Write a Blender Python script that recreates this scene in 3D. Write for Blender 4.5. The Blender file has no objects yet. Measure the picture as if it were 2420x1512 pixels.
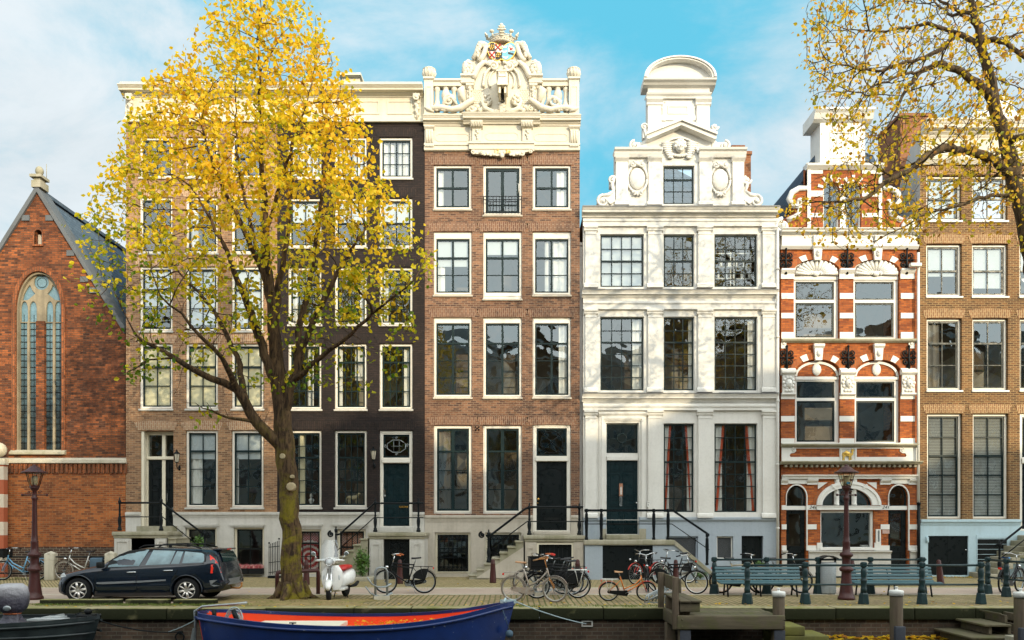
import bpy, bmesh, math, random
import numpy as np
from mathutils import Vector, Matrix, Euler, kdtree
from mathutils.geometry import tessellate_polygon
PI = math.pi
SC = bpy.context.scene
COL = SC.collection
rnd = random.Random(7)

# ---- survey: photo measurements to metres. Facade row is the plane Y=0, street level Z=0,
# the camera stands 30 m in front of it on the other quay, eye 2 m above street level
D0, FL, CX, HY, EH = 30.0, 1950.0, 1210.0, 1233.0, 2.0
def px(x, Y=0.0): return (x-CX)*(D0+Y)/FL
def pz(y, Y=0.0): return EH-(y-HY)*(D0+Y)/FL

SPLIT={'brick_lintels':'brick_lintel','white_dressings':'white_dressing','lead_flashing':'lead_strip','balustrade':'balustrade_rail','gable_pilasters':'gable_pilaster','pilasters':'pilaster',
 'white_bands':'white_band','gable_cornice':'gable_moulding','gable_relief':'gable_ornament','volutes':'volute','gable_dressings':'gable_dressing','window_hood':'hood_mould','mullions':'mullion',
 'plinth_cap':'plinth_ledge','scroll_ornament':'scroll','dark_cornice':'dark_moulding','cornice':'cornice_moulding','plinth':'plinth_base','gable_coping':'coping_stone','chimney':'chimney_stack','soldier_course':'soldier_brick_course','relief':'relief_ornament','pier_cap':'pier_ornament','arch_brick':'arch_bricks','edge_beam':'edge_timber',
 'side_window':'side_window','rub_strip':'rub_strip','bumper_strip':'bumper_strip','headlight':'headlight','tail_light':'tail_light','door_seam':'door_seam','window_trim':'window_trim','wheel_arch':'wheel_arch','pruning_scar':'pruning_scar','white_charge':'white_charge','red_cross':'red_cross','gold_ball':'gold_ball','quarter':'quarter','coat_guard':'coat_guard','stand':'stand_leg','fork':'fork','bow_fitting':'bow_fitting','bollard_post':'bollard_post','tray':'tray','stoop_wall':'stoop_wall','thwart':'thwart','plank_seat':'plank'}
# ------------------------------------------------------------------ mesh builder
class MB:
    def __init__(s): s.v=[]; s.f=[]; s.sm=[]
    def add(s, verts, faces, smooth=False, M=None):
        n=len(s.v)
        if M is not None: verts=[M@Vector(v) for v in verts]
        s.v.extend([tuple(v) for v in verts])
        for f in faces: s.f.append(tuple(i+n for i in f)); s.sm.append(smooth)
        return s
    def box(s,x0,x1,y0,y1,z0,z1,M=None):
        if x0>x1:x0,x1=x1,x0
        if y0>y1:y0,y1=y1,y0
        if z0>z1:z0,z1=z1,z0
        v=[(x0,y0,z0),(x1,y0,z0),(x1,y1,z0),(x0,y1,z0),(x0,y0,z1),(x1,y0,z1),(x1,y1,z1),(x0,y1,z1)]
        return s.add(v,[(0,3,2,1),(4,5,6,7),(0,1,5,4),(1,2,6,5),(2,3,7,6),(3,0,4,7)],False,M)
    def bevbox(s,x0,x1,y0,y1,z0,z1,b=.02,M=None):
        if x0>x1:x0,x1=x1,x0
        if y0>y1:y0,y1=y1,y0
        if z0>z1:z0,z1=z1,z0
        bm=bmesh.new(); bmesh.ops.create_cube(bm,size=1)
        for v in bm.verts: v.co=Vector(((x0+x1)/2+v.co.x*(x1-x0),(y0+y1)/2+v.co.y*(y1-y0),(z0+z1)/2+v.co.z*(z1-z0)))
        b=min(b,.45*min(x1-x0,y1-y0,z1-z0))
        bmesh.ops.bevel(bm,geom=list(bm.edges),offset=b,segments=2,affect='EDGES',profile=.6)
        bm.verts.index_update()
        s.add([v.co.copy() for v in bm.verts],[[v.index for v in f.verts] for f in bm.faces],True,M); bm.free(); return s
    def prism(s,outer,y0,y1,holes=(),M=None,back=True):
        """polygon in XZ extruded from y0 (front) to y1"""
        loops=[list(outer)]+[list(h) for h in holes]
        flat=[p for l in loops for p in l]
        tris=tessellate_polygon([[Vector((p[0],p[1],0)) for p in l] for l in loops])
        n=len(flat)
        v=[(p[0],y0,p[1]) for p in flat]+[(p[0],y1,p[1]) for p in flat]
        f=[]
        for t in tris:
            a,b,c=[Vector((flat[i][0],flat[i][1])) for i in t]
            ccw=(b-a).cross(c-a)>0
            t=tuple(t)
            if not ccw: t=t[::-1]
            f.append(t)
            if back: f.append(tuple(i+n for i in t[::-1]))
        k=0
        for li,l in enumerate(loops):
            m=len(l)
            area=sum(l[i][0]*l[(i+1)%m][1]-l[(i+1)%m][0]*l[i][1] for i in range(m))
            fwd=(area>0)==(li==0)
            for i in range(m):
                a,b=k+i,k+(i+1)%m
                f.append((a,a+n,b+n,b) if fwd else (a,b,b+n,a+n))
            k+=m
        return s.add(v,f,False,M)
    def profx(s,x0,x1,prof,M=None):
        """profile [(y,z)] listed top to bottom swept along X (closed at the wall)"""
        n=len(prof); v=[(x0,p[0],p[1]) for p in prof]+[(x1,p[0],p[1]) for p in prof]
        f=[(i,i+1,n+i+1,n+i) for i in range(n-1)]+[(n-1,0,n,2*n-1)]
        f+=[tuple(range(n-1,-1,-1)),tuple(range(n,2*n))]
        return s.add(v,f,False,M)
    def tube(s,pts,r,n=8,M=None,caps=True,flat=1.0):
        P=[Vector(p) for p in pts]; m=len(P)
        R=r if isinstance(r,(list,tuple)) else [r]*m
        v=[];f=[]; N=None
        for i in range(m):
            t=(P[min(i+1,m-1)]-P[max(i-1,0)])
            if t.length<1e-9: t=Vector((0,0,1))
            t.normalize()
            if N is None:
                N=t.cross(Vector((0,1,0)));
                if N.length<.1: N=t.cross(Vector((1,0,0)))
            N=(N-t*N.dot(t)); N.normalize(); B=t.cross(N)
            for k in range(n):
                a=2*PI*k/n; v.append(P[i]+N*(R[i]*math.cos(a))+B*(R[i]*flat*math.sin(a)))
        for i in range(m-1):
            for k in range(n):
                a=i*n+k;b=i*n+(k+1)%n; f.append((a,b,b+n,a+n))
        n0=len(s.v)
        s.add(v,f,True,M)
        if caps:
            for base in (0,(m-1)*n):
                idx=[n0+base+k for k in range(n)]
                s.f.append(tuple(idx[::-1] if base==0 else idx)); s.sm.append(False)
        return s
    def lathe(s,c,prof,n=16,M=None,axis='Z',smooth=True,sq=False):
        """profile [(r,z)] revolved about an axis through c"""
        v=[];f=[]
        for r,z in prof:
            for k in range(n):
                a=2*PI*(k+(.5 if sq else 0))/n; q=r/(math.cos(PI/n) if sq else 1)
                x,y=q*math.cos(a),q*math.sin(a)
                if axis=='Z': v.append((c[0]+x,c[1]+y,c[2]+z))
                elif axis=='Y': v.append((c[0]+x,c[1]+z,c[2]-y))
                else: v.append((c[0]+z,c[1]+x,c[2]+y))
        m=len(prof)
        for i in range(m-1):
            for k in range(n):
                a=i*n+k;b=i*n+(k+1)%n; f.append((a,b,b+n,a+n))
        n0=len(s.v); s.add(v,f,smooth,M)
        s.f.append(tuple(n0+k for k in range(n))[::-1]); s.sm.append(False)
        s.f.append(tuple(n0+(m-1)*n+k for k in range(n))); s.sm.append(False)
        return s
    def ball(s,c,r,n=10,M=None):
        if not isinstance(r,(list,tuple)): r=(r,r,r)
        v=[];f=[];m=max(5,n//2+1)
        for i in range(m+1):
            a=PI*i/m
            for k in range(n):
                b=2*PI*k/n; v.append((c[0]+r[0]*math.sin(a)*math.cos(b),c[1]+r[1]*math.sin(a)*math.sin(b),c[2]-r[2]*math.cos(a)))
        for i in range(m):
            for k in range(n):
                a=i*n+k;b=i*n+(k+1)%n; f.append((a,b,b+n,a+n))
        return s.add(v,f,True,M)
    def torus(s,c,R,r,n=24,k=6,axis='Y',M=None,rz=None,a0=0,a1=2*PI):
        full=abs(a1-a0-2*PI)<1e-6; v=[];f=[]
        cnt=n if full else n+1
        for i in range(cnt):
            a=a0+(a1-a0)*i/n
            for j in range(k):
                b=2*PI*j/k; q=R+r*math.cos(b); h=(rz or r)*math.sin(b)
                if axis=='Y': v.append((c[0]+q*math.cos(a),c[1]+h,c[2]+q*math.sin(a)))
                elif axis=='Z': v.append((c[0]+q*math.cos(a),c[1]+q*math.sin(a),c[2]+h))
                else: v.append((c[0]+h,c[1]+q*math.cos(a),c[2]+q*math.sin(a)))
        for i in range(n):
            for j in range(k):
                a=i*k+j;b=i*k+(j+1)%k; c2=((i+1)%cnt)*k
                f.append((a,b,c2+(j+1)%k,c2+j))
        return s.add(v,f,True,M)
    def scroll(s,cx,cz,r,y,th,turns=1.6,a0=0,cw=1,yd=None):
        pts=[];rad=[]
        n=int(14*turns)
        for i in range(n+1):
            t=i/n; a=a0+cw*2*PI*turns*t; q=r*(1-.82*t)
            pts.append((cx+q*math.cos(a),y,cz+q*math.sin(a))); rad.append(th*(1-.45*t))
        s.tube(pts,rad,6); s.ball((cx,y-.01,cz),th*1.25,8); return s
    def grid(s,fn,nu,nv,smooth=True,closeu=False):
        v=[fn(i/nu,j/nv) for j in range(nv+1) for i in range(nu+(0 if closeu else 1))]
        w=nu if closeu else nu+1
        f=[(j*w+i,j*w+(i+1)%w,(j+1)*w+(i+1)%w,(j+1)*w+i) for j in range(nv) for i in range(nu)]
        return s.add(v,f,smooth)
    def pieces(s,gap=.012):
        n=len(s.v); up=list(range(n))
        def fd(a):
            while up[a]!=a: up[a]=up[up[a]]; a=up[a]
            return a
        for f in s.f:
            r=fd(f[0])
            for i in f[1:]: up[fd(i)]=r
        box={}
        for i,v in enumerate(s.v):
            r=fd(i); b=box.setdefault(r,[1e9]*3+[-1e9]*3)
            for k in range(3): b[k]=min(b[k],v[k]); b[k+3]=max(b[k+3],v[k])
        keys=list(box); g={k:k for k in keys}
        def fg(a):
            while g[a]!=a: a=g[a]
            return a
        for i,a in enumerate(keys):
            A=box[a]
            for b in keys[:i]:
                B=box[b]
                if all(A[k]-gap<=B[k+3] and B[k]-gap<=A[k+3] for k in range(3)):
                    ra,rb=fg(a),fg(b)
                    if ra!=rb: g[ra]=rb
        out={}
        for f,sm in zip(s.f,s.sm): out.setdefault(fg(fd(f[0])),[]).append((f,sm))
        res=[]
        for fs in out.values():
            mb=MB(); mp={}
            for f,sm in fs:
                q=[]
                for i in f:
                    if i not in mp: mp[i]=len(mb.v); mb.v.append(s.v[i])
                    q.append(mp[i])
                mb.f.append(tuple(q)); mb.sm.append(sm)
            res.append(mb)
        return res
    def build(s,name,mat,parent=None,one=False,**tags):
        if name in SPLIT and not one:
            ps=s.pieces(); nm=SPLIT[name]
            obs=[p.build(nm,mat,parent,True,**tags) for p in ps]; s.obs=obs; return obs[0]
        org=Vector((0,0,0)); p=parent
        while p is not None: org+=p.location; p=p.parent
        me=bpy.data.meshes.new(name)
        me.from_pydata([(a[0]-org.x,a[1]-org.y,a[2]-org.z) for a in s.v],[],s.f)
        me.polygons.foreach_set('use_smooth',s.sm)
        mats=mat if isinstance(mat,(list,tuple)) else [mat]
        for m in mats: me.materials.append(m)
        me.update()
        o=bpy.data.objects.new(name,me); COL.objects.link(o)
        if parent: o.parent=parent
        tag(o,**tags); return o

def tag(o,label=None,cat=None,group=None,kind=None):
    if label: o['label']=label
    if cat: o['category']=cat
    if group: o['group']=group
    if kind: o['kind']=kind
    return o
def thing(name,loc,label=None,cat=None,group=None):
    o=bpy.data.objects.new(name,None); o.empty_display_size=.2; COL.objects.link(o); o.location=loc
    return tag(o,label,cat,group)
def base_on(mb_origin_parent): pass
def dup(o,parent=None):
    c=o.copy(); COL.objects.link(c)
    if parent is not None: c.parent=parent
    for ch in list(o.children): dup(ch,c)
    return c
def rect(x0,x1,z0,z1): return [(x0,z0),(x1,z0),(x1,z1),(x0,z1)]
def arc(cx,cz,rx,rz,a0,a1,n): return [(cx+rx*math.cos(a0+(a1-a0)*i/n),cz+rz*math.sin(a0+(a1-a0)*i/n)) for i in range(n+1)]

# ------------------------------------------------------------------ materials
class NT:
    def __init__(s,name):
        s.m=bpy.data.materials.new(name); s.m.use_nodes=True; s.t=s.m.node_tree; s.t.nodes.clear()
        s.out=s.n('ShaderNodeOutputMaterial')
    def n(s,t,**kw):
        x=s.t.nodes.new(t)
        for k,v in kw.items(): setattr(x,k,v)
        return x
    def l(s,a,b): s.t.links.new(a,b)
    def val(s,sock,v):
        if hasattr(v,'type') and hasattr(v,'links'): s.l(v,sock)
        else: sock.default_value=v
    def coord(s): return s.n('ShaderNodeTexCoord').outputs['Object']
    def noise(s,vec,scale,detail=4,rough=.55,dist=0):
        x=s.n('ShaderNodeTexNoise'); x.inputs['Scale'].default_value=scale; x.inputs['Detail'].default_value=detail
        x.inputs['Roughness'].default_value=rough; x.inputs['Distortion'].default_value=dist
        if vec is not None: s.l(vec,x.inputs['Vector'])
        return x.outputs['Fac']
    def ramp(s,fac,stops,interp='LINEAR'):
        x=s.n('ShaderNodeValToRGB'); x.color_ramp.interpolation=interp
        e=x.color_ramp.elements
        while len(e)<len(stops): e.new(.5)
        for i,(p,c) in enumerate(stops): e[i].position=p; e[i].color=c if len(c)==4 else (*c,1)
        s.l(fac,x.inputs[0]); return x.outputs[0]
    def mix(s,fac,a,b,mode='MIX'):
        x=s.n('ShaderNodeMix',data_type='RGBA',blend_type=mode)
        s.val(x.inputs[0],fac)
        for sock,v in ((x.inputs[6],a),(x.inputs[7],b)):
            if isinstance(v,tuple): v=v if len(v)==4 else (*v,1)
            s.val(sock,v)
        return x.outputs[2]
    def math(s,op,a,b=0.0,clamp=False):
        x=s.n('ShaderNodeMath',operation=op); x.use_clamp=clamp
        s.val(x.inputs[0],a); s.val(x.inputs[1],b); return x.outputs[0]
    def maprange(s,v,a,b,c=0.,d=1.,smooth=False):
        x=s.n('ShaderNodeMapRange'); x.interpolation_type='SMOOTHSTEP' if smooth else 'LINEAR'
        s.l(v,x.inputs[0])
        for i,q in enumerate((a,b,c,d)): x.inputs[i+1].default_value=q
        return x.outputs[0]
    def bump(s,h,strength,dist=.02):
        x=s.n('ShaderNodeBump'); x.inputs['Strength'].default_value=strength; x.inputs['Distance'].default_value=dist
        s.l(h,x.inputs['Height']); return x.outputs[0]
    def pbr(s,col,rough=.6,metal=0.,normal=None,spec=.5,coat=0.,trans=0.,emit=None):
        b=s.n('ShaderNodeBsdfPrincipled')
        if isinstance(col,tuple): col=col if len(col)==4 else (*col,1)
        s.val(b.inputs['Base Color'],col); s.val(b.inputs['Roughness'],rough); s.val(b.inputs['Metallic'],metal)
        b.inputs['Specular IOR Level'].default_value=spec
        b.inputs['Coat Weight'].default_value=coat; b.inputs['Coat Roughness'].default_value=.05
        b.inputs['Transmission Weight'].default_value=trans
        if normal is not None: s.l(normal,b.inputs['Normal'])
        s.l(b.outputs[0],s.out.inputs[0]); return s.m

def paint(name,col,rough=.5,var=.18,scale=1.5,dirt=.25,dirtcol=None,metal=0.,bump=.15,bscale=30,spec=.5,coat=0.):
    n=NT(name); v=n.coord()
    d=tuple(c*.45 for c in col) if dirtcol is None else dirtcol
    a=n.maprange(n.noise(v,scale,6,.6),.35,.75)
    c=n.mix(n.math('MULTIPLY',a,dirt),col,d)
    b=n.maprange(n.noise(v,scale*9,3,.6),.3,.7,1-var,1+var*.6)
    c=n.mix(1.0,c,n.mix(b,(0,0,0),(1,1,1)),'MULTIPLY')
    r=n.maprange(n.noise(v,scale*5,3),.3,.7,max(.03,rough-.1),min(1,rough+.12))
    nm=n.bump(n.noise(v,bscale,4,.6),bump,.01) if bump else None
    return n.pbr(c,r,metal,nm,spec,coat)

def brick(name,c1,c2,mortar,w=.22,h=.066,ms=.009,soldier=False,dark=None,darkamt=.35,tone=.25,bump=.35,bias=0.,rainy=False):
    n=NT(name); v=n.coord()
    sx=n.n('ShaderNodeSeparateXYZ'); n.l(v,sx.inputs[0])
    u=n.math('ADD',sx.outputs[0],sx.outputs[1])
    cb=n.n('ShaderNodeCombineXYZ')
    if soldier: n.l(sx.outputs[2],cb.inputs[0]); n.l(u,cb.inputs[1])
    else: n.l(u,cb.inputs[0]); n.l(sx.outputs[2],cb.inputs[1])
    b=n.n('ShaderNodeTexBrick'); n.l(cb.outputs[0],b.inputs['Vector'])
    b.inputs['Scale'].default_value=1; b.inputs['Brick Width'].default_value=w; b.inputs['Row Height'].default_value=h
    b.inputs['Mortar Size'].default_value=ms; b.inputs['Mortar Smooth'].default_value=.3; b.inputs['Bias'].default_value=bias
    b.inputs['Color1'].default_value=(*c1,1); b.inputs['Color2'].default_value=(*c2,1); b.inputs['Mortar'].default_value=(*mortar,1)
    c=b.outputs['Color']
    dk=dark or tuple(x*.45 for x in c1)
    big=n.noise(v,.35,6,.62,.4); fine=n.noise(v,5,4,.7); mid=n.noise(v,1.7,5,.65)
    c=n.mix(n.math('MULTIPLY',n.maprange(big,.42,.68),darkamt),c,dk)
    t=n.maprange(fine,.3,.7,1-tone,1+tone); t2=n.maprange(mid,.3,.7,1-tone*.7,1+tone*.7)
    c=n.mix(1.0,c,n.mix(t,(0,0,0),(1,1,1)),'MULTIPLY'); c=n.mix(1.0,c,n.mix(t2,(0,0,0),(1,1,1)),'MULTIPLY')
    pz_=n.n('ShaderNodeTexVoronoi'); pz_.inputs['Scale'].default_value=.55; pm_=n.n('ShaderNodeMapping'); pm_.inputs['Scale'].default_value=(1,1,1.6); n.l(v,pm_.inputs['Vector']); n.l(pm_.outputs[0],pz_.inputs['Vector'])
    hs_=n.n('ShaderNodeSeparateColor'); n.l(pz_.outputs['Color'],hs_.inputs[0])
    c=n.mix(1.0,c,n.mix(n.maprange(hs_.outputs[0],0,1,.86,1.12),(0,0,0),(1,1,1)),'MULTIPLY')
    if rainy:
        z=n.n('ShaderNodeMapping'); z.inputs['Scale'].default_value=(3,3,.12); n.l(v,z.inputs['Vector'])
        c=n.mix(n.math('MULTIPLY',n.maprange(n.noise(z.outputs[0],1.2,4),.5,.75),.35),c,(.03,.025,.02))
    c=n.mix(1.0,c,(.86,.84,.82),'MULTIPLY')
    hgt=n.math('ADD',n.math('MULTIPLY',b.outputs['Fac'],-1.),n.math('MULTIPLY',fine,.35))
    return n.pbr(c,.85,0,n.bump(hgt,bump,.008),.3)

def stucco(name,col,dirtcol,amt=.35,rough=.75,streak=.35):
    n=NT(name); v=n.coord()
    z=n.n('ShaderNodeMapping'); z.inputs['Scale'].default_value=(4,4,.25); n.l(v,z.inputs['Vector'])
    st=n.maprange(n.noise(z.outputs[0],1.3,5,.65),.48,.78)
    bl=n.maprange(n.noise(v,.9,6,.65),.45,.75)
    c=n.mix(n.math('MULTIPLY',bl,amt),col,dirtcol); c=n.mix(n.math('MULTIPLY',st,streak*amt*2),c,dirtcol)
    f=n.maprange(n.noise(v,14,4,.6),.3,.7,.93,1.05)
    c=n.mix(1.0,c,n.mix(f,(0,0,0),(1,1,1)),'MULTIPLY')
    hh=n.math('ADD',n.noise(v,40,3),n.math('MULTIPLY',n.noise(v,3,4),2.))
    return n.pbr(c,rough,0,n.bump(hh,.22,.012),.35)

def glass(name,tint=(.92,.95,.95),ior=2.1,wob=.02,dark=0.):
    n=NT(name); v=n.coord()
    h=n.noise(v,1.6,1,.4,.3)
    nm=n.bump(h,wob,.5)
    ge=n.n('ShaderNodeNewGeometry'); dp=n.n('ShaderNodeVectorMath',operation='DOT_PRODUCT'); n.l(nm,dp.inputs[0]); n.l(ge.outputs['Incoming'],dp.inputs[1])
    cc=n.math('SUBTRACT',1.,n.math('ABSOLUTE',dp.outputs['Value']),True); f0=((ior-1)/(ior+1))**2*1.0
    frv=n.math('ADD',n.math('MULTIPLY',n.math('POWER',cc,5.),1-f0),f0)
    tr=n.n('ShaderNodeBsdfTransparent'); tr.inputs[0].default_value=(*tint,1)
    gl=n.n('ShaderNodeBsdfGlossy'); gl.inputs['Roughness'].default_value=.015; gl.inputs['Color'].default_value=(.84,.95,1.,1); n.l(nm,gl.inputs['Normal'])
    mx=n.n('ShaderNodeMixShader'); n.l(frv,mx.inputs[0]); n.l(tr.outputs[0],mx.inputs[1]); n.l(gl.outputs[0],mx.inputs[2])
    n.l(mx.outputs[0],n.out.inputs[0]); return n.m

def wood(name,c1,c2,scale=6,axis=0,moss=0.,rough=.8):
    n=NT(name); v=n.coord()
    m=n.n('ShaderNodeMapping'); s=[scale*3]*3; s[axis]=scale*.25; m.inputs['Scale'].default_value=s; n.l(v,m.inputs['Vector'])
    g=n.noise(m.outputs[0],1,6,.65,.6)
    c=n.mix(n.maprange(g,.3,.7),c1,c2)
    c=n.mix(n.math('MULTIPLY',n.maprange(n.noise(v,1.3,5),.4,.7),.6),c,tuple(x*.4 for x in c1))
    if moss: c=n.mix(n.math('MULTIPLY',n.maprange(n.noise(v,2.5,6,.7),.48,.7),moss),c,(.10,.115,.02))
    return n.pbr(c,rough,0,n.bump(g,.4,.01),.3)

M={}
M['cream']=paint('cream_paint',(.74,.68,.54),.5,.06,.8,.15,(.42,.36,.26))
M['white']=paint('white_paint',(.73,.72,.68),.5,.05,.8,.15,(.45,.42,.36))
M['whitewood']=paint('white_woodwork',(.78,.74,.66),.45,.05,.8,.12,(.45,.42,.36))
M['stucco']=stucco('white_stucco',(.68,.665,.625),(.44,.41,.36),.30)
M['crest']=stucco('cream_crest_plaster',(.63,.585,.485),(.46,.39,.29),.28)
M['cornice1']=stucco('pale_cornice_paint',(.65,.60,.48),(.42,.36,.26),.32)
M['stone']=stucco('grey_plinth_stone',(.55,.53,.49),(.28,.26,.22),.5)
M['beige']=stucco('beige_plinth_stone',(.50,.45,.38),(.26,.22,.17),.5)
M['mossystone']=stucco('mossy_step_stone',(.36,.33,.25),(.13,.13,.05),.75)
M['greyblue']=stucco('blue_grey_plinth_paint',(.34,.39,.44),(.22,.24,.26),.3)
M['paleblue']=stucco('pale_blue_plinth_paint',(.46,.60,.66),(.30,.36,.38),.3)
M['churchstone']=stucco('church_tracery_stone',(.30,.25,.17),(.10,.085,.06),.9)
M['darkstone']=stucco('dark_coping_stone',(.12,.13,.14),(.05,.05,.05),.5)
M['lead']=paint('lead_flashing',(.20,.20,.20),.6,.2)
M['sash']=paint('dark_green_sash_paint',(.010,.022,.024),.35,.2,2,.2,bump=.05,spec=.2)
M['blacksash']=paint('black_sash_paint',(.012,.014,.014),.35,.2,2,.2,bump=.05,spec=.2)
M['door']=paint('dark_green_door_paint',(.008,.021,.025),.3,.08,1,.1,bump=.0,spec=.22)
M['blackdoor']=paint('black_door_paint',(.007,.010,.011),.32,.08,1,.1,bump=.0,spec=.22)
M['iron']=paint('black_iron_paint',(.007,.010,.012),.42,.25,4,.3,bump=.2,spec=.15)
M['bluegrate']=paint('green_iron_paint',(.012,.036,.040),.42,.3,3,.45,(.008,.012,.012),bump=.25,spec=.35)
M['brass']=paint('brass',(.62,.36,.10),.3,.2,6,.3,metal=1.)
M['steel']=paint('galvanised_steel',(.36,.39,.40),.42,.2,8,.35,metal=.8)
M['chrome']=paint('chrome',(.72,.73,.74),.15,.1,6,.2,metal=1.,bump=0)
M['glass']=glass('window_glass')
M['glassold']=glass('wavy_window_glass',wob=.03)
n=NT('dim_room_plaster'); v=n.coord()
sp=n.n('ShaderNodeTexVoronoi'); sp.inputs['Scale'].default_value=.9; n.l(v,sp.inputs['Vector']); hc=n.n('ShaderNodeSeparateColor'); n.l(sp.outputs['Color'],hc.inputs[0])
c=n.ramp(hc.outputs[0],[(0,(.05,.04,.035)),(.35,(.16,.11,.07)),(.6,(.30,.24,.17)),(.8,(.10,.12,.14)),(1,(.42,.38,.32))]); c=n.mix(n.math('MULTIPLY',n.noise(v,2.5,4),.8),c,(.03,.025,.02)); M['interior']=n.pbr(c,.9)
M['curtain']=paint('white_curtain',(.70,.68,.63),.9,.06,1,.1)
M['blind']=paint('cream_roller_blind',(.72,.64,.42),.9,.04,.6,.1)
M['paleblind']=paint('pale_blind',(.46,.49,.50),.9,.04,.6,.1)
M['redcurtain']=paint('orange_red_curtain',(.52,.08,.03),.9,.1,2,.2)
M['bluecurtain']=paint('grey_blue_sheet',(.38,.45,.50),.9,.1,2,.2)
M['gold']=paint('gold_leaf',(.80,.52,.12),.35,.1,6,.2,metal=.6)
M['slate']=brick('blue_slate_roof',(.10,.15,.21),(.13,.19,.26),(.05,.07,.1),.3,.16,.008,darkamt=.2)
M['pantile']=brick('blue_pantile_roof',(.05,.08,.13),(.07,.11,.17),(.02,.03,.05),.2,.25,.03,darkamt=.2,bump=1.)
# brick kinds
M['b_church']=brick('church_red_brick',(.44,.130,.038),(.080,.030,.017),(.15,.085,.05),.23,.075,.011,darkamt=.75,dark=(.06,.02,.012),tone=.5,rainy=True)
M['b_church2']=brick('church_orange_brick',(.58,.17,.04),(.20,.055,.022),(.36,.20,.09),.23,.075,.011,darkamt=.5,dark=(.16,.055,.025),tone=.35)
M['b_churchs']=brick('church_soldier_brick',(.46,.15,.055),(.22,.07,.03),(.12,.07,.04),.23,.09,.014,soldier=True,tone=.4)
M['b_plinth']=brick('church_plinth_brick',(.12,.065,.042),(.065,.036,.027),(.28,.24,.18),.23,.085,.012,tone=.4)
M['b_h1']=brick('pale_brown_brick',(.47,.255,.130),(.165,.082,.050),(.44,.33,.21),.21,.066,.010,darkamt=.3,dark=(.15,.075,.045),tone=.3)
M['b_h1s']=brick('pale_brown_soldier_brick',(.50,.30,.175),(.36,.195,.115),(.60,.48,.34),.21,.072,.012,soldier=True,darkamt=.15)
M['b_h2']=brick('black_brown_brick',(.040,.027,.024),(.024,.018,.018),(.012,.010,.010),.21,.066,.009,darkamt=.3,tone=.35,bump=.6)
M['b_h2s']=brick('black_brown_soldier_brick',(.046,.030,.026),(.026,.02,.019),(.015,.012,.012),.21,.072,.010,soldier=True,bump=.6)
M['b_h3']=brick('purple_brown_brick',(.315,.155,.088),(.085,.043,.036),(.36,.27,.19),.21,.066,.009,darkamt=.45,dark=(.09,.042,.028),tone=.32)
M['b_h3s']=brick('purple_brown_soldier_brick',(.26,.13,.08),(.15,.072,.053),(.38,.28,.20),.21,.072,.012,soldier=True,darkamt=.15)
M['b_h5']=brick('orange_brick',(.64,.18,.038),(.28,.066,.020),(.26,.12,.06),.21,.066,.008,darkamt=.4,dark=(.15,.04,.02),tone=.3)
M['b_h5s']=brick('orange_voussoir_brick',(.55,.17,.045),(.38,.10,.032),(.30,.15,.08),.21,.072,.010,soldier=True,darkamt=.1)
M['b_h6']=brick('sand_brown_brick',(.265,.122,.046),(.085,.040,.023),(.40,.28,.13),.21,.066,.012,darkamt=.35,dark=(.10,.05,.03),tone=.3)
M['b_h6s']=brick('sand_brown_soldier_brick',(.36,.19,.09),(.235,.118,.062),(.54,.4,.22),.21,.072,.013,soldier=True,darkamt=.1)
M['b_chim']=brick('chimney_brick',(.36,.13,.05),(.23,.08,.04),(.3,.2,.12),.21,.066,.010)
M['b_quay']=brick('quay_brick',(.150,.095,.065),(.085,.055,.042),(.17,.145,.11),.24,.09,.012,darkamt=.8,dark=(.025,.022,.014),tone=.4,rainy=True,bump=.6)
# ------------------------------------------------------------------ camera, sun, sky
cam=bpy.data.cameras.new('camera'); co=bpy.data.objects.new('camera',cam); COL.objects.link(co)
co.location=(0,-D0,EH); co.rotation_euler=(PI/2,0,0)
cam.sensor_fit='HORIZONTAL'; cam.sensor_width=36; cam.lens=36*FL/2419.5
cam.shift_y=(HY-756)/2419.5; cam.clip_end=3000; cam.clip_start=.1
SC.camera=co
SC.cycles.max_bounces=5; SC.cycles.diffuse_bounces=3; SC.cycles.glossy_bounces=3; SC.cycles.transmission_bounces=4; SC.cycles.transparent_max_bounces=7; SC.cycles.caustics_reflective=False; SC.cycles.caustics_refractive=False
SC.view_settings.view_transform='Standard'; SC.view_settings.look='None'; SC.view_settings.exposure=0; SC.view_settings.gamma=1
SUN_EL=math.radians(15.5); SUN_AZ=math.radians(147)     # clockwise from +Y
sdir=Vector((math.sin(SUN_AZ)*math.cos(SUN_EL),math.cos(SUN_AZ)*math.cos(SUN_EL),math.sin(SUN_EL)))
sl=bpy.data.lights.new('sun','SUN'); sl.energy=4.2; sl.angle=math.radians(.55); sl.color=(1.0,.83,.56)
so=bpy.data.objects.new('sun',sl); COL.objects.link(so); so.rotation_euler=sdir.to_track_quat('Z','Y').to_euler(); so.location=(20,-60,40)
W=bpy.data.worlds.new('World'); SC.world=W; W.use_nodes=True
wt=W.node_tree; wt.nodes.clear()
class WN(NT):
    def __init__(s): s.t=wt
w=WN()
sky=w.n('ShaderNodeTexSky',sky_type='NISHITA'); sky.sun_disc=False; sky.sun_elevation=SUN_EL; sky.sun_rotation=SUN_AZ
sky.air_density=1.0; sky.dust_density=.6; sky.ozone_density=1.5
gv=w.n('ShaderNodeTexCoord').outputs['Generated']
nrm=w.n('ShaderNodeVectorMath',operation='NORMALIZE'); w.l(gv,nrm.inputs[0])
sx=w.n('ShaderNodeSeparateXYZ'); w.l(nrm.outputs[0],sx.inputs[0])
zz=w.math('ADD',w.math('MAXIMUM',sx.outputs[2],0.0),.22)
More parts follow.
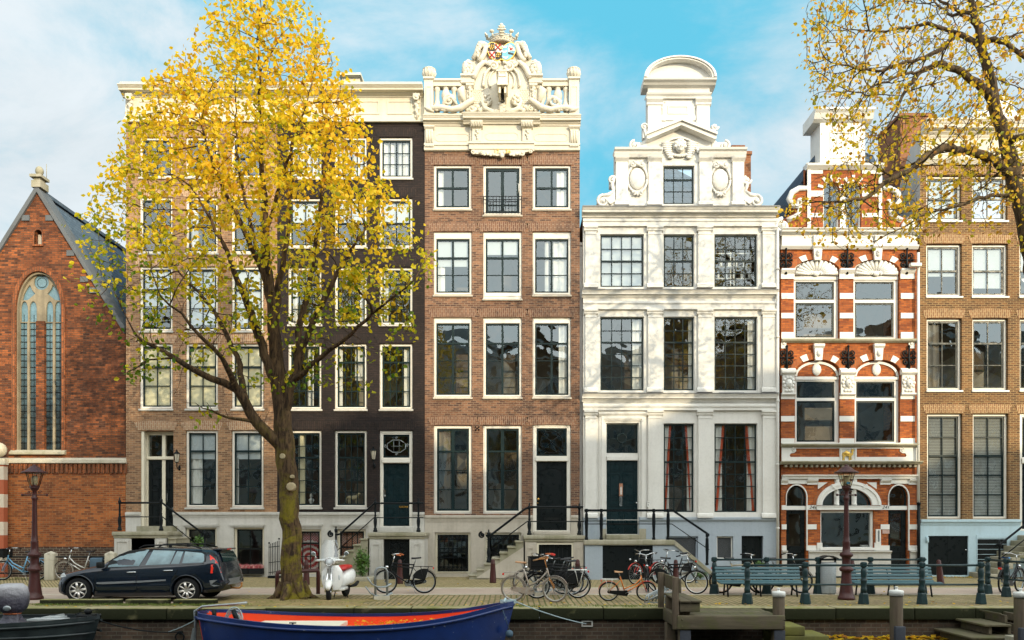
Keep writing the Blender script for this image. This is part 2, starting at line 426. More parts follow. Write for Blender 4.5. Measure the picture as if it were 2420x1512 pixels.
cbx=w.n('ShaderNodeCombineXYZ'); w.l(w.math('DIVIDE',sx.outputs[0],zz),cbx.inputs[0]); w.l(w.math('DIVIDE',sx.outputs[1],zz),cbx.inputs[1]); cbx.inputs[2].default_value=2.3
c1=w.noise(cbx.outputs[0],.75,8,.58,.6); c2=w.noise(cbx.outputs[0],2.6,8,.62,.5)
cl=w.math('ADD',w.math('MULTIPLY',c1,.62),w.math('MULTIPLY',c2,.38))
left=w.maprange(sx.outputs[0],-.5,.0,.12,0.); right=w.maprange(sx.outputs[0],.12,.5,0.,.06)          # more cloud to the west
low=w.maprange(sx.outputs[2],.0,.45,.055,0.)
cl=w.math('ADD',cl,w.math('ADD',w.math('ADD',left,right),low))
mask=w.maprange(cl,.45,.665,0,1,True)
hs=w.n('ShaderNodeHueSaturation'); hs.inputs['Saturation'].default_value=1.15; hs.inputs['Value'].default_value=1.0; hs.inputs['Hue'].default_value=.47
w.l(sky.outputs[0],hs.inputs['Color'])
base=w.mix(.88,hs.outputs[0],(1.5,6.7,9.2))
shade=w.maprange(c2,.3,.7,.86,1.04)
cloud=w.mix(1.0,(9.0,9.4,9.7),w.mix(shade,(0,0,0),(1,1,1)),'MULTIPLY')
col=w.mix(w.math('MULTIPLY',mask,.9),base,cloud)
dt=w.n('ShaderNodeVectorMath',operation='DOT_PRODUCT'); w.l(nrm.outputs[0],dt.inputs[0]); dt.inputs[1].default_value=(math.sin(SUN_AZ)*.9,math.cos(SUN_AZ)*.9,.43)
boost=w.maprange(dt.outputs['Value'],-.10,.95,1.0,3.95,True)   # hazy sky around the low sun, brightened as added fill light behind the camera
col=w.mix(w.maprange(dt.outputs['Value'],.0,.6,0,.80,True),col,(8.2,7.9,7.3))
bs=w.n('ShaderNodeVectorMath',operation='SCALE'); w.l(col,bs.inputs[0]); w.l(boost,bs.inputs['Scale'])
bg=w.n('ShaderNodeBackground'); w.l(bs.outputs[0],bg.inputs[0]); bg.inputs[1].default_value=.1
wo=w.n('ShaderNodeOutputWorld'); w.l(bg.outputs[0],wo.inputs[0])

# ------------------------------------------------------------------ ground, street, quay, water
def ground_mat():
    n=NT('far_ground'); v=n.coord()
    return n.pbr(n.mix(n.noise(v,.3,5),(.09,.08,.065),(.14,.12,.10)),.9)
def pave(name,c1,c2,mortar,w_,h_,ms,rot=0.,moss=.0,stain=.5,bump=.5):
    n=NT(name); v=n.coord()
    m=n.n('ShaderNodeMapping'); m.inputs['Rotation'].default_value=(0,0,rot); n.l(v,m.inputs['Vector'])
    dv=n.n('ShaderNodeTexNoise'); dv.inputs['Scale'].default_value=1.2; n.l(v,dv.inputs['Vector'])
    ad=n.n('ShaderNodeVectorMath',operation='ADD'); sc=n.n('ShaderNodeVectorMath',operation='SCALE'); sc.inputs['Scale'].default_value=.05
    n.l(dv.outputs['Color'],sc.inputs[0]); n.l(m.outputs[0],ad.inputs[0]); n.l(sc.outputs[0],ad.inputs[1])
    b=n.n('ShaderNodeTexBrick'); n.l(ad.outputs[0],b.inputs['Vector']); b.inputs['Scale'].default_value=1
    b.inputs['Brick Width'].default_value=w_; b.inputs['Row Height'].default_value=h_; b.inputs['Mortar Size'].default_value=ms
    b.inputs['Color1'].default_value=(*c1,1); b.inputs['Color2'].default_value=(*c2,1); b.inputs['Mortar'].default_value=(*mortar,1)
    c=b.outputs['Color']
    c=n.mix(n.math('MULTIPLY',n.maprange(n.noise(v,.7,6,.65),.4,.7),stain),c,tuple(q*.5 for q in c1))
    if moss: c=n.mix(n.math('MULTIPLY',n.maprange(n.noise(v,1.6,6,.7),.42,.68),moss),c,(.17,.16,.035))
    f=n.maprange(n.noise(v,9,5,.7),.3,.7,.75,1.2); c=n.mix(1.0,c,n.mix(f,(0,0,0),(1,1,1)),'MULTIPLY')
    h=n.math('ADD',n.math('MULTIPLY',b.outputs['Fac'],-1.),n.math('MULTIPLY',n.noise(v,12,3),.4))
    return n.pbr(c,.85,0,n.bump(h,bump,.012),.3)
M['pavement']=pave('pavement_clinker',(.46,.36,.20),(.33,.255,.14),(.12,.105,.04),.21,.09,.016,math.radians(58),.30)
M['quaybrick']=pave('quay_paving_brick',(.42,.30,.17),(.27,.19,.11),(.08,.09,.022),.24,.14,.020,math.radians(90),.38)
n=NT('street_asphalt'); v=n.coord()
c=n.mix(n.noise(v,.5,6,.6),(.35,.265,.21),(.46,.36,.29)); f=n.maprange(n.noise(v,22,5,.7),.3,.7,.85,1.12)
c=n.mix(n.math('MULTIPLY',n.maprange(n.noise(v,1.7,6,.7),.5,.72),.4),c,(.17,.145,.12))
c=n.mix(1.0,c,n.mix(f,(0,0,0),(1,1,1)),'MULTIPLY'); M['road']=n.pbr(c,.88,0,n.bump(n.noise(v,60,3),.3,.006),.3)
M['kerb']=stucco('kerb_stone',(.54,.49,.39),(.2,.19,.12),.6)
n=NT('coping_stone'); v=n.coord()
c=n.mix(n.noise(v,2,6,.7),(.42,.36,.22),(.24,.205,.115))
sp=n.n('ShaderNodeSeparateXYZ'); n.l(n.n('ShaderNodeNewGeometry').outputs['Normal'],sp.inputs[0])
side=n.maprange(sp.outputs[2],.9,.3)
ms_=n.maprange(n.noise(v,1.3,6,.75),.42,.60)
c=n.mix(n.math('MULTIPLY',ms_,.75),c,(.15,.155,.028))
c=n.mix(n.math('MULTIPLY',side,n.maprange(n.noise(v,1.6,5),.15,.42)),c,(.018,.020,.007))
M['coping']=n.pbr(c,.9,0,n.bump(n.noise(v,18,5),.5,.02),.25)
n=NT('canal_water'); v=n.coord()
m_=n.n('ShaderNodeMapping'); m_.inputs['Scale'].default_value=(1,2.2,1); n.l(v,m_.inputs['Vector'])
M['water']=n.pbr((.012,.016,.012),.06,0,n.bump(n.noise(m_.outputs[0],1.6,4,.55,.4),.35,.12),.6)
n=NT('tree_pit_soil'); v=n.coord()
c=n.mix(n.maprange(n.noise(v,7,6,.75),.35,.65),(.34,.25,.11),(.17,.125,.06)); c=n.mix(n.math('MULTIPLY',n.maprange(n.noise(v,1.3,4),.45,.65),.5),c,(.15,.155,.035))
M['soil']=n.pbr(c,.95,0,n.bump(n.noise(v,30,5),.8,.03),.2)
n=NT('grass_blade'); v=n.coord(); M['grass']=n.pbr(n.mix(n.noise(v,3,3),(.07,.13,.018),(.17,.19,.03)),.8)

def sheet(name,mat,x0,x1,y0,y1,z,nx=1,ny=1):
    mb=MB(); mb.grid(lambda u,v:(x0+(x1-x0)*u,y0+(y1-y0)*v,z),nx,ny,False)
    return mb.build(name,mat,kind='structure')
YQ=-10.9                       # quay edge
WZ=-1.12                       # water level
sheet('ground',ground_mat(),-600,600,YQ+.2,900,-.02)
sheet('pavement',M['pavement'],-60,60,-5.0,.5,.0)
mb=MB(); mb.box(-60,60,-5.16,-5.0,-.05,.012); mb.box(-60,60,-7.42,-7.28,-.05,.012); mb.build('kerb_line',M['kerb'],kind='structure')
sheet('road',M['road'],-60,60,-7.28,-5.16,.002)
sheet('quay_paving',M['quaybrick'],-60,60,YQ+.45,-7.42,.004)
# left part of the quay is road-coloured where the car is parked
sheet('parking_bay',M['road'],-60,px(515,-8.6),-9.78,-7.40,.009)
# dry soil around the tree
mb=MB(); r2=random.Random(3)
pts=[(px(512,-10)+.2*math.sin(i*1.3),0) for i in range(2)]
x0,x1=px(505,-9.5),px(868,-9.8)
def soilf(u,v):
    x=x0+(x1-x0)*u; y=-10.42+1.75*v
    e=min(u,1-u,v,1-v); h=.012+.05*min(1,e*6)*(.6+.4*math.sin(x*3.1)*math.cos(y*4.3))
    return (x+(.14*math.sin(9*v+1) if u in (0,1) else 0),y+(.07*math.sin(14*u) if v==1 else 0),h)
mb.grid(soilf,36,14); mb.build('tree_pit_ground',M['soil'],kind='structure')
# canal bottom / water / opposite bank
sheet('water',M['water'],-200,200,-28.2,YQ+.25,WZ,1,1)
sheet('far_bank',M['pavement'],-200,200,-400,-28.6,.0)
mb=MB(); mb.box(-200,200,-28.6,-28.2,-2.5,.06); o=mb.build('opposite_quay_wall',M['b_quay']); tag(o,'dark brick canal wall under the bank the photographer stands on','quay wall')
# near quay wall with coping stones; the right half opens into a sunken landing
qt=thing('quay_wall',(0,YQ,0),'mossy brown brick canal quay wall with stone coping along the street edge','quay wall')
mb=MB(); mb.box(-60,60,YQ+.06,YQ+.4,-2.6,-.27); mb.build('wall',M['b_quay'],qt)
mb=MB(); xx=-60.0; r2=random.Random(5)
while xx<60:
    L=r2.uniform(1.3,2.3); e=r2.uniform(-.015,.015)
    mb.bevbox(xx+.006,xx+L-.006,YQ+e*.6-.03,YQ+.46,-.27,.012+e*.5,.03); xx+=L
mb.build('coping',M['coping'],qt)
# ------------------------------------------------------------------ house building kit
class House:
    def __init__(s,name,x0,x1,label,cat='house',y=0.):
        s.x0,s.x1=px(x0),px(x1); s.y=y
        s.root=thing(name,((s.x0+s.x1)/2,y,0),label,cat)
        s.open=[]; s.name=name
    def part(s,mb,name,mat,parent=None,**k): return mb.build(name,mat,parent or s.root,**k)

def sash_bars(mb,x0,x1,z0,z1,cols,rows,y,bw=.028,border=.055,mid=None,midw=.06,colw=None,th=.045):
    mb.box(x0,x1,y,y+th,z0,z0+border); mb.box(x0,x1,y,y+th,z1-border,z1)
    mb.box(x0,x0+border,y+.002,y+th-.002,z0+border,z1-border); mb.box(x1-border,x1,y+.002,y+th-.002,z0+border,z1-border)
    ix0,ix1,iz0,iz1=x0+border,x1-border,z0+border,z1-border
    for i in range(1,cols):
        x=ix0+(ix1-ix0)*i/cols; hw=(colw or bw)/2; mb.box(x-hw,x+hw,y+.004,y+th-.004,iz0,iz1)
    rr=rows if isinstance(rows,(list,tuple)) else [j/rows for j in range(1,rows)]
    for j,t in enumerate(rr):
        z=iz1-(iz1-iz0)*t; hw=(midw if (mid is not None and j in (mid if isinstance(mid,(list,tuple)) else [mid])) else bw)/2
        yo=-.012 if hw>bw*.8 else .007
        mb.box(ix0,ix1,y+yo,y+th-.008,z-hw,z+hw)

def curtain_mesh(x0,x1,z0,z1,y,amp=.03,freq=9,lean=0.,pinch=0.):
    mb=MB(); nx=max(6,int((x1-x0)*26)); ph=rnd.uniform(0,6)
    def fn(u,v):
        x=x0+(x1-x0)*u*(1-pinch*v*0)+lean*v
        return (x,y+amp*math.sin((x0+(x1-x0)*u)*freq*PI+ph)+amp*.4*math.sin((x-x0)*freq*2.3*PI),z1+(z0-z1)*v)
    mb.grid(fn,nx,6); return mb

def window(h,x0,x1,y0,y1,cols=2,rows=2,mid=None,fw=.085,ft=None,fb=None,frame='whitewood',sash='sash',bw=.03,colw=None,border=.055,
           sill=None,sillw=.05,curtain=None,blind=0,blindmat='paleblind',glassm='glass',rec=.07,px_=True,name='window',midw=.065,label=None,frameless=False,arch=None,wallopen=True):
    """rectangular window measured in photo units; frame > sash, pane, sill, curtain"""
    X0,X1,Z1,Z0=px(x0),px(x1),pz(y0),pz(y1); Y=h.y
    if wallopen: h.open.append(rect(X0,X1,Z0,Z1))
    ft=ft or fw; fb=fb or fw
    e=.003
    mb=MB()
    ix0,ix1,iz0,iz1=X0+fw,X1-fw,Z0+fb,Z1-ft
    mb.prism(rect(X0+e,X1-e,Z0+e,Z1-e),Y+rec,Y+rec+.13,[rect(ix0,ix1,iz0,iz1)])
    if not frameless:
        mb.prism(rect(X0+fw*.45,X1-fw*.45,Z0+fb*.45,Z1-ft*.35),Y+rec-.018,Y+rec-.001,[rect(ix0-.012,ix1+.012,iz0-.012,iz1+.012)])
    w_=mb.build(name,M[frame],h.root,label=label)
    mb=MB(); sash_bars(mb,ix0+.002,ix1-.002,iz0+.002,iz1-.002,cols,rows,Y+rec+.035,bw,border,mid,midw,colw); mb.build('sash',M[sash],w_)
    mb=MB(); mb.add([(ix0,Y+rec+.06,iz0),(ix1,Y+rec+.06,iz0),(ix1,Y+rec+.06,iz1),(ix0,Y+rec+.06,iz1)],[(0,1,2,3)]); mb.build('pane',M[glassm],w_)
    if sill:
        mb=MB(); mb.bevbox(X0-.03,X1+.03,Y-sillw,Y+rec-.002,Z0-.07,Z0-.002,.012); mb.build('sill',M[sill],w_)
    for c in (curtain or []):
        kind,a,b=c[0],c[1],c[2]; m=M[c[3]] if len(c)>3 else M['curtain']
        lean=c[4] if len(c)>4 else 0.
        cx0,cx1=ix0+(ix1-ix0)*a,ix0+(ix1-ix0)*b
        z0c,z1c=(iz0+.02,iz1-.02) if len(c)<6 else (iz1-(iz1-iz0)*c[5],iz1-.02)
        curtain_mesh(cx0,cx1,z0c,z1c,Y+rec+.15-(.03 if kind=='c2' else 0),lean=lean*(ix1-ix0)).build('curtain',m,w_)
    if blind:
        mb=MB(); mb.box(ix0+.01,ix1-.01,Y+rec+.10,Y+rec+.112,iz1-(iz1-iz0)*blind,iz1); mb.build('blind',M[blindmat],w_)
    return w_

def lintel(mb,x0,x1,y,hgt=.30,Y=-.012,splay=.14,over=.06,rise=.05):
    X0,X1,Z=px(x0)-over,px(x1)+over,pz(y)
    n=8; low=[];hi=[]
    for i in range(n+1):
        t=i/n; x=X0+(X1-X0)*t; b=rise*(1-(2*t-1)**2)
        low.append((x,Z+.004+b*.5)); hi.append((X0-splay+(X1-X0+2*splay)*t,Z+hgt+b))
    mb.prism(low+hi[::-1],Y,.05)

def shell(h,z1,depth=9.,wallmat='b_h1',roof=True,zroof=None,inner=1.7,zs=()):
    """side walls, rear wall, roof and the dim rooms behind the windows"""
    Y=h.y; mb=MB()
    mb.box(h.x0+.003,h.x0+.25,Y+.352,Y+depth,-.1,z1); mb.box(h.x1-.25,h.x1-.003,Y+.352,Y+depth,-.1,z1); mb.box(h.x0+.252,h.x1-.252,Y+depth-.25,Y+depth-.003,-.1,z1)
    mb.build('side_wall',M[wallmat],h.root)
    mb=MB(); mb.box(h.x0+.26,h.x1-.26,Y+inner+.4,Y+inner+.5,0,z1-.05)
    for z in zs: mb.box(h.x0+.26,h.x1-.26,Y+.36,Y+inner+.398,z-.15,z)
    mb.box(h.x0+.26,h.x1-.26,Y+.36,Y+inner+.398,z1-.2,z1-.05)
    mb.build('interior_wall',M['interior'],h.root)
    if roof:
        xm=(h.x0+h.x1)/2; zr=zroof or z1+1.5
        mb=MB(); mb.add([(h.x0,Y+.5,z1),(h.x1,Y+.5,z1),(xm,Y+2.2,zr),(h.x0,Y+depth,z1),(h.x1,Y+depth,z1),(xm,Y+depth-1.5,zr)],
            [(0,1,2),(1,4,5,2),(0,2,5,3),(4,3,5),(0,3,4,1)]); mb.build('roof',M['pantile'],h.root)

def wall(h,z0,z1,mat,x0=None,x1=None,th=.35,name='wall',holes=None,outer=None,yoff=0.):
    mb=MB(); X0=h.x0 if x0 is None else x0; X1=h.x1 if x1 is None else x1
    hs=holes if holes is not None else [o for o in h.open if min(p[1] for p in o)>z0+.001 and max(p[1] for p in o)<z1-.001]
    mb.prism(outer or rect(X0,X1,z0,z1),h.y+yoff,h.y+th,hs); return mb.build(name,M[mat],h.root)

CYMA=[(0,0)]
def cornice_prof(Y,zt,zb,out):
    """simple classical cornice: top fillet, corona, cyma, bed mould"""
    H_=zt-zb
    P=[(0.02,zt),(-out,zt),(-out,zt-.10*H_),(-out*.93,zt-.16*H_),(-out*.86,zt-.30*H_),(-out*.80,zt-.34*H_),(-out*.78,zt-.58*H_),(-out*.45,zt-.62*H_),(-out*.40,zt-.74*H_),(-out*.22,zt-.86*H_),(-out*.18,zb),(.02,zb)]
    return [(Y+a,b) for a,b in P]

def panel_door(h,x0,x1,y0,y1,mat='door',rec=.16,rows=((.03,.14),(.17,.50),(.53,.62),(.68,.86),(.89,.97)),cols=2,frame=None,name='door',handle=None,stile=.1,openwall=False):
    X0,X1,Z1,Z0=px(x0),px(x1),pz(y0),pz(y1); Y=h.y
    if openwall: h.open.append(rect(X0,X1,Z0,Z1))
    mb=MB(); mb.box(X0,X1,Y+rec,Y+rec+.06,Z0,Z1)
    W_=X1-X0;H_=Z1-Z0
    for a,b in rows:
        for c in range(cols):
            cw=(W_-stile*(cols+1))/cols; xa=X0+stile+c*(cw+stile); xb=xa+cw; za,zb=Z1-H_*b,Z1-H_*a
            mb.prism(rect(xa,xb,za,zb),Y+rec-.022,Y+rec+.004,[rect(xa+.035,xb-.035,za+.035,zb-.035)])
            if zb-za>.16: mb.box(xa+.07,xb-.07,Y+rec-.014,Y+rec+.004,za+.07,zb-.07)
    d=mb.build(name,M[mat],h.root)
    if handle:
        mb=MB(); hx,hz=X0+W_*handle[0],Z1-H_*handle[1]; mb.lathe((hx,Y+rec-.002,hz),[(.012,0),(.012,-.04),(.035,-.05),(.04,-.075),(.02,-.09)],10,axis='Y'); mb.build('handle',M[handle[2] if len(handle)>2 else 'brass'],d)
    return d

def door_frame(h,x0,x1,y0,y1,inner,mat='whitewood',rec=.07,trans=None,name='door_frame',hole=True):
    """frame around door + transom; inner=(ix0,ix1,iy0 top of transom light, iy1 bottom transom light, iy2 door top, iy3 door bottom)"""
    X0,X1,Z1,Z0=px(x0),px(x1),pz(y0),pz(y1); Y=h.y
    if hole: h.open.append(rect(X0,X1,Z0,Z1))
    ix0,ix1=px(inner[0]),px(inner[1]); a,b,c,d=[pz(q) for q in inner[2:]]
    mb=MB(); mb.prism(rect(X0+.003,X1-.003,Z0+.003,Z1-.003),Y+rec,Y+rec+.2,[rect(ix0,ix1,b,a),rect(ix0,ix1,d,c)])
    mb.box(ix0-.03,ix1+.03,Y+rec-.06,Y+rec-.001,c+.02,b-.03)
    mb.prism(rect(X0+.02,X1-.02,Z0+.02,Z1-.02),Y+rec-.02,Y+rec-.002,[rect(ix0-.05,ix1+.05,Z0+.04,a+.05)])
    f=mb.build(name,M[mat],h.root)
    mb=MB(); sash_bars(mb,ix0+.002,ix1-.002,b+.002,a-.002,1,1,Y+rec+.05,border=.06); s=mb.build('transom_sash',M['sash'],f)
    mb=MB(); mb.add([(ix0,Y+rec+.08,b),(ix1,Y+rec+.08,b),(ix1,Y+rec+.08,a),(ix0,Y+rec+.08,a)],[(0,1,2,3)]); mb.build('pane',M['glassold'],f)
    return f,(ix0,ix1,b,a,Y+rec)

def newel(mb,x,y,z0,z1,r=.05,fin=True):
    H_=z1-z0
    pr=[(1.5,0),(1.5,.06),(1.1,.075),(1.2,.11),(.8,.14),(1.15,.24),(1.3,.32),(1.0,.42),(.62,.47),(.9,.50),(.62,.53),(.72,.66),(.6,.80),(1.0,.84),(1.15,.90),(.9,.93)]
    if fin: pr+=[(.35,.945),(.7,.97),(.45,.99),(.1,1.04)]
    else: pr+=[(.9,1.)]
    mb.lathe((x,y,z0),[(r*a,H_*b) for a,b in pr],10)

def wall_lamp(h,x,ytop,ybot,label=None):
    X,Z1,Z0=px(x,-.25),pz(ytop,-.25),pz(ybot,-.25); H_=Z1-Z0
    mb=MB(); mb.tube([(X,-.0,Z0+H_*.05),(X,-.12,Z0),(X,-.24,Z0+.06),(X,-.26,Z0+H_*.3)],.018,6); mb.ball((X,-.02,Z0+.05),(.05,.02,.1),8)
    mb.lathe((X,-.26,Z0+H_*.3),[(.03,0),(.07,.02),(.07,.035),(.05,.04)],6)
    mb.lathe((X,-.26,Z0+H_*.74),[(.125,0),(.10,.04),(.05,.07),(.05,.09),(.02,.1),(.03,.13),(.005,.16)],6,smooth=False)
    for k in range(6):
        a=2*PI*k/6; mb.tube([(X+.06*math.cos(a),-.26+.06*math.sin(a),Z0+H_*.32),(X+.11*math.cos(a),-.26+.11*math.sin(a),Z0+H_*.75)],.008,4)
    o=mb.build('wall_lamp',M['iron'],h.root)
    mb=MB(); mb.lathe((X,-.26,Z0+H_*.33),[(.052,0),(.100,H_*.41)],6,smooth=False); mb.build('lamp_glass',M['lampglass'],o)
M['lampglass']=paint('frosted_lamp_glass',(.62,.56,.44),.3,.08,3,.25)

def stoop_block(h,x0,x1,ytop,yp,mat='mossystone',thick=.13,over=.06):
    """landing slab: returns builder pieces; yp = front plane"""
    mb=MB(); X0,X1,Z=px(x0,yp),px(x1,yp),pz(ytop,yp)
    mb.bevbox(X0-over,X1+over,yp-over,-.02,Z-thick,Z,.02); mb.bevbox(X0-over*.4,X1+over*.4,yp-over*.4,-.022,Z-thick-.09,Z-thick-.001,.02)
    return mb,X0,X1,Z

def text_mesh(txt,size,x,z,y,name,mat,parent,depth=.012,shear=0.,space=1.,w=1.):
    cu=bpy.data.curves.new('txt','FONT'); cu.body=txt; cu.size=size; cu.extrude=depth; cu.align_x='CENTER'; cu.align_y='CENTER'; cu.shear=shear; cu.space_character=space
    t=bpy.data.objects.new('txt',cu); COL.objects.link(t); bpy.context.view_layer.update()
    me=bpy.data.meshes.new_from_object(t.evaluated_get(bpy.context.evaluated_depsgraph_get()))
    mb=MB(); Mx=Matrix.Translation((x,y,z))@Matrix.Rotation(PI/2,4,'X')@Matrix.Scale(w,4,(1,0,0))
    mb.add([v.co.copy() for v in me.vertices],[tuple(p.vertices) for p in me.polygons],False,Mx)
    bpy.data.objects.remove(t); bpy.data.curves.remove(cu); bpy.data.meshes.remove(me)
    return mb.build(name,mat,parent)
# ================================================================== CHURCH (far left)
CH=House('brick_church',-150,298,'tall red brick church gable with one long pointed tracery window at the left edge','church',y=.32)
cy=CH.y
def q(x,y,Y=cy): return (px(x,Y),pz(y,Y))
Lx0=px(-150,cy)
# arched window opening (pointed-round gothic head)
def headarch(xa,xb,ysp,ytop,n=10):
    xm=(xa+xb)/2; R=[]
    A=q(xa,ysp);B=q(xb,ysp);T=q(xm,ytop); w_=(B[0]-A[0])/2; hgt=T[1]-A[1]
    L_=[];
    for i in range(n+1):
        t=i/n; L_.append((A[0]+w_*(1-math.cos(t*PI/2))*1.0, A[1]+hgt*math.sin(t*PI/2)**.92))
    R_=[(2*T[0]-p[0],p[1]) for p in L_[:-1]][::-1]
    return L_+R_
wo=[q(37,1066)]+headarch(37,147,735,640)+[q(147,1066)]
niche=[q(82,577)]+headarch(82,100,552,543,4)+[q(100,577)]
out=[q(-150,1085),(px(297,cy),pz(1085,cy)),q(297,786),q(90,446),q(0,590),q(-140,816)]
mb=MB(); mb.prism(out,cy,cy+.5,[wo,niche]); CH.part(mb,'wall',M['b_church'])
# lower wall stands proud, with moulded ledge and soldier course
mb=MB(); mb.prism(rect(Lx0,px(297,0),pz(1297),pz(1120)),0,cy+.5); CH.part(mb,'lower_wall',M['b_church2'])
mb=MB(); mb.box(Lx0,px(297,0),.004,cy+.5,pz(1120)+.001,pz(1095)); 
xx=px(5)
while xx<px(296): mb.box(xx,xx+.10,-.045,.003,pz(1118),pz(1096)); xx+=.165
CH.part(mb,'soldier_course',M['b_churchs'])
mb=MB(); mb.profx(Lx0,px(300),[(cy+.02,pz(1080)),(cy-.02,pz(1080)),(-.10,pz(1087)),(-.10,pz(1094)),(-.02,pz(1095.5)),(cy+.02,pz(1095.5))]); CH.part(mb,'ledge',M['kerb'])
mb=MB(); mb.box(Lx0,px(297),-.06,cy+.5,-.1,pz(1299)); mb.box(Lx0,px(297),-.035,.002,pz(1298.8),pz(1292)); CH.part(mb,'plinth',M['b_plinth'])
# window surround rings, tracery, mullions, leaded glass
w_=None
def ring(xa,xb,ysp,ytop,gx,gy,y0,y1,mat,name,parent,ybot=1066):
    o=[q(xa-gx,ybot)]+headarch(xa-gx,xb+gx,ysp,ytop-gy)+[q(xb+gx,ybot)]
    i=[q(xa,ybot+.01)]+headarch(xa,xb,ysp,ytop)+[q(xb,ybot+.01)]
    mb=MB(); mb.prism(o+i[::-1],y0,y1); return mb.build(name,mat,parent)
ring(38,146,735,641,9,10,cy-.045,cy+.1,M['b_churchs'],'arch_surround',CH.root)
win=ring(41.5,142.5,735,646,3.2,4,cy+.05,cy+.3,M['churchstone'],'window',CH.root)
# tracery plate: head with roundel and four little lancet heads
tr_out=[q(42,760)]+headarch(42,142,735,647)+[q(142,760)]
circ=arc(*q(92,664),px(110)-px(92),px(110)-px(92),0,2*PI,24)[:-1]
def lan(xa,xb,ysp,yt): 
    A=q(xa,758);B=q(xb,758); return [A]+[(p) for p in headarch(xa,xb,ysp,yt,5)]+[B]
hol=[circ,lan(43.5,60,727,709),lan(64,81,727,709),lan(104,120,727,709),lan(124,140.5,727,709),
     [q(47,707),q(50,694),q(57,680),q(65,669),q(70,682),q(78,691),q(66,701),q(60,706)],[q(137,707),q(134,694),q(127,680),q(119,669),q(114,682),q(106,691),q(118,701),q(124,706)]]
mb=MB(); mb.prism(tr_out,cy+.16,cy+.26,hol); mb.build('tracery',M['churchstone'],win)
mb=MB()
for xm in (61.5,122): mb.box(*[px(xm-2.6,cy),px(xm+2.6,cy)],cy+.15,cy+.27,pz(1066,cy),pz(757,cy))
mb.build('mullion',M['churchstone'],win)
mb=MB(); mb.box(px(82.5,cy),px(102,cy),cy+.07,cy+.28,pz(1066,cy),pz(757,cy)); mb.build('brick_pier',M['b_church'],win)
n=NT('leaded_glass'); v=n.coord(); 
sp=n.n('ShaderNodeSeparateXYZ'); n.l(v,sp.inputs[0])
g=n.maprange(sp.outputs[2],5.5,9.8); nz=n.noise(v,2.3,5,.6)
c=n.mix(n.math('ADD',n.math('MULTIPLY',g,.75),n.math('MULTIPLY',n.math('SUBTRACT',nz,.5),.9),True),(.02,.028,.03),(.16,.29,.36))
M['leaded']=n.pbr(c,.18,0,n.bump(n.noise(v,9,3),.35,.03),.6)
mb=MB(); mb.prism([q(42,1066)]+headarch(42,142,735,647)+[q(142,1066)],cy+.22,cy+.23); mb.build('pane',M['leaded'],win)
mb=MB()
y=775
while y<1062:
    for a,b in ((40,58.5),(64.5,82),(103,119.2),(124.8,144)): mb.box(px(a,cy),px(b,cy),cy+.195,cy+.212,pz(y,cy)-.011,pz(y,cy)+.011)
    y+=15
for xm in (49.5,73,111,134.5): mb.box(px(xm,cy)-.006,px(xm,cy)+.006,cy+.2,cy+.214,pz(1064,cy),pz(740,cy))
mb.torus((*[q(92,664)[0]],cy+.2,q(92,664)[1]),.18,.008,18,4)
mb.build('glazing_bars',M['iron'],win)
mb=MB(); mb.profx(px(27,cy),px(157,cy),[(cy+.2,pz(1063,cy)),(cy-.02,pz(1063,cy)),(cy-.16,pz(1070,cy)),(cy-.16,pz(1074,cy)),(cy+.2,pz(1074,cy))]); mb.build('sill',M['mossystone'],win)
mb=MB(); mb.prism([q(79,580)]+headarch(79,103,552,540,4)+[q(103,580)]+[q(100,577)]+headarch(82,100,552,543,4)[::-1]+[q(82,577)],cy-.03,cy+.05); mb.box(px(78,cy),px(104,cy),cy-.06,cy+.02,pz(582,cy),pz(578,cy))
nn=mb.build('niche',M['b_churchs'],CH.root)
mb=MB(); mb.box(px(83,cy),px(99,cy),cy+.2,cy+.24,pz(576,cy),pz(550,cy)); mb.build('shutter',M['beige'],nn)
# stone coping along the gable with kneelers, finial
mb=MB()
for pts in ([(90,438),(297,773),(297,790),(90,455)],[(90,438),(90,455),(-140,823),(-140,806)]):
    mb.prism([q(*p) for p in pts],cy-.10,cy+.62)
for xk,yk in ((62,515),(118,515),(168,598),(200,660),(222,686)): mb.box(px(xk-9,cy),px(xk+9,cy),cy-.05,cy+.02,pz(yk+7,cy),pz(yk-6,cy))
CH.part(mb,'gable_coping',M['darkstone'])
c0=q(90,437); s_=30.32/1950
mb=MB(); mb.box(c0[0]-.17,c0[0]+.17,cy-.14,cy+.4,c0[1]-.12,c0[1]+.13); mb.box(c0[0]-.12,c0[0]+.12,cy-.08,cy+.28,c0[1]+.13,c0[1]+.24); mb.box(c0[0]-.21,c0[0]+.21,cy-.19,cy+.39,c0[1]+.24,c0[1]+.34)
mb.lathe((c0[0],cy+.1,c0[1]+.34),[(.06,0),(.06,.05),(.10,.07),(.135,.14),(.145,.22),(.12,.31),(.06,.37),(.02,.385)],12)
mb.tube([(c0[0]+.2,cy+.2,c0[1]+.34),(c0[0]+.2,cy+.2,c0[1]+.85)],.012,4)
CH.part(mb,'finial',M['mossystone'])
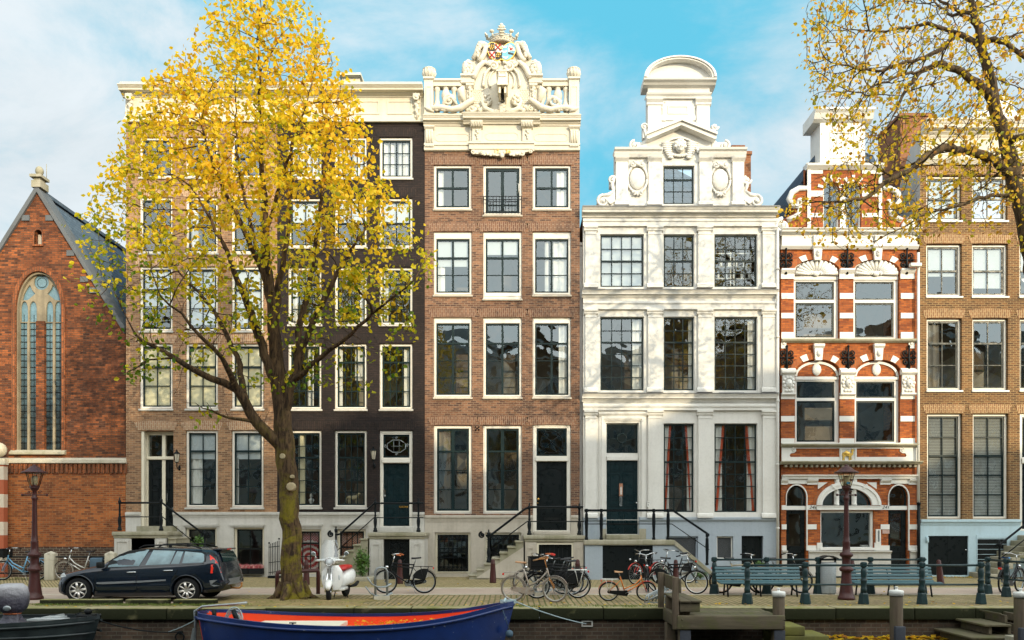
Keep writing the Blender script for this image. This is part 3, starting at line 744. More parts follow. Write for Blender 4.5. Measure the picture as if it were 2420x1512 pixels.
# slate roof running back, side buttress stripe at far left
rx=px(90,cy); rz=pz(452,cy)
e0=(px(297,cy),pz(790,cy)); e1=(px(-140,cy),pz(820,cy))
mb=MB(); mb.add([(rx,cy+.5,rz),(e0[0],cy+.5,e0[1]),(rx,cy+26,rz),(e0[0],cy+26,e0[1]),(e1[0],cy+.5,e1[1]),(e1[0],cy+26,e1[1])],[(0,1,3,2),(4,0,2,5)])
mb.box(rx-.12,rx+.12,cy+.5,cy+26,rz-.03,rz+.10); CH.part(mb,'roof',M['slate'])
mb=MB(); mb.box(Lx0,px(297,cy)-.01,cy+.51,cy+26,-.1,pz(787,cy)-.05); CH.part(mb,'side_wall',M['b_church'])
n=NT('striped_pier'); v=n.coord(); sp=n.n('ShaderNodeSeparateXYZ'); n.l(v,sp.inputs[0])
f=n.math('FRACT',n.math('MULTIPLY',sp.outputs[2],1.0)); c=n.mix(n.math('GREATER_THAN',f,.52),(.40,.10,.04),(.62,.52,.40)); M['striped']=n.pbr(c,.8)
mb=MB(); mb.box(px(-22,-.3),px(9,-.3),-.3,-.062,0,pz(1098,-.3)); CH.part(mb,'pier',M['striped'])
mb=MB(); mb.box(px(-24,-.3),px(13,-.3),-.34,-.11,pz(1098,-.3)+.002,pz(1083,-.3)); mb.ball((px(-7,-.3),-.2,pz(1062,-.3)),.27,12); CH.part(mb,'pier_cap',M['kerb'])

# ================================================================== HOUSE 1 pale brown brick, HOUSE 2 black brick
H1=House('brown_canal_house',298,655,'pale brown brick house with cream blinds behind the yellow tree, beside the church')
H2=House('black_canal_house',655.4,1003.4,'black-brown brick house with white window frames and a brass letter slot, beside the yellow tree')
c1=[(330,408),(439,515),(547,623)]; c2=[(681,760),(791,867),(897,975)]
for i,(a,b) in enumerate(c1):
    window(H1,a,b,324,419,2,2,0,sill='stone'); window(H1,a,b,466,598,2,2,0,sill='stone',curtain=[('c',0,.3)] if i==1 else None)
    window(H1,a,b,630,782,2,[.33,.66],0,sill='stone',blind=.92 if i else .6,blindmat='paleblind')
    window(H1,a,b,812,966,2,[.33,.66],0,sill='stone',blind=.99,blindmat='blind')
    if i: window(H1,a,b,1017,1199,2,[.24,.5,.75],0,sill='stone',blind=.36,curtain=[('c',0,.46)] if i==1 else [('c',.02,.12)])
for i,(a,b) in enumerate(c2):
    window(H2,a,b,324,421,4,3,None,sill='stone',curtain=[('c',0,.45),('c',.55,1)],bw=.03)
    window(H2,a,b,468,584,2,2,0,sill='stone',blind=.5)
    window(H2,a,b,632,767,4,4,0,sill='stone',curtain=[('c',0,.2)] if i!=1 else [('c',.8,1)],glassm='glassold')
    window(H2,a,b,812,967,4,4,0,sill='stone',curtain=[[('c',.55,.75)],[('c',0,.16),('c',.62,1,'curtain',0,.55)],[('c',.76,1)]][i],glassm='glassold')
    if i<2: window(H2,a,b,1017,1199,4,6,1,sill='stone',glassm='glassold',curtain=[('c',.22,.5,'blind')] if i==0 else None)
# H1 twin front doors in a deep porch
H1.open.append(rect(px(333),px(410),pz(1256),pz(1018)))
f_=MB(); Yr=.26
f_.prism(rect(px(333)+.003,px(410)-.003,pz(1256)+.004,pz(1018)-.003),Yr,Yr+.14,[rect(px(343),px(376),pz(1077),pz(1026)),rect(px(384),px(409),pz(1077),pz(1026)),rect(px(343),px(376),pz(1243),pz(1085)),rect(px(384),px(409),pz(1243),pz(1085))])
f_.box(px(333)+.004,px(333)+.10,.03,Yr-.002,pz(1250),pz(1018)-.004); f_.box(px(340),px(410)-.004,Yr-.05,Yr-.001,pz(1084),pz(1078))
fr=f_.build('door_frame',M['cream'],H1.root)
mb=MB(); mb.add([(px(340),Yr+.08,pz(1078)),(px(410),Yr+.08,pz(1078)),(px(410),Yr+.08,pz(1025)),(px(340),Yr+.08,pz(1025))],[(0,1,2,3)]); mb.build('pane',M['glassold'],fr)
d=panel_door(H1,343,376,1085,1243,'blackdoor',rec=Yr+.05,rows=((.04,.22),(.27,.62),(.67,.95)),cols=1)
mb=MB(); mb.torus((px(359.5),Yr+.03,pz(1152)),.12,.02,16,6); mb.build('oval_grille',M['iron'],d)
d=panel_door(H1,384,409,1085,1243,'blackdoor',rec=Yr+.05,rows=((.04,.22),(.27,.62),(.67,.95)),cols=1)
mb=MB(); mb.box(px(387),px(389),Yr+.0,Yr+.04,pz(1185),pz(1165)); mb.build('handle',M['chrome'],d)
mb=MB(); mb.box(px(399),px(407),Yr+.02,Yr+.045,pz(1203),pz(1198)); mb.build('letter_slot',M['chrome'],d)
# H2 front door
fr,(a,b,z0,z1,yr)=door_frame(H2,897,975,1017,1258,(905,967,1026,1081,1094,1243))
mb=MB(); mb.prism(rect(a-.02,b+.02,z1-.0,z1-.001),yr,yr+.01) if False else None
mb=MB(); xm,zm=(a+b)/2,(z0+z1)/2
mb.tube([(xm+.36*math.cos(PI/8+k*PI/4)*(1 if True else 1),yr+.04,zm+.24*math.sin(PI/8+k*PI/4)) for k in range(9)],.014,6)
mb.tube([(xm-.2,yr+.04,zm),(xm+.2,yr+.04,zm)],.008,4); 
for k in (-1,1): mb.scroll(xm+k*.40,zm+.02,.07,yr+.04,.014,1.2,0,k); mb.tube([(xm+k*.1,yr+.04,zm-.2),(xm+k*.1,yr+.04,zm+.2)],.008,4)
mb.scroll(xm,zm+.30,.05,yr+.04,.012,1.1); mb.scroll(xm,zm-.30,.05,yr+.04,.012,1.1)
mb.build('transom_ornament',M['steel'],fr)
d=panel_door(H2,905,967,1094,1243,'door',rec=.15,rows=((.03,.18),(.24,.60),(.70,.82),(.86,.97)),handle=(.06,.52,'steel'))
mb=MB(); mb.box(px(942),px(963.5),.122,.148,pz(1199.5),pz(1195)); mb.build('letter_slot',M['brass'],d)
mb=MB(); mb.box(px(906),px(910),.10,.15,pz(1172),pz(1156)); mb.build('lock',M['chrome'],d)
# basement openings
bm=[window(H1,439,513,1245,1353,2,2,0,frame='cream',sash='blacksash'),
    window(H1,553,625,1245,1358,2,[.45],0,frame='cream',sash='blacksash',label='basement window with black bars above a tray of pink heather'),
    window(H2,686,760,1250,1356,3,[.28,.64],0,frame='cream',sash='blacksash',label='basement window hung with a red and white mandala cloth'),
    window(H2,797,865,1250,1330,4,[.55],0,frame='cream',sash='blacksash',label='basement window with an orange patterned cloth behind the stair')]
# mandala cloth
def cloth(name,cx_,cz_,ca,cb,ringf,ringy=True):
    n=NT(name); v=n.coord(); sp=n.n('ShaderNodeSeparateXYZ'); n.l(v,sp.inputs[0])
    dx=n.math('SUBTRACT',sp.outputs[0],cx_); dz=n.math('SUBTRACT',sp.outputs[2],cz_)
    r=n.math('SQRT',n.math('ADD',n.math('MULTIPLY',dx,dx),n.math('MULTIPLY',dz,dz))); an=n.math('ARCTAN2',dz,dx)
    s1=n.math('SINE',n.math('MULTIPLY',r,ringf)); s2=n.math('SINE',n.math('MULTIPLY',an,24.)); s3=n.math('SINE',n.math('MULTIPLY',r,ringf*2.7))
    inr=n.math('LESS_THAN',r,.64)
    pat=n.math('ADD',s1,n.math('MULTIPLY',n.math('MULTIPLY',s2,s3),.7))
    lace=n.math('MULTIPLY',n.math('SINE',n.math('MULTIPLY',dx,70.)),n.math('SINE',n.math('MULTIPLY',dz,70.)))
    k=n.mix(inr,lace,pat) if ringy else lace
    c=n.mix(n.math('GREATER_THAN',k,.25),ca,cb); return n.pbr(c,.9)
x0,x1=px(692),px(755); mb=MB(); mb.grid(lambda u,v:(x0+(x1-x0)*u,.27+.012*math.sin(u*14),pz(1252)+(pz(1354)-pz(1252))*v),14,8)
rootx=(H2.x0+H2.x1)/2
mb.build('curtain',cloth('mandala_cloth',px(727)-rootx,pz(1318),(.36,.035,.035),(.62,.52,.48),34.),bm[2],label='red and white mandala cloth hung as a curtain')
x0b,x1b=px(800),px(862); mb=MB(); mb.grid(lambda u,v:(x0b+(x1b-x0b)*u,.27+.012*math.sin(u*14),pz(1252)+(pz(1329)-pz(1252))*v),14,8)
mb.build('curtain',cloth('orange_cloth',px(830)-rootx,pz(1290),(.46,.17,.10),(.60,.42,.30),20.,False),bm[3],label='orange patterned cloth hung as a curtain')
# walls
for h,m in ((H1,'b_h1'),(H2,'b_h2')):
    wall(h,pz(1210),pz(290),m)
def stone_base(h,y1,mat,skips=(),x0=None,x1=None,cap=True,capy=(1210,1224),out=.06):
    hs=[o for o in h.open if max(p[1] for p in o)<pz(y1)-.001]
    doors=[o for o in h.open if min(p[1] for p in o)<pz(y1)-.01 and max(p[1] for p in o)>pz(y1)]
    X0,X1=h.x0,h.x1; segs=[];cur=X0
    poly=[(X0,-.1),(X1,-.1),(X1,pz(y1)-.002)]
    for o in sorted(doors,key=lambda o:-o[0][0]):
        a,b,z=o[0][0],o[1][0],o[0][1]; poly+=[(b,pz(y1)-.002),(b,z),(a,z),(a,pz(y1)-.002)]
    poly+=[(X0,pz(y1)-.002)]
    mb=MB(); mb.prism(poly,-.03,.35,hs); mb.build('plinth',M[mat],h.root)
    if cap:
        mb=MB(); cur=X0
        for o in sorted(doors,key=lambda o:o[0][0])+[None]:
            e=o[0][0] if o else X1
            if e-cur>.08: mb.profx(cur+.002,e-.002,[(.0,pz(capy[0])),(-.03-out,pz(capy[0])-.01),(-.03-out,pz(capy[0])-.09),(-.03-out*.5,pz(capy[0])-.13),(-.035,pz(capy[1])),(.0,pz(capy[1]))])
            if o: cur=o[1][0]
        mb.build('plinth_cap',M[mat],h.root)
# the wall openings above for doors reach below the brick, so cut them there too
def fix_wall(h,mat,y0,y1):
    z0,z1=pz(y0),pz(y1)
    for o in list(h.root.children):
        if o.name.split('.')[0]=='wall': bpy.data.objects.remove(o)
    hs=[];poly=[(h.x0,z0),]
    doors=sorted([o for o in h.open if min(p[1] for p in o)<z0 and max(p[1] for p in o)>z0],key=lambda o:o[0][0])
    for o in doors: poly+=[(o[0][0],z0),(o[0][0],o[2][1]),(o[1][0],o[2][1]),(o[1][0],z0)]
    poly+=[(h.x1,z0),(h.x1,z1),(h.x0,z1)]
    hs=[o for o in h.open if min(p[1] for p in o)>=z0 and max(p[1] for p in o)<z1]
    mb=MB(); mb.prism(poly,h.y,h.y+.35,hs); mb.build('wall',M[mat],h.root)
fix_wall(H1,'b_h1',1210,290); fix_wall(H2,'b_h2',1210,290)
stone_base(H1,1210,'stone'); stone_base(H2,1210,'stone')
for h,cs,m in ((H1,c1,'b_h1s'),(H2,c2,'b_h2s')):
    mb=MB()
    for a,b in cs:
        for y in (324,466,630,812,1017): lintel(mb,a,b,y)
    h.part(mb,'brick_lintels',M[m])
    mb=MB()
    for a,b in cs[1:] if h is H1 else cs[:2]:
        X0,X1=px(a)-.05,px(b)+.05; z=pz(1246)
        mb.box(X0,X1,-.09,-.031,z+.06,z+.12); mb.box(X0+.04,X1-.04,-.06,-.031,z+.0,z+.058)
    h.part(mb,'window_hood',M['stone'])
# shared-style cornices
for h,x0,x1 in ((H1,292,655),(H2,655.6,1002)):
    mb=MB(); mb.profx(px(x0),px(x1),cornice_prof(0,pz(197,-.5),pz(229,-.1),.50))
    mb.box(px(x0)+.1,px(x1)-.02,-.5,.4,pz(197,-.5)+.002,pz(197,-.5)+.06)
    mb.box(h.x0+.01,h.x1-.01,-.06,.35,pz(290)+.0,pz(229,-.1)-.002)
    mb.box(h.x0-.02,h.x1-.004,-.13,.0,pz(290)-.01,pz(282)); mb.box(h.x0-.01,h.x1-.006,-.10,.0,pz(282)+.002,pz(278))
    n_=4; W_=(h.x1-h.x0-.6)/n_
    for k in range(n_):
        xa=h.x0+.3+k*W_+.14; xb=xa+W_-.28
        mb.prism(rect(xa,xb,pz(272),pz(240)),-.085,-.055,[rect(xa+.05,xb-.05,pz(272)+.05,pz(240)-.05)])
    h.part(mb,'cornice',M['cornice1'])
mb=MB()
for xc in (310,645): pass
for h,xs in ((H1,(312,)),(H2,(986,))):
    mb=MB()
    for xc in xs:
        X=px(xc); mb.scroll(X,pz(238),.12,-.26,.05,1.2,PI/2,1); mb.box(X-.12,X+.12,-.30,-.06,pz(236),pz(230))
        for k in range(9): mb.ball((X+.05*math.sin(k*2.1),-.16+.006*k,pz(243+k*4.6)),(.085-.004*k,.07,.06),7)
        mb.tube([(X,-.12,pz(240)),(X,-.12,pz(286))],[.09,.05],6)
    h.part(mb,'bracket',M['crest'])
# little dormer on the roof of H2 and drainpipes
mb=MB(); mb.box(px(808,2),px(850,2),2.,3.2,pz(200,2),pz(182,2)); mb.profx(px(803,2),px(855,2),[(3.2,pz(172,2)),(1.8,pz(178,2)),(1.8,pz(183,2)),(3.2,pz(183,2))]); H2.part(mb,'dormer',M['cornice1'])
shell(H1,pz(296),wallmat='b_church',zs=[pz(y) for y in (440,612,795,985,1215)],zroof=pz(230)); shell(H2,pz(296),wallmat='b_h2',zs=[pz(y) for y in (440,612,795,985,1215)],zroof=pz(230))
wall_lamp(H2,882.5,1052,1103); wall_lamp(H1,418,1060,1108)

# ---- stoops
def stairs(mb,xe,dirn,n,ztop,rise,tread,y0,y1,nose=.03):
    for k in range(n):
        z=ztop-rise*(k+1)
        if z<.03: break
        a=xe+dirn*tread*k; b=xe+dirn*tread*(k+1)
        mb.box(a,b,y0+.02,y1,-.05,z-.06); mb.bevbox(min(a,b)-(nose if dirn<0 else 0),max(a,b)+(nose if dirn>0 else 0),y0-.02,y1-.001*k,z-.059,z,.015)
def posts_rail(h,posts,rail,low,ypl,slope=None,ornate=True,low_slope=None,name='railing',scroll=None,r=.05,rr=.035):
    root=None
    mb=MB(); P=[(px(x,ypl),ypl,pz(y,ypl)) for x,y in rail]; mb.tube(P,rr,8,flat=1.)
    Q=[(px(x,ypl),ypl,pz(y,ypl)) for x,y in low]; mb.tube(Q,rr*.5,6)
    if scroll: 
        X,Z=px(scroll[0],ypl),pz(scroll[1],ypl); mb.scroll(X,Z,.11,ypl,.035,1.5,PI/2,scroll[2])
    o=mb.build(name,M['iron'],h.root)
    for x,yt,yb in posts:
        mb=MB(); newel(mb,px(x,ypl),ypl,pz(yb,ypl),pz(yt,ypl),r,ornate); mb.build('post',M['iron'],o)
    return o
# H1 stoop (stairs fall to the right, behind the parked car)
yp=-1.35
mb,X0,X1,Z=stoop_block(H1,270,393,1256.5,yp); st=mb.build('stoop',M['mossystone'],H1.root)
mb=MB(); xa,xb=px(311,yp),px(366,yp); mb.prism([(X0,-.1),(xa,-.1),(xa,pz(1270,yp)),(xb,pz(1270,yp)),(xb,-.1),(X1,-.1),(X1,Z-.222),(X0,Z-.222)],yp,-.035)
for xs in (283,303): pass
for a,b in ((273,305),(372,391)): mb.prism(rect(px(a,yp),px(b,yp),.25,pz(1276,yp)),yp-.025,yp+.002,[rect(px(a,yp)+.06,px(b,yp)-.06,.32,pz(1276,yp)-.07)])
mb.build('stoop_wall',M['stone'],st)
mb=MB(); mb.box(xa-.02,xb+.02,yp+.15,yp+.2,-.05,pz(1268,yp)); mb.prism(rect(xa+.06,xb-.06,.1,pz(1273,yp)),yp+.12,yp+.152,[rect(xa+.15,xb-.15,.2,pz(1273,yp)-.09)]); mb.torus(((xa+xb)/2,yp+.12,pz(1300,yp)),.13,.025,16,6); mb.build('cellar_door',M['blackdoor'],st)
mb=MB(); stairs(mb,X1+.06,1,8,Z,.205,.255,yp,-.06); mb.build('steps',M['mossystone'],st)
mb=MB(); mb.box(px(330,-.3),px(412,-.3),-.55,-.04,Z+.001,pz(1243)-.0); mb.build('door_step',M['mossystone'],st)
posts_rail(H1,[(283,1177,1254),(381,1174,1254)],[(281,1188),(383,1188),(482,1262)],[(281,1221),(384,1221),(470,1290)],yp+.06,scroll=(490,1265,-1))
mb=MB(); newel(mb,px(484,yp+.06),yp+.06,pz(1262,yp)-.75,pz(1262,yp)+.12,.05); mb.build('post',M['iron'],[o for o in H1.root.children if o.name.startswith('railing')][0])
# H2 stoop (stairs fall to the left)
mb,X0,X1,Z=stoop_block(H2,873,1002,1258.5,yp); st=mb.build('stoop',M['mossystone'],H2.root)
mb=MB(); xa,xb=px(906,yp),px(968,yp); mb.prism([(X0,-.1),(xa,-.1),(xa,pz(1274,yp)),(xb,pz(1274,yp)),(xb,-.1),(X1,-.1),(X1,Z-.222),(X0,Z-.222)],yp,-.035)
for a,b in ((877,900),(974,998)): mb.prism([*rect(px(a,yp),px(b,yp),.2,pz(1285,yp))[:2]]+arc((px(a,yp)+px(b,yp))/2,pz(1285,yp),(px(b,yp)-px(a,yp))/2,.1,0,PI,8),yp-.025,yp+.002,[rect(px(a,yp)+.06,px(b,yp)-.06,.28,pz(1285,yp)-.03)])
mb.build('stoop_wall',M['stone'],st)
mb=MB(); mb.box(xa-.02,xb+.02,yp+.14,yp+.2,-.05,pz(1272,yp))
for c in (0,1):
    for r in range(3):
        a0=xa+.2+c*.32; z0=.5+r*.27
        mb.tube([(a0,yp+.12,z0),(a0+.26,yp+.12,z0+.24)],.014,4); mb.tube([(a0+.26,yp+.12,z0),(a0,yp+.12,z0+.24)],.014,4); mb.prism(rect(a0-.03,a0+.29,z0-.02,z0+.25),yp+.11,yp+.141,[rect(a0,a0+.26,z0+.005,z0+.225)])
mb.build('cellar_door',M['blackdoor'],st)
mb=MB(); stairs(mb,X0-.06,-1,8,Z,.205,.245,yp,-.06); mb.build('steps',M['mossystone'],st)
mb=MB(); mb.bevbox(px(896,-.3),px(976,-.3),-.5,-.04,Z+.001,pz(1243)-.02,.02); mb.build('door_step',M['stone'],st)
posts_rail(H2,[(887,1179,1257),(989,1179,1257),(794,1245,1316)],[(1001,1189),(885,1189),(803,1262),(792,1264)],[(1001,1223),(884,1223),(796,1302)],yp+.06,scroll=(782,1262,1))
# iron gate piece on the pavement beside the heather window
gt=MB(); X=px(645,-.8)
for k in range(7): gt.tube([(px(635,-.8)+k*.045,-.75+.05*k,.12),(px(635,-.8)+k*.045,-.75+.05*k,pz(1286-k*1.4,-.8))],.014,5)
for z in (.2,.55,1.1): gt.tube([(px(634,-.8),-.75,z),(px(634,-.8)+.30,-.42,z+.03)],.014,5)
for k in (0,6): gt.ball((px(635,-.8)+k*.045,-.75+.05*k,pz(1283-k*1.6,-.8)),.035,6)
gt.box(px(632,-.8),px(660,-.8),-.78,-.5,0,.09)
tag(gt.build('iron_gate',M['iron']),'narrow black iron spiked gate leaning against the grey plinth left of the tree','gate')
# ================================================================== HOUSE 3 tall brown brick with carved white crest
H3=House('crested_canal_house',1004,1370,'tall narrow purple-brown brick house topped by a carved white crest with crown and shields')
c3=[(1025,1115),(1142,1233),(1259,1349)]
A=[window(H3,1025,1114,390,494,2,2,0,sill='beige',curtain=[('c',0,.22)],colw=.075,border=.07),
   window(H3,1142,1233,390,508,2,[.86],None,sill='beige',colw=.12,border=.10,label='pair of glazed balcony doors behind a low iron rail'),
   window(H3,1259,1349,390,494,2,2,0,sill='beige',curtain=[('c',.66,1)],colw=.075,border=.07)]
for i,(a,b) in enumerate(c3):
    window(H3,a,b,547,697 if i!=1 else 706,2,[.34,.68],0,ft=.25,fb=.1 if i!=1 else .24,sill='beige',colw=.075,border=.06,curtain=[[('c',0,.25,'curtain',0.)],None,[('c',.30,.42),('c',.52,1)]][i],blind=[.5,.28,0][i],blindmat='paleblind')
    window(H3,a,b,750,939,2,[.27,.52,.77],0,ft=.20,fb=.1,sill='beige',colw=.075,border=.06,curtain=[None,None,[('c',.72,1)]][i],glassm='glassold')
    if i<2: window(H3,a,b,1005,1214,2,[.265,.51,.755],0,sill=None,colw=.12,border=.075,fw=.11,glassm='glassold',curtain=[[('c2',0,.42,'interior')],None][i])
# balcony rail
mb=MB(); za,zb=pz(505,-.12),pz(464,-.12); xa,xb=px(1143,-.12),px(1232,-.12)
for z in (za+.03,zb,zb-.12): mb.box(xa,xb,-.13,-.11,z-.012,z+.012)
for k in range(13): x=xa+(xb-xa)*k/12; mb.tube([(x,-.12,za),(x,-.12,zb)],.009,5)
for x in (xa,xb): mb.tube([(x,-.12,zb),(x,.06,zb)],.012,5); mb.tube([(x,-.12,za+.03),(x,.06,za+.03)],.012,5)
mb.torus(((xa+xb)/2,-.12,za+.11),.07,.012,12,5); mb.build('balcony_rail',M['iron'],A[1])
mb=MB(); mb.tube([(px(1224),.02,pz(433)),(px(1226),-.05,pz(437)),(px(1226),-.05,pz(452)),(px(1224),.02,pz(456))],.012,5); mb.build('handle',M['white'],A[1])
fr,(a,b,z0,z1,yr)=door_frame(H3,1259,1349,1003,1258,(1268,1340,1011,1077,1090,1253))
mb=MB(); xm,zm=(a+b)/2,(z0+z1)/2; mb.torus((xm,yr+.05,zm),.40,.016,28,6)
for s in (-1,1): mb.tube([(xm-.44,yr+.045,zm-.42*s),(xm+.44,yr+.045,zm+.42*s)],.014,5)
mb.build('transom_ornament',M['iron'],fr)
X0,X1,Z1,Z0=px(1268),px(1340),pz(1090),pz(1253)
mb=MB(); mb.box(X0,X1,.16,.22,Z0,Z1)
def archpanel(xa,xb,za,zb,r): return [(xa,za),(xb,za)]+[(xb-(xb-xa)*t,zb+r*math.sin(PI*t)) for t in [i/12 for i in range(13)]]
o=archpanel(X0+.11,X1-.11,Z0+.50,Z1-.30,.12); i_=archpanel(X0+.15,X1-.15,Z0+.54,Z1-.345,.12)
mb.prism(o,.135,.165,[i_]); mb.prism(archpanel(X0+.20,X1-.20,Z0+.60,Z1-.40,.12),.145,.165)
mb.prism(rect(X0+.11,X1-.11,Z0+.07,Z0+.43),.14,.165,[rect(X0+.15,X1-.15,Z0+.11,Z0+.39)])
d=mb.build('door',M['blackdoor'],H3.root)
mb=MB(); mb.ball((X0+.07,.11,pz(1179)),.05,10); mb.ball((X0+.05,.14,pz(1188)),.022,8); mb.build('handle',M['brass'],d)
mb=MB(); mb.box(X0+.3,X1-.3,.10,.14,pz(1229),pz(1226)+.06); mb.build('letter_slot',M['blacksash'],d)
b3=[window(H3,1028,1112,1258,1356,2,[.48],0,frame='cream',sash='blacksash',border=.06,glassm='glassold',label='basement window behind scrolled iron grille'),
    window(H3,1146,1232,1258,1356,2,[.48],0,frame='cream',sash='blacksash',border=.06,label='basement window half hidden by the stair')]
for w_,(xa,xb,ya,yb) in zip(b3,((1034,1106,1264,1350),(1150,1228,1264,1350))):
    mb=MB(); X0,X1,Z1,Z0=px(xa),px(xb),pz(ya),pz(yb)
    for k in range(7): x=X0+(X1-X0)*(k+.5)/7; mb.tube([(x,-.05,Z0),(x,-.05,Z1)],.012,5)
    for t in (.12,.38,.62,.88): mb.box(X0,X1,-.062,-.038,Z0+(Z1-Z0)*t-.012,Z0+(Z1-Z0)*t+.012)
    for k in range(7):
        x=X0+(X1-X0)*(k+.5)/7
        for t in (.06,.94): mb.torus((x,-.05,Z0+(Z1-Z0)*t),.06,.010,10,4)
    mb.build('iron_grille',M['iron'],w_)
fix_wall(H3,'b_h3',1217,345); stone_base(H3,1217,'beige',capy=(1217,1234))
mb=MB()
for i,(a,b) in enumerate(c3):
    for y in (390,547,750,1005): lintel(mb,a,b,y,.29,over=.1)
H3.part(mb,'brick_lintels',M['b_h3s'])
mb=MB()
for dx,dz in ((0,0),(-.06,.05),(.06,.05),(-.05,-.06),(.06,-.05)): mb.lathe((px(1128)+dx,-.0,pz(1012)+dz),[(.03,.01),(.03,-.03),(.005,-.04)],6,axis='Y')
H3.part(mb,'wall_anchor',M['iron'])
shell(H3,pz(345),wallmat='b_h3',zs=[pz(y) for y in (525,725,965,1222)],zroof=pz(250))
# entablature
def ex(x): return px(974.7+.3321*x,-.15)
def ez(y): return pz(29.5+.3321*y,-.15)
mb=MB(); W0,W1=px(1003.5),px(1369.5)
mb.box(W0,W1,-.06,.36,ez(976),ez(800)); mb.profx(W0-.03,W1+.03,cornice_prof(-.04,ez(740),ez(800),.30))
mb.profx(ex(362),ex(908),cornice_prof(-.16,ez(738),ez(798),.32)); mb.box(ex(410),ex(860),-.15,-.055,ez(976),ez(798.5))
mb.profx(W0-.01,W1+.01,[(0,ez(925)),(-.14,ez(927)),(-.14,ez(940)),(-.10,ez(944)),(-.10,ez(972)),(0,ez(974))]); mb.profx(ex(404),ex(866),[(0,ez(923)),(-.25,ez(925)),(-.25,ez(938)),(-.20,ez(942)),(-.20,ez(974)),(0,ez(977))])
for a,b in ((160,404),(520,755),(868,1108)):
    A_=[(ex(a)+.10,ez(910)),(ex(b)-.10,ez(910)),(ex(b)-.0,ez(895)),(ex(b),ez(870)),(ex(b)-.10,ez(853)),(ex(a)+.1,ez(853)),(ex(a),ez(870)),(ex(a),ez(895))]
    cx_=sum(p[0] for p in A_)/8;cz_=sum(p[1] for p in A_)/8
    yy=-.165 if a==520 else -.075
    mb.prism(A_,yy,yy+.02,[[(cx_+(p[0]-cx_)*.95,cz_+(p[1]-cz_)*.85) for p in A_]])
for a,b in ((92,148),(1122,1184)):
    mb.box(ex(a),ex(b),-.13,-.058,ez(938),ez(815)); mb.profx(ex(a-8),ex(b+8),[(0,ez(803)),(-.2,ez(806)),(-.2,ez(815)),(-.13,ez(828)),(0,ez(830))])
    for k in range(3): x=ex(a+10+k*18); mb.tube([(x,-.135,ez(925)),(x,-.135,ez(838))],.035,6)
    for k in range(6): mb.box(ex(a-2+k*11),ex(a+6+k*11),-.15,-.131,ez(952),ez(940))
for c_ in (459,815):
    X=ex(c_); mb.box(ex(c_-32),ex(c_+32),-.24,-.151,ez(922),ez(828)); mb.profx(ex(c_-42),ex(c_+42),[(-.1,ez(786)),(-.42,ez(790)),(-.42,ez(800)),(-.34,ez(825)),(-.24,ez(833)),(-.1,ez(833))])
    for k in range(4): mb.tube([(X-.14+.095*k,-.40,ez(800)),(X-.14+.095*k,-.31,ez(826))],.035,6)
    for k in range(5): mb.ball((X+.03*math.sin(k*2.2),-.26,ez(848+k*14)),(.06-.006*k,.04,.045),7)
H3.part(mb,'entablature',M['crest'])
# ribbon with the year
mb=MB(); pts_t=[];pts_b=[]
for k in range(25):
    t=k/24; x=420+435*t; pts_t.append((ex(x),ez(975))); pts_b.append((ex(x),ez(995+18*math.sin(PI*t)+8*math.sin(t*6*PI))))
mb.prism(pts_b+pts_t[::-1],-.17,-.01)
for k in (-1,1):
    mb.scroll(ex(638+k*205),ez(990),.10,-.17,.03,1.2,0,k); mb.scroll(ex(638+k*145),ez(1003),.09,-.17,.035,1.2,PI,k)
    for j in range(4): mb.ball((ex(638+k*(60+j*22)),-.17,ez(1012+4*math.sin(j*2))),(.07,.03,.05),7)
mb.ball((ex(638),-.18,ez(1018)),(.09,.05,.10),8); mb.scroll(ex(625),ez(1003),.06,-.18,.025,1.1); mb.scroll(ex(652),ez(1003),.06,-.18,.025,1.1,PI,-1)
rb=mb.build('year_ribbon',M['crest'],H3.root)
text_mesh('17',.20,ex(598),ez(993),-.19,'numerals',M['gold'],rb); text_mesh('36',.20,ex(680),ez(993),-.19,'numerals',M['gold'],rb)
# balustrade
mb=MB(); yb=-.10
for a,b in ((87,150),(1113,1184)):
    mb.box(ex(a),ex(b),-.30,.12,ez(740),ez(490)); mb.box(ex(a-6),ex(b+6),-.36,.18,ez(489.5),ez(476)); mb.prism(rect(ex(a+12),ex(b-12),ez(700),ez(540)),-.315,-.301,[rect(ex(a+17),ex(b-17),ez(695),ez(545))])
    xm=(ex(a)+ex(b))/2; mb.lathe((xm,-.1,ez(476)),[(.14,0),(.12,.04),(.20,.10),(.25,.22),(.22,.34),(.25,.36),(.2,.40),(.02,.42)],12)
    for k in range(12): a_=2*PI*k/12; mb.tube([(xm+.16*math.cos(a_),-.1+.16*math.sin(a_),ez(476)+.07),(xm+.235*math.cos(a_),-.1+.235*math.sin(a_),ez(476)+.22),(xm+.2*math.cos(a_),-.1+.2*math.sin(a_),ez(476)+.35)],.035,5)
for a,b in ((150,350),(922,1113)):
    mb.profx(ex(a)+.002,ex(b),[(.1,ez(482)),(-.28,ez(482)),(-.28,ez(495)),(-.22,ez(500)),(-.22,ez(528)),(.1,ez(528))]); mb.box(ex(a)+.002,ex(b),-.24,.1,ez(740),ez(722))
bal=mb.build('balustrade',M['crest'],H3.root); bals=mb.obs
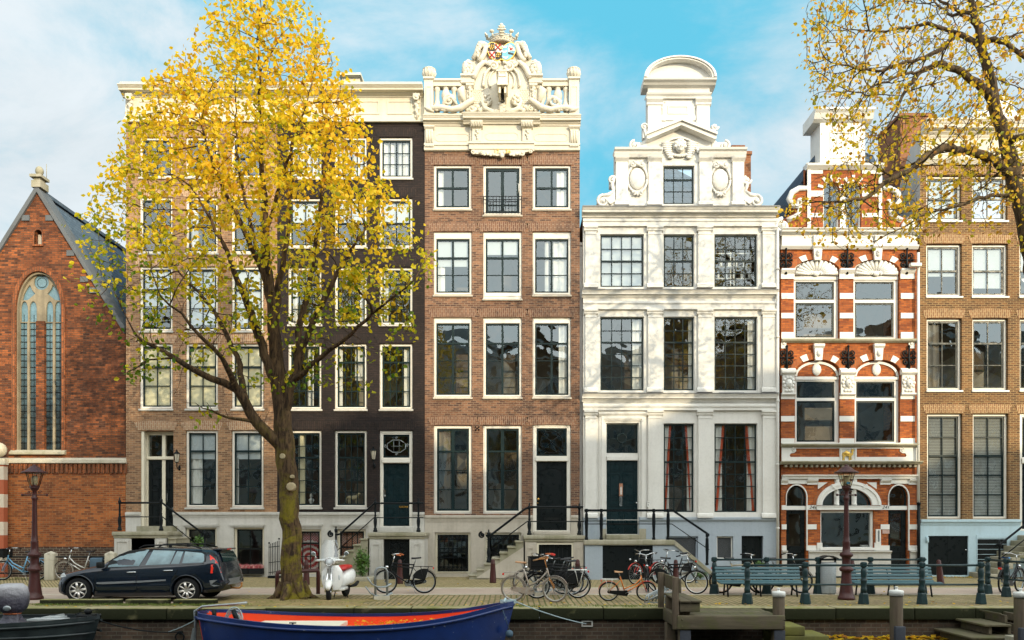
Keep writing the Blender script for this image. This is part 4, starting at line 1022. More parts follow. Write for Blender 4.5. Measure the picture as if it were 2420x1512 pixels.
for i,xc in enumerate((175,237,297,350,922,970,1035,1093)):
    mb=MB(); z0,z1=ez(722),ez(529); H_=z1-z0; s=(0,1,0,1,1,0,1,0)[i]
    P=[(.11,0),(.11,.06),(.07,.08),(.15,.2),(.16,.3),(.09,.48),(.075,.6),(.085,.86),(.11,.9),(.11,1)]
    if s: P=[(.11,0),(.11,.06),(.08,.12),(.09,.3),(.07,.42),(.14,.58),(.165,.72),(.12,.88),(.09,.92),(.11,1)]
    mb.lathe((ex(xc),-.08,z0),[(r,H_*t) for r,t in P],10); bq=min(bals,key=lambda o:min(abs(v.co.x+H3.root.location.x-ex(xc)) for v in o.data.vertices)); mb.build('baluster',M['crest'],bq)
# sweeping scrolls at the foot of the balustrade and the crest plate
mb=MB()
for k in (-1,1):
    def X(x): return ex(635+k*(x-635)) if True else 0
    sw=[(830,640),(870,665),(920,700),(985,715),(1050,700),(1100,700),(1150,712)]
    mb.tube([(X(a),-.30,ez(b-8)) for a,b in sw],[.10,.11,.12,.11,.10,.11,.06],7)
    mb.scroll(X(1010),ez(640),.22,-.30,.06,1.5,0,-k); mb.tube([(X(950),-.3,ez(672)),(X(990),-.32,ez(618)),(X(1035),-.3,ez(640)),(X(1055),-.28,ez(690))],[.04,.08,.09,.05],7)
    for j in range(12): mb.ball((X(985+14*j),-.31,ez(700+8*math.sin(j*1.7))),(.09,.06,.07+.02*math.sin(j*2)),6)
    mb.tube([(X(1180),-.3,ez(690)),(X(1150),-.33,ez(705)),(X(1115),-.3,ez(722))],[.03,.09,.04],6)
H3.part(mb,'scroll_ornament',M['crest'])
half=[(635,740),(900,740),(903,516),(925,512),(925,452),(903,450),(905,405),(880,352),(842,332),(815,292),(797,246),(768,221),(738,224),(722,236),(700,222),(635,214)]
pl=[(ex(x),ez(y)) for x,y in half]+[(ex(1270-x),ez(y)) for x,y in half[::-1][1:-1]]
mb=MB(); mb.prism(pl[::1],-.14,.16); cr=mb.build('crest_plate',M['crest'],H3.root)
mb=MB()
for k in (-1,1):
    def X(x): return ex(635+k*(x-635))
    xa,xb=sorted((X(828),X(926))); mb.profx(xa,xb,[(0,ez(452)),(-.34,ez(453)),(-.34,ez(466)),(-.26,ez(474)),(-.26,ez(508)),(-.2,ez(514)),(0,ez(514))])
    # concave rib from shoulder up to the shields
    rb_=[(838,480),(828,450),(812,415),(790,385),(765,365),(742,352)]; mb.tube([(X(a),-.22,ez(b)) for a,b in rb_],[.10,.11,.11,.10,.08,.05],7)
    rb_=[(800,355),(775,330),(758,300),(750,270),(742,240)]; mb.tube([(X(a),-.22,ez(b)) for a,b in rb_],[.09,.10,.10,.10,.08],7)
    rb_=[(838,335),(812,295),(798,255),(775,230),(750,230)]; mb.tube([(X(a),-.20,ez(b)) for a,b in rb_],[.08,.10,.12,.12,.08],7); mb.scroll(X(746),ez(243),.13,-.24,.05,1.2,0,k)
    for j in range(7): mb.ball((X(790+3*j+6*math.sin(j*2)),-.27,ez(232+15*j)),(.085-.004*j,.06,.075),6)
    rb_=[(862,350),(890,385),(895,425),(880,445)]; mb.tube([(X(a),-.18,ez(b)) for a,b in rb_],[.10,.15,.14,.08],7)
    for j in range(16): mb.ball((X(872+22*math.sin(j*1.9)),-.26,ez(368+5.2*j)),(.09,.06,.07),6)
    # pilaster drops
    xa,xb=sorted((X(838),X(882))); mb.box(xa,xb,-.20,-.139,ez(690),ez(516)); mb.profx(xa-.03,xb+.03,[(0,ez(515)),(-.30,ez(517)),(-.30,ez(530)),(-.2,ez(545)),(0,ez(545))])
    for j in range(10): mb.ball((X(860+4*math.sin(j*2.4)),-.23,ez(535+13*j)),(.085-.004*j,.06,.06),6)
    xa,xb=sorted((X(884),X(940))); mb.tube([(X(905),-.15,ez(530)),(X(925),-.17,ez(560)),(X(915),-.17,ez(600)),(X(893),-.15,ez(650))],[.08,.16,.13,.05],8)
    # cartouche: large oval frame, C scrolls, acanthus
    ov=[(640+k*0,0)]
    mb.tube([(X(635+128*math.sin(t)),-.20,ez(500-128*math.cos(t)*1.0)) for t in [.35+i*.19 for i in range(9)]],[.03,.045,.05,.05,.045,.045,.05,.05,.03],6)
    mb.tube([(X(635+92*math.sin(t)),-.19,ez(492-92*math.cos(t))) for t in [.5+i*.2 for i in range(9)]],.03,6)
    mb.scroll(X(690),ez(392),.17,-.24,.06,1.5,PI,k); mb.scroll(X(720),ez(372),.11,-.22,.05,1.3,0,-k)
    for j in range(9): mb.ball((X(655+15*j),-.22,ez(362+7*math.sin(j*1.4))),(.08,.06,.065),6)
    mb.scroll(X(748),ez(640),.20,-.22,.055,1.6,PI/2,k); mb.tube([(X(650),-.2,ez(705)),(X(700),-.25,ez(715)),(X(755),-.24,ez(690)),(X(775),-.22,ez(640)),(X(755),-.2,ez(605))],[.04,.08,.09,.07,.04],7)
    for j in range(8): mb.ball((X(735+14*math.sin(j*2)),-.26,ez(600+10*j)),(.08,.055,.065),6)
    for j in range(7): mb.ball((X(770+18*j),-.21,ez(690+12*math.sin(j*2.2))),(.1,.06,.08),6)
    for j in range(6): mb.ball((X(752+3*j),-.22,ez(440+16*j)),(.05,.04,.08),6)
    mb.scroll(X(845),ez(690),.14,-.24,.05,1.3,0,k)
    # fish-scale lattice
    for r in range(7):
        for c_ in range(4):
            x=775+c_*17+(8 if r%2 else 0); y=545+r*15
            if x<835 and (x-760)**2*0+y>540: mb.torus((X(x),-.142,ez(y)),.055,.011,6,4,a0=PI,a1=2*PI)
for j in range(9): mb.ball((ex(635+10*math.sin(j*2)),-.24,ez(640+9*j)),(.10,.07,.08),6)
mb.tube([(ex(625),-.2,ez(600)),(ex(635),-.28,ez(635)),(ex(645),-.2,ez(600))],[.05,.11,.05],6)
mb.build('relief',M['crest'],cr)
# shields
def shield(cx_,wd,ht,top,lean): 
    pts=[]
    for i in range(24):
        t=2*PI*i/24; x=math.sin(t); z=math.cos(t)
        x*=.5*wd*(1.0 if z>-.2 else 1.0); 
        pts.append((ex(cx_)+ (x+lean*z*.1)*1.0, ez(top)-ht/2+ z*ht/2))
    return pts
M['sh_black']=paint('shield_black',(.02,.018,.015),.5); M['sh_red']=paint('shield_red',(.50,.03,.015),.5); M['sh_blue']=paint('shield_blue',(.16,.42,.55),.5)
wS,hS=.56,.68
for cx_,kind in ((588,0),(682,1)):
    mb=MB(); o=shield(cx_,wS,hS,222,-1 if kind==0 else 1); mb.prism(o,-.26,-.13); c_x=sum(p[0] for p in o)/24;c_z=sum(p[1] for p in o)/24
    sh=mb.build('shield',M['gold'],cr,label=['shield quartered in black with gold balls and white with red crosses','shield of pale blue with white crescents and a red lion'][kind])
    inn=[(c_x+(p[0]-c_x)*.88,c_z+(p[1]-c_z)*.9) for p in o]
    mb=MB(); mb.prism(inn,-.27,-.259); mb.build('shield_field',M['white'] if kind==0 else M['sh_blue'],sh)
    if kind==0:
        def clipq(sx,sz): return [(c_x+max(0,(p[0]-c_x)*sx)*sx if True else 0, c_z+max(0,(p[1]-c_z)*sz)*sz) for p in inn]
        mb=MB()
        for sx_,sz_ in ((-1,1),(1,-1)):
            Q_=[(c_x,c_z)]
            for p in inn:
                if (p[0]-c_x)*sx_>=.0 and (p[1]-c_z)*sz_>=.0: Q_.append(p)
            Q_=[Q_[0]]+sorted(Q_[1:],key=lambda p: math.atan2(p[1]-c_z,p[0]-c_x) if not(sx_<0 and sz_<0) else 0)
            mb.prism(Q_,-.278,-.271)
        mb.build('quarter',M['sh_black'],sh)
        mb=MB()
        for sx_,sz_ in ((-1,1),(1,-1)):
            for dx,dz in ((.06,.2),(.13,.2),(.06,.13),(.13,.13),(.19,.13),(.095,.07),(.165,.07)): mb.ball((c_x+sx_*dx,-.285,c_z+sz_*dz),.03,6)
        mb.build('gold_ball',M['gold'],sh)
        mb=MB()
        for sx_,sz_ in ((1,1),(-1,-1)):
            x,z=c_x+sx_*.11,c_z+sz_*.14
            for s in (-1,1): mb.tube([(x-.075,-.285,z-.08*s),(x+.075,-.285,z+.08*s)],.022,5); mb.torus((x-.08,-.285,z-.09*s),.025,.012,8,4); mb.torus((x+.08,-.285,z-.09*s),.025,.012,8,4)
        mb.build('red_cross',M['sh_red'],sh)
    else:
        mb=MB()
        for dx,dz in ((-.13,.2),(-.15,.03),(-.10,-.18)):
            z=c_z+dz;x=c_x+dx; mb.prism(arc(x,z,.10,.09,PI,2*PI,8)+arc(x,z+.01,.085,.035,2*PI,PI,8),-.28,-.269)
        mb.prism([(c_x+.03,c_z+.26),(c_x+.20,c_z+.14),(c_x+.24,c_z+.02),(c_x-.02,c_z-.02)],-.279,-.2705); mb.build('white_charge',M['white'],sh)
        mb=MB(); mb.prism([(c_x-.0,c_z-.03),(c_x+.20,c_z-.08),(c_x+.19,c_z-.14),(c_x-.01,c_z-.09)],-.28,-.2705); mb.build('black_bar',M['sh_black'],sh)
        mb=MB(); x,z=c_x+.11,c_z+.08; mb.ball((x,-.285,z),(.05,.02,.03),6); mb.ball((x-.05,-.285,z+.04),.024,6)
        for dx in (-.04,-.01,.035): mb.tube([(x+dx,-.285,z),(x+dx-.01,-.285,z-.06)],.011,4)
        mb.tube([(x+.04,-.285,z+.01),(x+.07,-.285,z+.06),(x+.05,-.285,z+.09)],.010,4); mb.build('red_lion',M['sh_red'],sh)
# crown
mb=MB(); X=ex(635); z0=ez(222)
mb.lathe((X,-.05,z0),[(.40,0),(.44,.03),(.46,.08),(.45,.20),(.48,.24),(.50,.28),(.50,.30),(.44,.29),(.40,.1)],24)
for k in range(24): a_=2*PI*k/24; mb.ball((X+.475*math.cos(a_),-.05+.475*math.sin(a_),z0+.14),(.035,.035,.035),5)
for k in range(8):
    a_=2*PI*k/8-PI/2; c_,s_=math.cos(a_),math.sin(a_)
    big=k%2==0
    if big:
        for j,(rr,hh,w__) in enumerate(((.50,.30,.09),(.56,.42,.11),(.62,.54,.15),(.66,.66,.13),(.70,.76,.06))): mb.ball((X+rr*c_,-.05+rr*s_,z0+hh),(w__*(abs(s_)*.9+.35),w__*(abs(c_)*.9+.35),.085),7)
        for t in (-1,1): mb.ball((X+.62*c_-t*.13*s_,-.05+.62*s_+t*.13*c_,z0+.52),.06,7); mb.ball((X+.66*c_-t*.08*s_,-.05+.66*s_+t*.08*c_,z0+.64),.055,6)
    else:
        mb.tube([(X+.50*c_,-.05+.50*s_,z0+.28),(X+.56*c_,-.05+.56*s_,z0+.48)],[.05,.03],6); mb.ball((X+.58*c_,-.05+.58*s_,z0+.57),.10,10)
    # swags between the points
    b_=a_+PI/8; mb.tube([(X+.5*math.cos(a_),-.05+.5*math.sin(a_),z0+.40),(X+.53*math.cos(b_),-.05+.53*math.sin(b_),z0+.33),(X+.5*math.cos(a_+PI/4),-.05+.5*math.sin(a_+PI/4),z0+.40)],.03,5)
mb.v=[(X+(a-X)*.86,-.05+(b+.05)*.80,z0+(c-z0)*.56) for a,b,c in mb.v]
mb.build('crown',M['crest'],cr)
# hoist box on a beam
yh=-1.0
def hx(x): return px(974.7+.3321*x,yh)
def hz(y): return pz(29.5+.3321*y,yh)
mb=MB(); a,b=hx(601),hx(682); 
mb.box(a+.02,b-.02,yh+.06,-.14,hz(510),hz(417)); mb.box(a-.02,b+.02,yh-.02,-.14,hz(417)+.002,hz(408))
mb.prism([(a,hz(512)),(b,hz(512)),(b-.05,hz(470)),(b-.05,hz(420)),(a+.05,hz(420)),(a+.05,hz(470))],yh,yh+.06); mb.prism(rect(a+.07,b-.07,hz(455),hz(425)),yh-.025,yh-.001,[rect(a+.10,b-.10,hz(451),hz(429))])
for x in (a+.06,b-.14): mb.box(x,x+.07,yh+.10,-.14,hz(560),hz(512)); 
hb=mb.build('hoist_box',M['cream'],cr)
mb=MB(); mb.tube([((a+b)/2,yh+.3,hz(512)),((a+b)/2+.01,yh+.3,hz(585))],.03,6); mb.torus(((a+b)/2,yh+.3,hz(598)),.06,.018,10,5); mb.build('hook',M['iron'],hb)
# stoop
mb,X0,X1,Z=stoop_block(H3,1241,1379,1265,yp); st=mb.build('stoop',M['mossystone'],H3.root)
mb=MB(); xa,xb=px(1268.5,yp),px(1356,yp); mb.prism([(X0,-.1),(xa,-.1),(xa,pz(1281,yp)),(xb,pz(1281,yp)),(xb,-.1),(X1,-.1),(X1,Z-.222),(X0,Z-.222)],yp,-.035)
for a,b in ((1246,1263),(1361,1377)): mb.prism([*rect(px(a,yp),px(b,yp),.2,pz(1294,yp))[:2]]+arc((px(a,yp)+px(b,yp))/2,pz(1294,yp),(px(b,yp)-px(a,yp))/2,.10,0,PI,8),yp-.025,yp+.002,[rect(px(a,yp)+.05,px(b,yp)-.05,.28,pz(1294,yp)-.03)])
mb.build('stoop_wall',M['beige'],st)
mb=MB(); mb.prism(rect(xa+.004,xb-.004,-.05,pz(1282,yp)),yp+.04,yp+.12,[rect(xa+.07,xb-.07,.0,pz(1282,yp)-.07)]); fr_=mb.build('cellar_door_frame',M['cream'],st)
mb=MB(); mb.box(xa-.02,xb+.02,yp+.17,yp+.22,-.05,pz(1279,yp))
for k in range(8): mb.tube([(xa+.16+k*.15,yp+.15,.1),(xa+.16+k*.15,yp+.15,pz(1286,yp))],.012,4)
mb.build('cellar_door',M['blackdoor'],st)
mb=MB(); stairs(mb,X0-.06,-1,8,Z,.195,.27,yp,-.06)
mb.build('steps',M['mossystone'],st)
mb=MB(); mb.prism([(X0-.055,.05),(X0-.055,Z-.40),(X0-1.7,.05)],yp-.012,yp+.0195); mb.build('string_wall',M['beige'],st)
mb=MB(); mb.bevbox(px(1262,-.3),px(1347,-.3),-.45,-.04,Z+.001,pz(1253)-.02,.02); mb.build('door_step',M['beige'],st)
posts_rail(H3,[(1251,1190,1264),(1369,1190,1264),(1155,1253,1329)],[(1378,1198),(1252,1198),(1240,1203),(1160,1264),(1148,1266)],[(1380,1232),(1246,1232),(1160,1296)],yp+.06,scroll=(1139,1264,1),r=.055,rr=.04)

# ================================================================== HOUSE 4 white stucco neck gable
H4=House('white_canal_house',1378,1838,'white stuccoed house with stepped neck gable, pilasters and dark small-paned windows')
G=dict(sash='sash',frame='stucco',frameless=True,rec=.06,fw=.02,bw=.032,border=.05,midw=.06,glassm='glassold')
window(H4,1418,1522,553,678,4,4,1,**G,blind=.98,curtain=[('c2',0,.74,'bluecurtain',0,.99)] if False else None,blindmat='paleblind')
window(H4,1568,1641,553,678,3,4,1,**G); w43=window(H4,1688,1790,553,678,4,4,1,**G)
window(H4,1418,1522,748,923,4,6,1,**G,curtain=[('c',.76,1)]); window(H4,1568,1641,748,923,3,6,1,**G,curtain=[('c',.86,1)]); window(H4,1688,1790,748,923,4,6,1,**G,curtain=[('c',.82,1)])
def redcurt(x0,x1): pass
for (a,b,cc,rw) in ((1568,1641,3,7),(1688,1790,4,7)):
    window(H4,a,b,1000,1211,cc,rw,2,**G,curtain=[('c',.0,.20,'curtain',0),('c',.80,1.,'curtain',0),('c2',.20,.265,'redcurtain',-.17),('c2',.735,.80,'redcurtain',.17)])
window(H4,1567,1641,391,482,3,3,0,**G)
H4.open.append(rect(px(1432),px(1510),pz(1276),pz(999)))
ix0,ix1=px(1434),px(1508)
mb=MB(); mb.prism(rect(px(1432)+.003,px(1510)-.003,pz(1276)+.003,pz(999)-.003),.08,.24,[rect(ix0,ix1,pz(1070),pz(1001)),rect(ix0,ix1,pz(1262),pz(1088))]); mb.box(ix0-.0,ix1+.0,.03,.079,pz(1087),pz(1078))
fr=mb.build('door_frame',M['stucco'],H4.root)
mb=MB()
mb.prism(rect(px(1416),px(1526),pz(1228),pz(977)),-.045,.005,[rect(px(1428),px(1514),pz(1229),pz(994))]); mb.prism(rect(px(1421),px(1521),pz(1228),pz(983)),-.075,-.0455,[rect(px(1426),px(1516),pz(1229),pz(990))])
mb.profx(px(1414),px(1528),[(0,pz(973)),(-.12,pz(974)),(-.12,pz(978)),(-.06,pz(984)),(0,pz(984))]); mb.build('architrave',M['stucco'],fr)
mb=MB(); sash_bars(mb,ix0+.002,ix1-.002,pz(1070),pz(1001),1,1,.12,border=.05); xm,zm=(ix0+ix1)/2,pz(1035); mb.torus((xm,.13,zm),.17,.022,20,6)
for s in (-1,1): mb.tube([(xm+s*.18,.135,zm),(xm+s*.55,.135,zm)],.012,5); mb.tube([(xm,.135,zm+s*.18),(xm,.135,zm+s*.5)],.012,5)
mb.build('transom_sash',M['sash'],fr)
mb=MB(); mb.add([(ix0,.15,pz(1070)),(ix1,.15,pz(1070)),(ix1,.15,pz(1001)),(ix0,.15,pz(1001))],[(0,1,2,3)]); mb.build('pane',M['glassold'],fr)
d=panel_door(H4,1434,1508,1088,1262,'door',rec=.14,rows=((.03,.145),(.175,.49),(.525,.62),(.67,.87),(.905,.98)))
mb=MB(); mb.box(px(1464),px(1472.5),.09,.117,pz(1172),pz(1142)); mb.build('bell_panel',paint('copper_plate',(.50,.24,.15),.35,.1,4,.2,metal=.6),d,label='copper intercom plate with white name tags')
mb=MB()
for k in range(9): mb.box(px(1466.4),px(1470.8),.083,.0895,pz(1151.4+k*2.1),pz(1150+k*2.1))
mb.build('name_tags',M['white'],d)
mb=MB(); mb.prism(rect(px(1465.5),px(1471),pz(1195.5),pz(1173)),.10,.117,[rect(px(1467),px(1469.5),pz(1194),pz(1174.5))]); mb.build('letter_slot',M['steel'],d)
mb=MB(); mb.ball((px(1505),.10,pz(1188)),.03,8); mb.build('handle',M['chrome'],d)
mb=MB(); mb.box(px(1527.5),px(1533.5),-.095,-.06,pz(1197),pz(1185)); o=mb.build('number_plate',M['white'],H4.root)
text_mesh('119',.062,px(1530.5),pz(1188.3),-.10,'numerals',M['sh_black'],o,depth=.003); mb=MB(); mb.lathe((px(1530.5),-.1,pz(1193)),[(.02,.004),(.02,-.01),(.005,-.015)],8,axis='Y'); mb.build('bell_button',M['sh_black'],o)
# basement
b4=[window(H4,1573,1649,1267,1322,1,1,None,frame='greyblue',sash='blacksash',fw=.06,label='basement opening with dark mesh screen beside the stair'),
    window(H4,1693,1732,1267,1321,1,1,None,frame='white',sash='blacksash',fw=.05,label='small white framed basement opening with dark mesh screen')]
n=NT('dark_mesh'); v=n.coord(); wv=n.n('ShaderNodeTexWave'); wv.inputs['Scale'].default_value=14; wv.bands_direction='DIAGONAL'; n.l(v,wv.inputs['Vector'])
M['mesh']=n.pbr(n.mix(n.math('GREATER_THAN',wv.outputs['Fac'],.8),(.008,.009,.01),(.10,.11,.12)),.6)
for w_,(a,b,c_,d_) in zip(b4,((1578,1644,1272,1318),(1696,1729,1270,1318))):
    mb=MB(); mb.box(px(a),px(b),.085,.10,pz(d_),pz(c_)); mb.build('mesh_screen',M['mesh'],w_)
H4.open.append(rect(px(1752),px(1803),pz(1349),pz(1266)))
mb=MB(); mb.box(px(1752)+.004,px(1803)-.004,.12,.16,pz(1349)+.004,pz(1266)-.004)
for k in range(1,6): x=px(1752)+(px(1803)-px(1752))*k/6; mb.box(x-.008,x+.008,.112,.119,pz(1348),pz(1267))
mb.build('cellar_door',M['blackdoor'],H4.root,label='plain dark plank cellar door in the blue-grey plinth')
ztop4=pz(507)
fix_wall(H4,'stucco',1222,507); stone_base(H4,1222,'greyblue',capy=(1222,1233),out=.07)
mb=MB(); mb.box(H4.x0+.003,px(1396),-.10,-.031,-.1,pz(1236)); H4.part(mb,'corner_pier',M['greyblue'])
shell(H4,pz(505),wallmat='b_h3',zs=[pz(y) for y in (700,945,1230)],zroof=pz(330))
# pilasters and cornices per storey
mb=MB(); pil=[(1383,1409),(1531,1563),(1649,1680),(1801,1832)]
for (yt,yb,cap) in ((536,680,1),(732,926,1),(970,1222,1)):
    for i,(a,b) in enumerate(pil):
        Xa,Xb=px(a),px(b); Zt,Zb=pz(yt),pz(yb)
        mb.box(Xa,Xb,-.09,.0,Zb+.14,Zt-.002)
        mb.profx(Xa-.05,Xb+.05,[(0,Zt),(-.17,Zt-.005),(-.17,Zt-.07),(-.13,Zt-.11),(-.125,Zt-.16),(-.092,Zt-.19),(0,Zt-.19)])
        mb.box(Xa-.01,Xb+.01,-.105,0,Zt-.30,Zt-.265)
        mb.profx(Xa-.05,Xb+.05,[(0,Zb+.15),(-.095,Zb+.15),(-.11,Zb+.13),(-.15,Zb+.10),(-.15,Zb+.06),(-.165,Zb+.05),(-.165,Zb-.02),(0,Zb-.02)])
H4.part(mb,'pilasters',M['stucco'])
mb=MB()
for (y0,y1,out) in ((488,508,.36),(685,697,.22),(930,943,.22)):
    mb.profx(H4.x0-.05,H4.x1-.02,cornice_prof(0,pz(y0,-out),pz(y1,0)-.10,out))
    # frieze and architrave below
for (y0,y1) in ((519,536),(713,732),(956,970)):
    mb.profx(H4.x0-.01,H4.x1-.006,[(0,pz(y0)),(-.11,pz(y0)),(-.13,pz(y0)-.03),(-.13,pz(y0)-.09),(-.095,pz(y0)-.11),(-.095,pz(y1)+.002),(0,pz(y1)+.002)])
H4.part(mb,'cornice',M['stucco'])
mb=MB()
for (y0,out) in ((488,.37),(685,.23),(930,.23)):
    r4=random.Random(int(y0)); x=H4.x0-.05
    while x<H4.x1-.1:
        L=min(r4.uniform(.7,1.2),H4.x1-.03-x); mb.box(x,x+L-.01,-out-.02,.0,pz(y0,-out)+.003,pz(y0,-out)+r4.uniform(.025,.045)); x+=L
H4.part(mb,'lead_flashing',M['lead'])
# ---- gable
def gx(x): return px((2300+x/1.5918)*.5907,0)
def gz(y): return pz((200+y/1.5918)*.5907,0)
gwin=[o for o in H4.open if min(p[1] for p in o)>pz(490)]
mb=MB(); out=[(gx(255),gz(996)),(gx(1078),gz(996)),(gx(1078),gz(650)),(gx(872),gz(650)),(gx(872),gz(585)),(gx(852),gz(585)),(gx(852),gz(225)),(gx(462),gz(225)),(gx(462),gz(585)),(gx(462-5),gz(585)),(gx(457),gz(650)),(gx(255),gz(650))]
mb.prism(out,-.0,.40,gwin); gb=mb.build('gable',M['stucco'],H4.root)
mb=MB()
for a,b in ((260,335),(466,545),(790,868),(1000,1072)):
    mb.box(gx(a),gx(b),-.10,0,gz(978),gz(712)); mb.profx(gx(a-8),gx(b+8),[(0,gz(970)),(-.10,gz(970)),(-.14,gz(978)),(-.14,gz(992)),(0,gz(992))])
    mb.profx(gx(a-6),gx(b+6),[(0,gz(690)),(-.22,gz(691)),(-.20,gz(700)),(-.13,gz(712)),(-.10,gz(718)),(0,gz(718))])
for a,b in ((462,548),(772,855)):
    mb.box(gx(a),gx(b),-.10,0,gz(535),gz(362)); mb.profx(gx(a-8),gx(b+8),[(0,gz(315)),(-.24,gz(318)),(-.22,gz(330)),(-.14,gz(345)),(-.14,gz(355)),(-.10,gz(362)),(0,gz(362))])
mb.build('gable_pilasters',M['stucco'],gb)
mb=MB()
for a,b in ((248,548),(786,1084)): mb.profx(gx(a),gx(b),[(.38,gz(640)),(-.30,gz(640)),(-.28,gz(652)),(-.20,gz(660)),(-.18,gz(672)),(-.12,gz(690)),(0,gz(690))])
mb.profx(gx(452),gx(862),[(.4,gz(285)),(-.22,gz(287)),(-.20,gz(296)),(-.12,gz(306)),(-.1,gz(316)),(.0,gz(316))]); mb.box(gx(462),gx(854),-.09,-.001,gz(286),gz(238))
mb.profx(gx(428),gx(886),[(.42,gz(214)),(-.44,gz(216)),(-.42,gz(226)),(-.30,gz(234)),(-.24,gz(244)),(-.1,gz(252)),(.4,gz(252))])
# segmental top
R=arc(gx(657),gz(212),gx(884)-gx(657),gz(78)-gz(212),0,PI,24); Ri=arc(gx(657),gz(211),(gx(884)-gx(657))*.885,(gz(78)-gz(212))*.86,0,PI,24)
mb.prism(R,-.14,.42); mb.prism(R+Ri[::-1],-.42,-.141)
Rm=arc(gx(657),gz(211),(gx(884)-gx(657))*.94,(gz(78)-gz(212))*.93,0,PI,24); mb.prism(R+Rm[::-1],-.47,-.421)
# triangular pediment
for k in (-1,1):
    P=[(gx(668),gz(468)),(gx(668+k*220),gz(560)),(gx(668+k*218),gz(590)),(gx(668+k*205),gz(592)),(gx(668),gz(505))]
    mb.prism(P if k>0 else P[::-1],-.34,-.0); P2=[(gx(668),gz(468)+.03),(gx(668+k*222),gz(557)+.02),(gx(668+k*222),gz(570)),(gx(668),gz(482))]; mb.prism(P2 if k>0 else P2[::-1],-.42,-.341)
mb.build('gable_cornice',M['stucco'],gb)
mb=MB()
# eared panel
Pn=[(545,345),(575,345),(575,330),(745,330),(745,345),(772,345),(772,365),(760,375),(760,415),(772,430),(765,450),(740,455),(740,450),(575,450),(575,455),(550,450),(543,430),(556,415),(556,375),(545,365)]
mb.prism([(gx(a),gz(b)) for a,b in Pn[::-1]],-.05,-.0005); mb.prism(rect(gx(590),gx(720),gz(412),gz(360)),-.075,-.0505,[rect(gx(598),gx(712),gz(405),gz(367))])
# cherub arch and face with wings
o=arc(gx(664),gz(660),gx(784)-gx(664),gz(560)-gz(660),0,PI,18); i_=arc(gx(664),gz(660),(gx(784)-gx(664))*.92,(gz(560)-gz(660))*.90,0,PI,18); mb.prism(o+i_[::-1],-.10,.0)
cxx,czz=gx(664),gz(628)
mb.ball((cxx,-.16,czz),(.17,.14,.20),12)
for dx,dz,r in ((-.14,.12,.09),(.14,.12,.09),(-.06,.19,.08),(.07,.19,.08),(0,.22,.06),(-.17,.0,.07),(.17,0,.07)): mb.ball((cxx+dx,-.18,czz+dz),(r,.08,r),7)
for s in (-1,1):
    mb.ball((cxx+s*.06,-.285,czz-.03),(.045,.03,.04),6); mb.ball((cxx+s*.055,-.28,czz+.045),(.03,.02,.015),6)
    for j in range(8): a_=.1+j*.17; mb.ball((cxx+s*(.33+.13*math.cos(a_*1.2)),-.09,czz+.17-.10*j*.75),(.24-.017*j,.05,.05),7)
mb.ball((cxx,-.31,czz-.01),(.025,.03,.04),6); mb.ball((cxx,-.28,czz-.09),(.05,.025,.018),6); mb.ball((cxx,-.25,czz-.14),(.06,.04,.04),6)
for k in range(7): mb.ball((cxx-.24+.08*k,-.08,czz-.25-.04*math.sin(PI*k/6)),(.07,.04,.06),6)
# oval cartouches
for cx_,cy_ in ((396,822),(924,828)):
    X,Z=gx(cx_),gz(cy_); mb.ball((X,-.03,Z),(.30,.10,.40),12); 
    mb.tube([(X+.36*math.cos(t),-.05,Z+.48*math.sin(t)-(.0 if math.sin(t)>0 else .03)) for t in [2*PI*i/20 for i in range(21)]],.045,6)
    for s in (-1,1): mb.scroll(X+s*.17,Z+.50,.12,-.09,.045,1.3,PI/2,s); mb.scroll(X+s*.14,Z-.52,.09,-.09,.035,1.2,-PI/2,-s)
    mb.ball((X,-.1,Z+.52),(.10,.06,.08),7); mb.ball((X,-.09,Z-.58),(.05,.05,.07),6)
mb.build('gable_relief',M['stucco'],gb)
mb=MB()
for k in (-1,1):
    def X(x): return gx(665+k*(x-665))
    # lower volutes
    mb.prism((lambda P: P if k<0 else P[::-1])([(X(255),gz(994)),(X(255),gz(870)),(X(240),gz(895)),(X(225),gz(918)),(X(195),gz(930)),(X(160),gz(938)),(X(142),gz(965)),(X(150),gz(994))][::1]),-.06,.32)
    mb.scroll(X(178),gz(966),.22,-.07,.06,1.6,PI/2,k); mb.scroll(X(238),gz(832),.16,-.05,.05,1.4,0,k); mb.tube([(X(250),-.02,gz(805)),(X(236),-.04,gz(860)),(X(246),-.02,gz(900)),(X(215),-.04,gz(925)),(X(170),-.05,gz(932))],[.06,.07,.07,.08,.07],7)
    mb.tube([(X(192),-.08,gz(950)),(X(225),-.08,gz(985)),(X(255),-.08,gz(960))],[.05,.06,.03],6); mb.box(min(X(222),X(258)),max(X(222),X(258)),.0,.30,gz(870),gz(815))
    # middle volutes
    mb.scroll(X(378),gz(612),.18,-.07,.05,1.6,PI/2,k); xa,xb=sorted((X(360),X(458))); mb.prism((lambda P: P if k<0 else P[::-1])([(X(350),gz(639)),(X(352),gz(610)),(X(372),gz(588)),(X(425),gz(590)),(X(456),gz(560)),(X(458),gz(639))][::1]),-.03,.30)
    # upper small volutes
    mb.scroll(X(440),gz(492),.13,-.04,.04,1.4,0,k); xa,xb=sorted((X(432),X(461))); mb.prism(rect(xa,xb,gz(560),gz(480)),-.02,.28); mb.tube([(X(440),-.04,gz(508)),(X(450),-.05,gz(540)),(X(455),-.03,gz(575))],[.04,.05,.04],6)
mb.build('volutes',M['stucco'],gb)
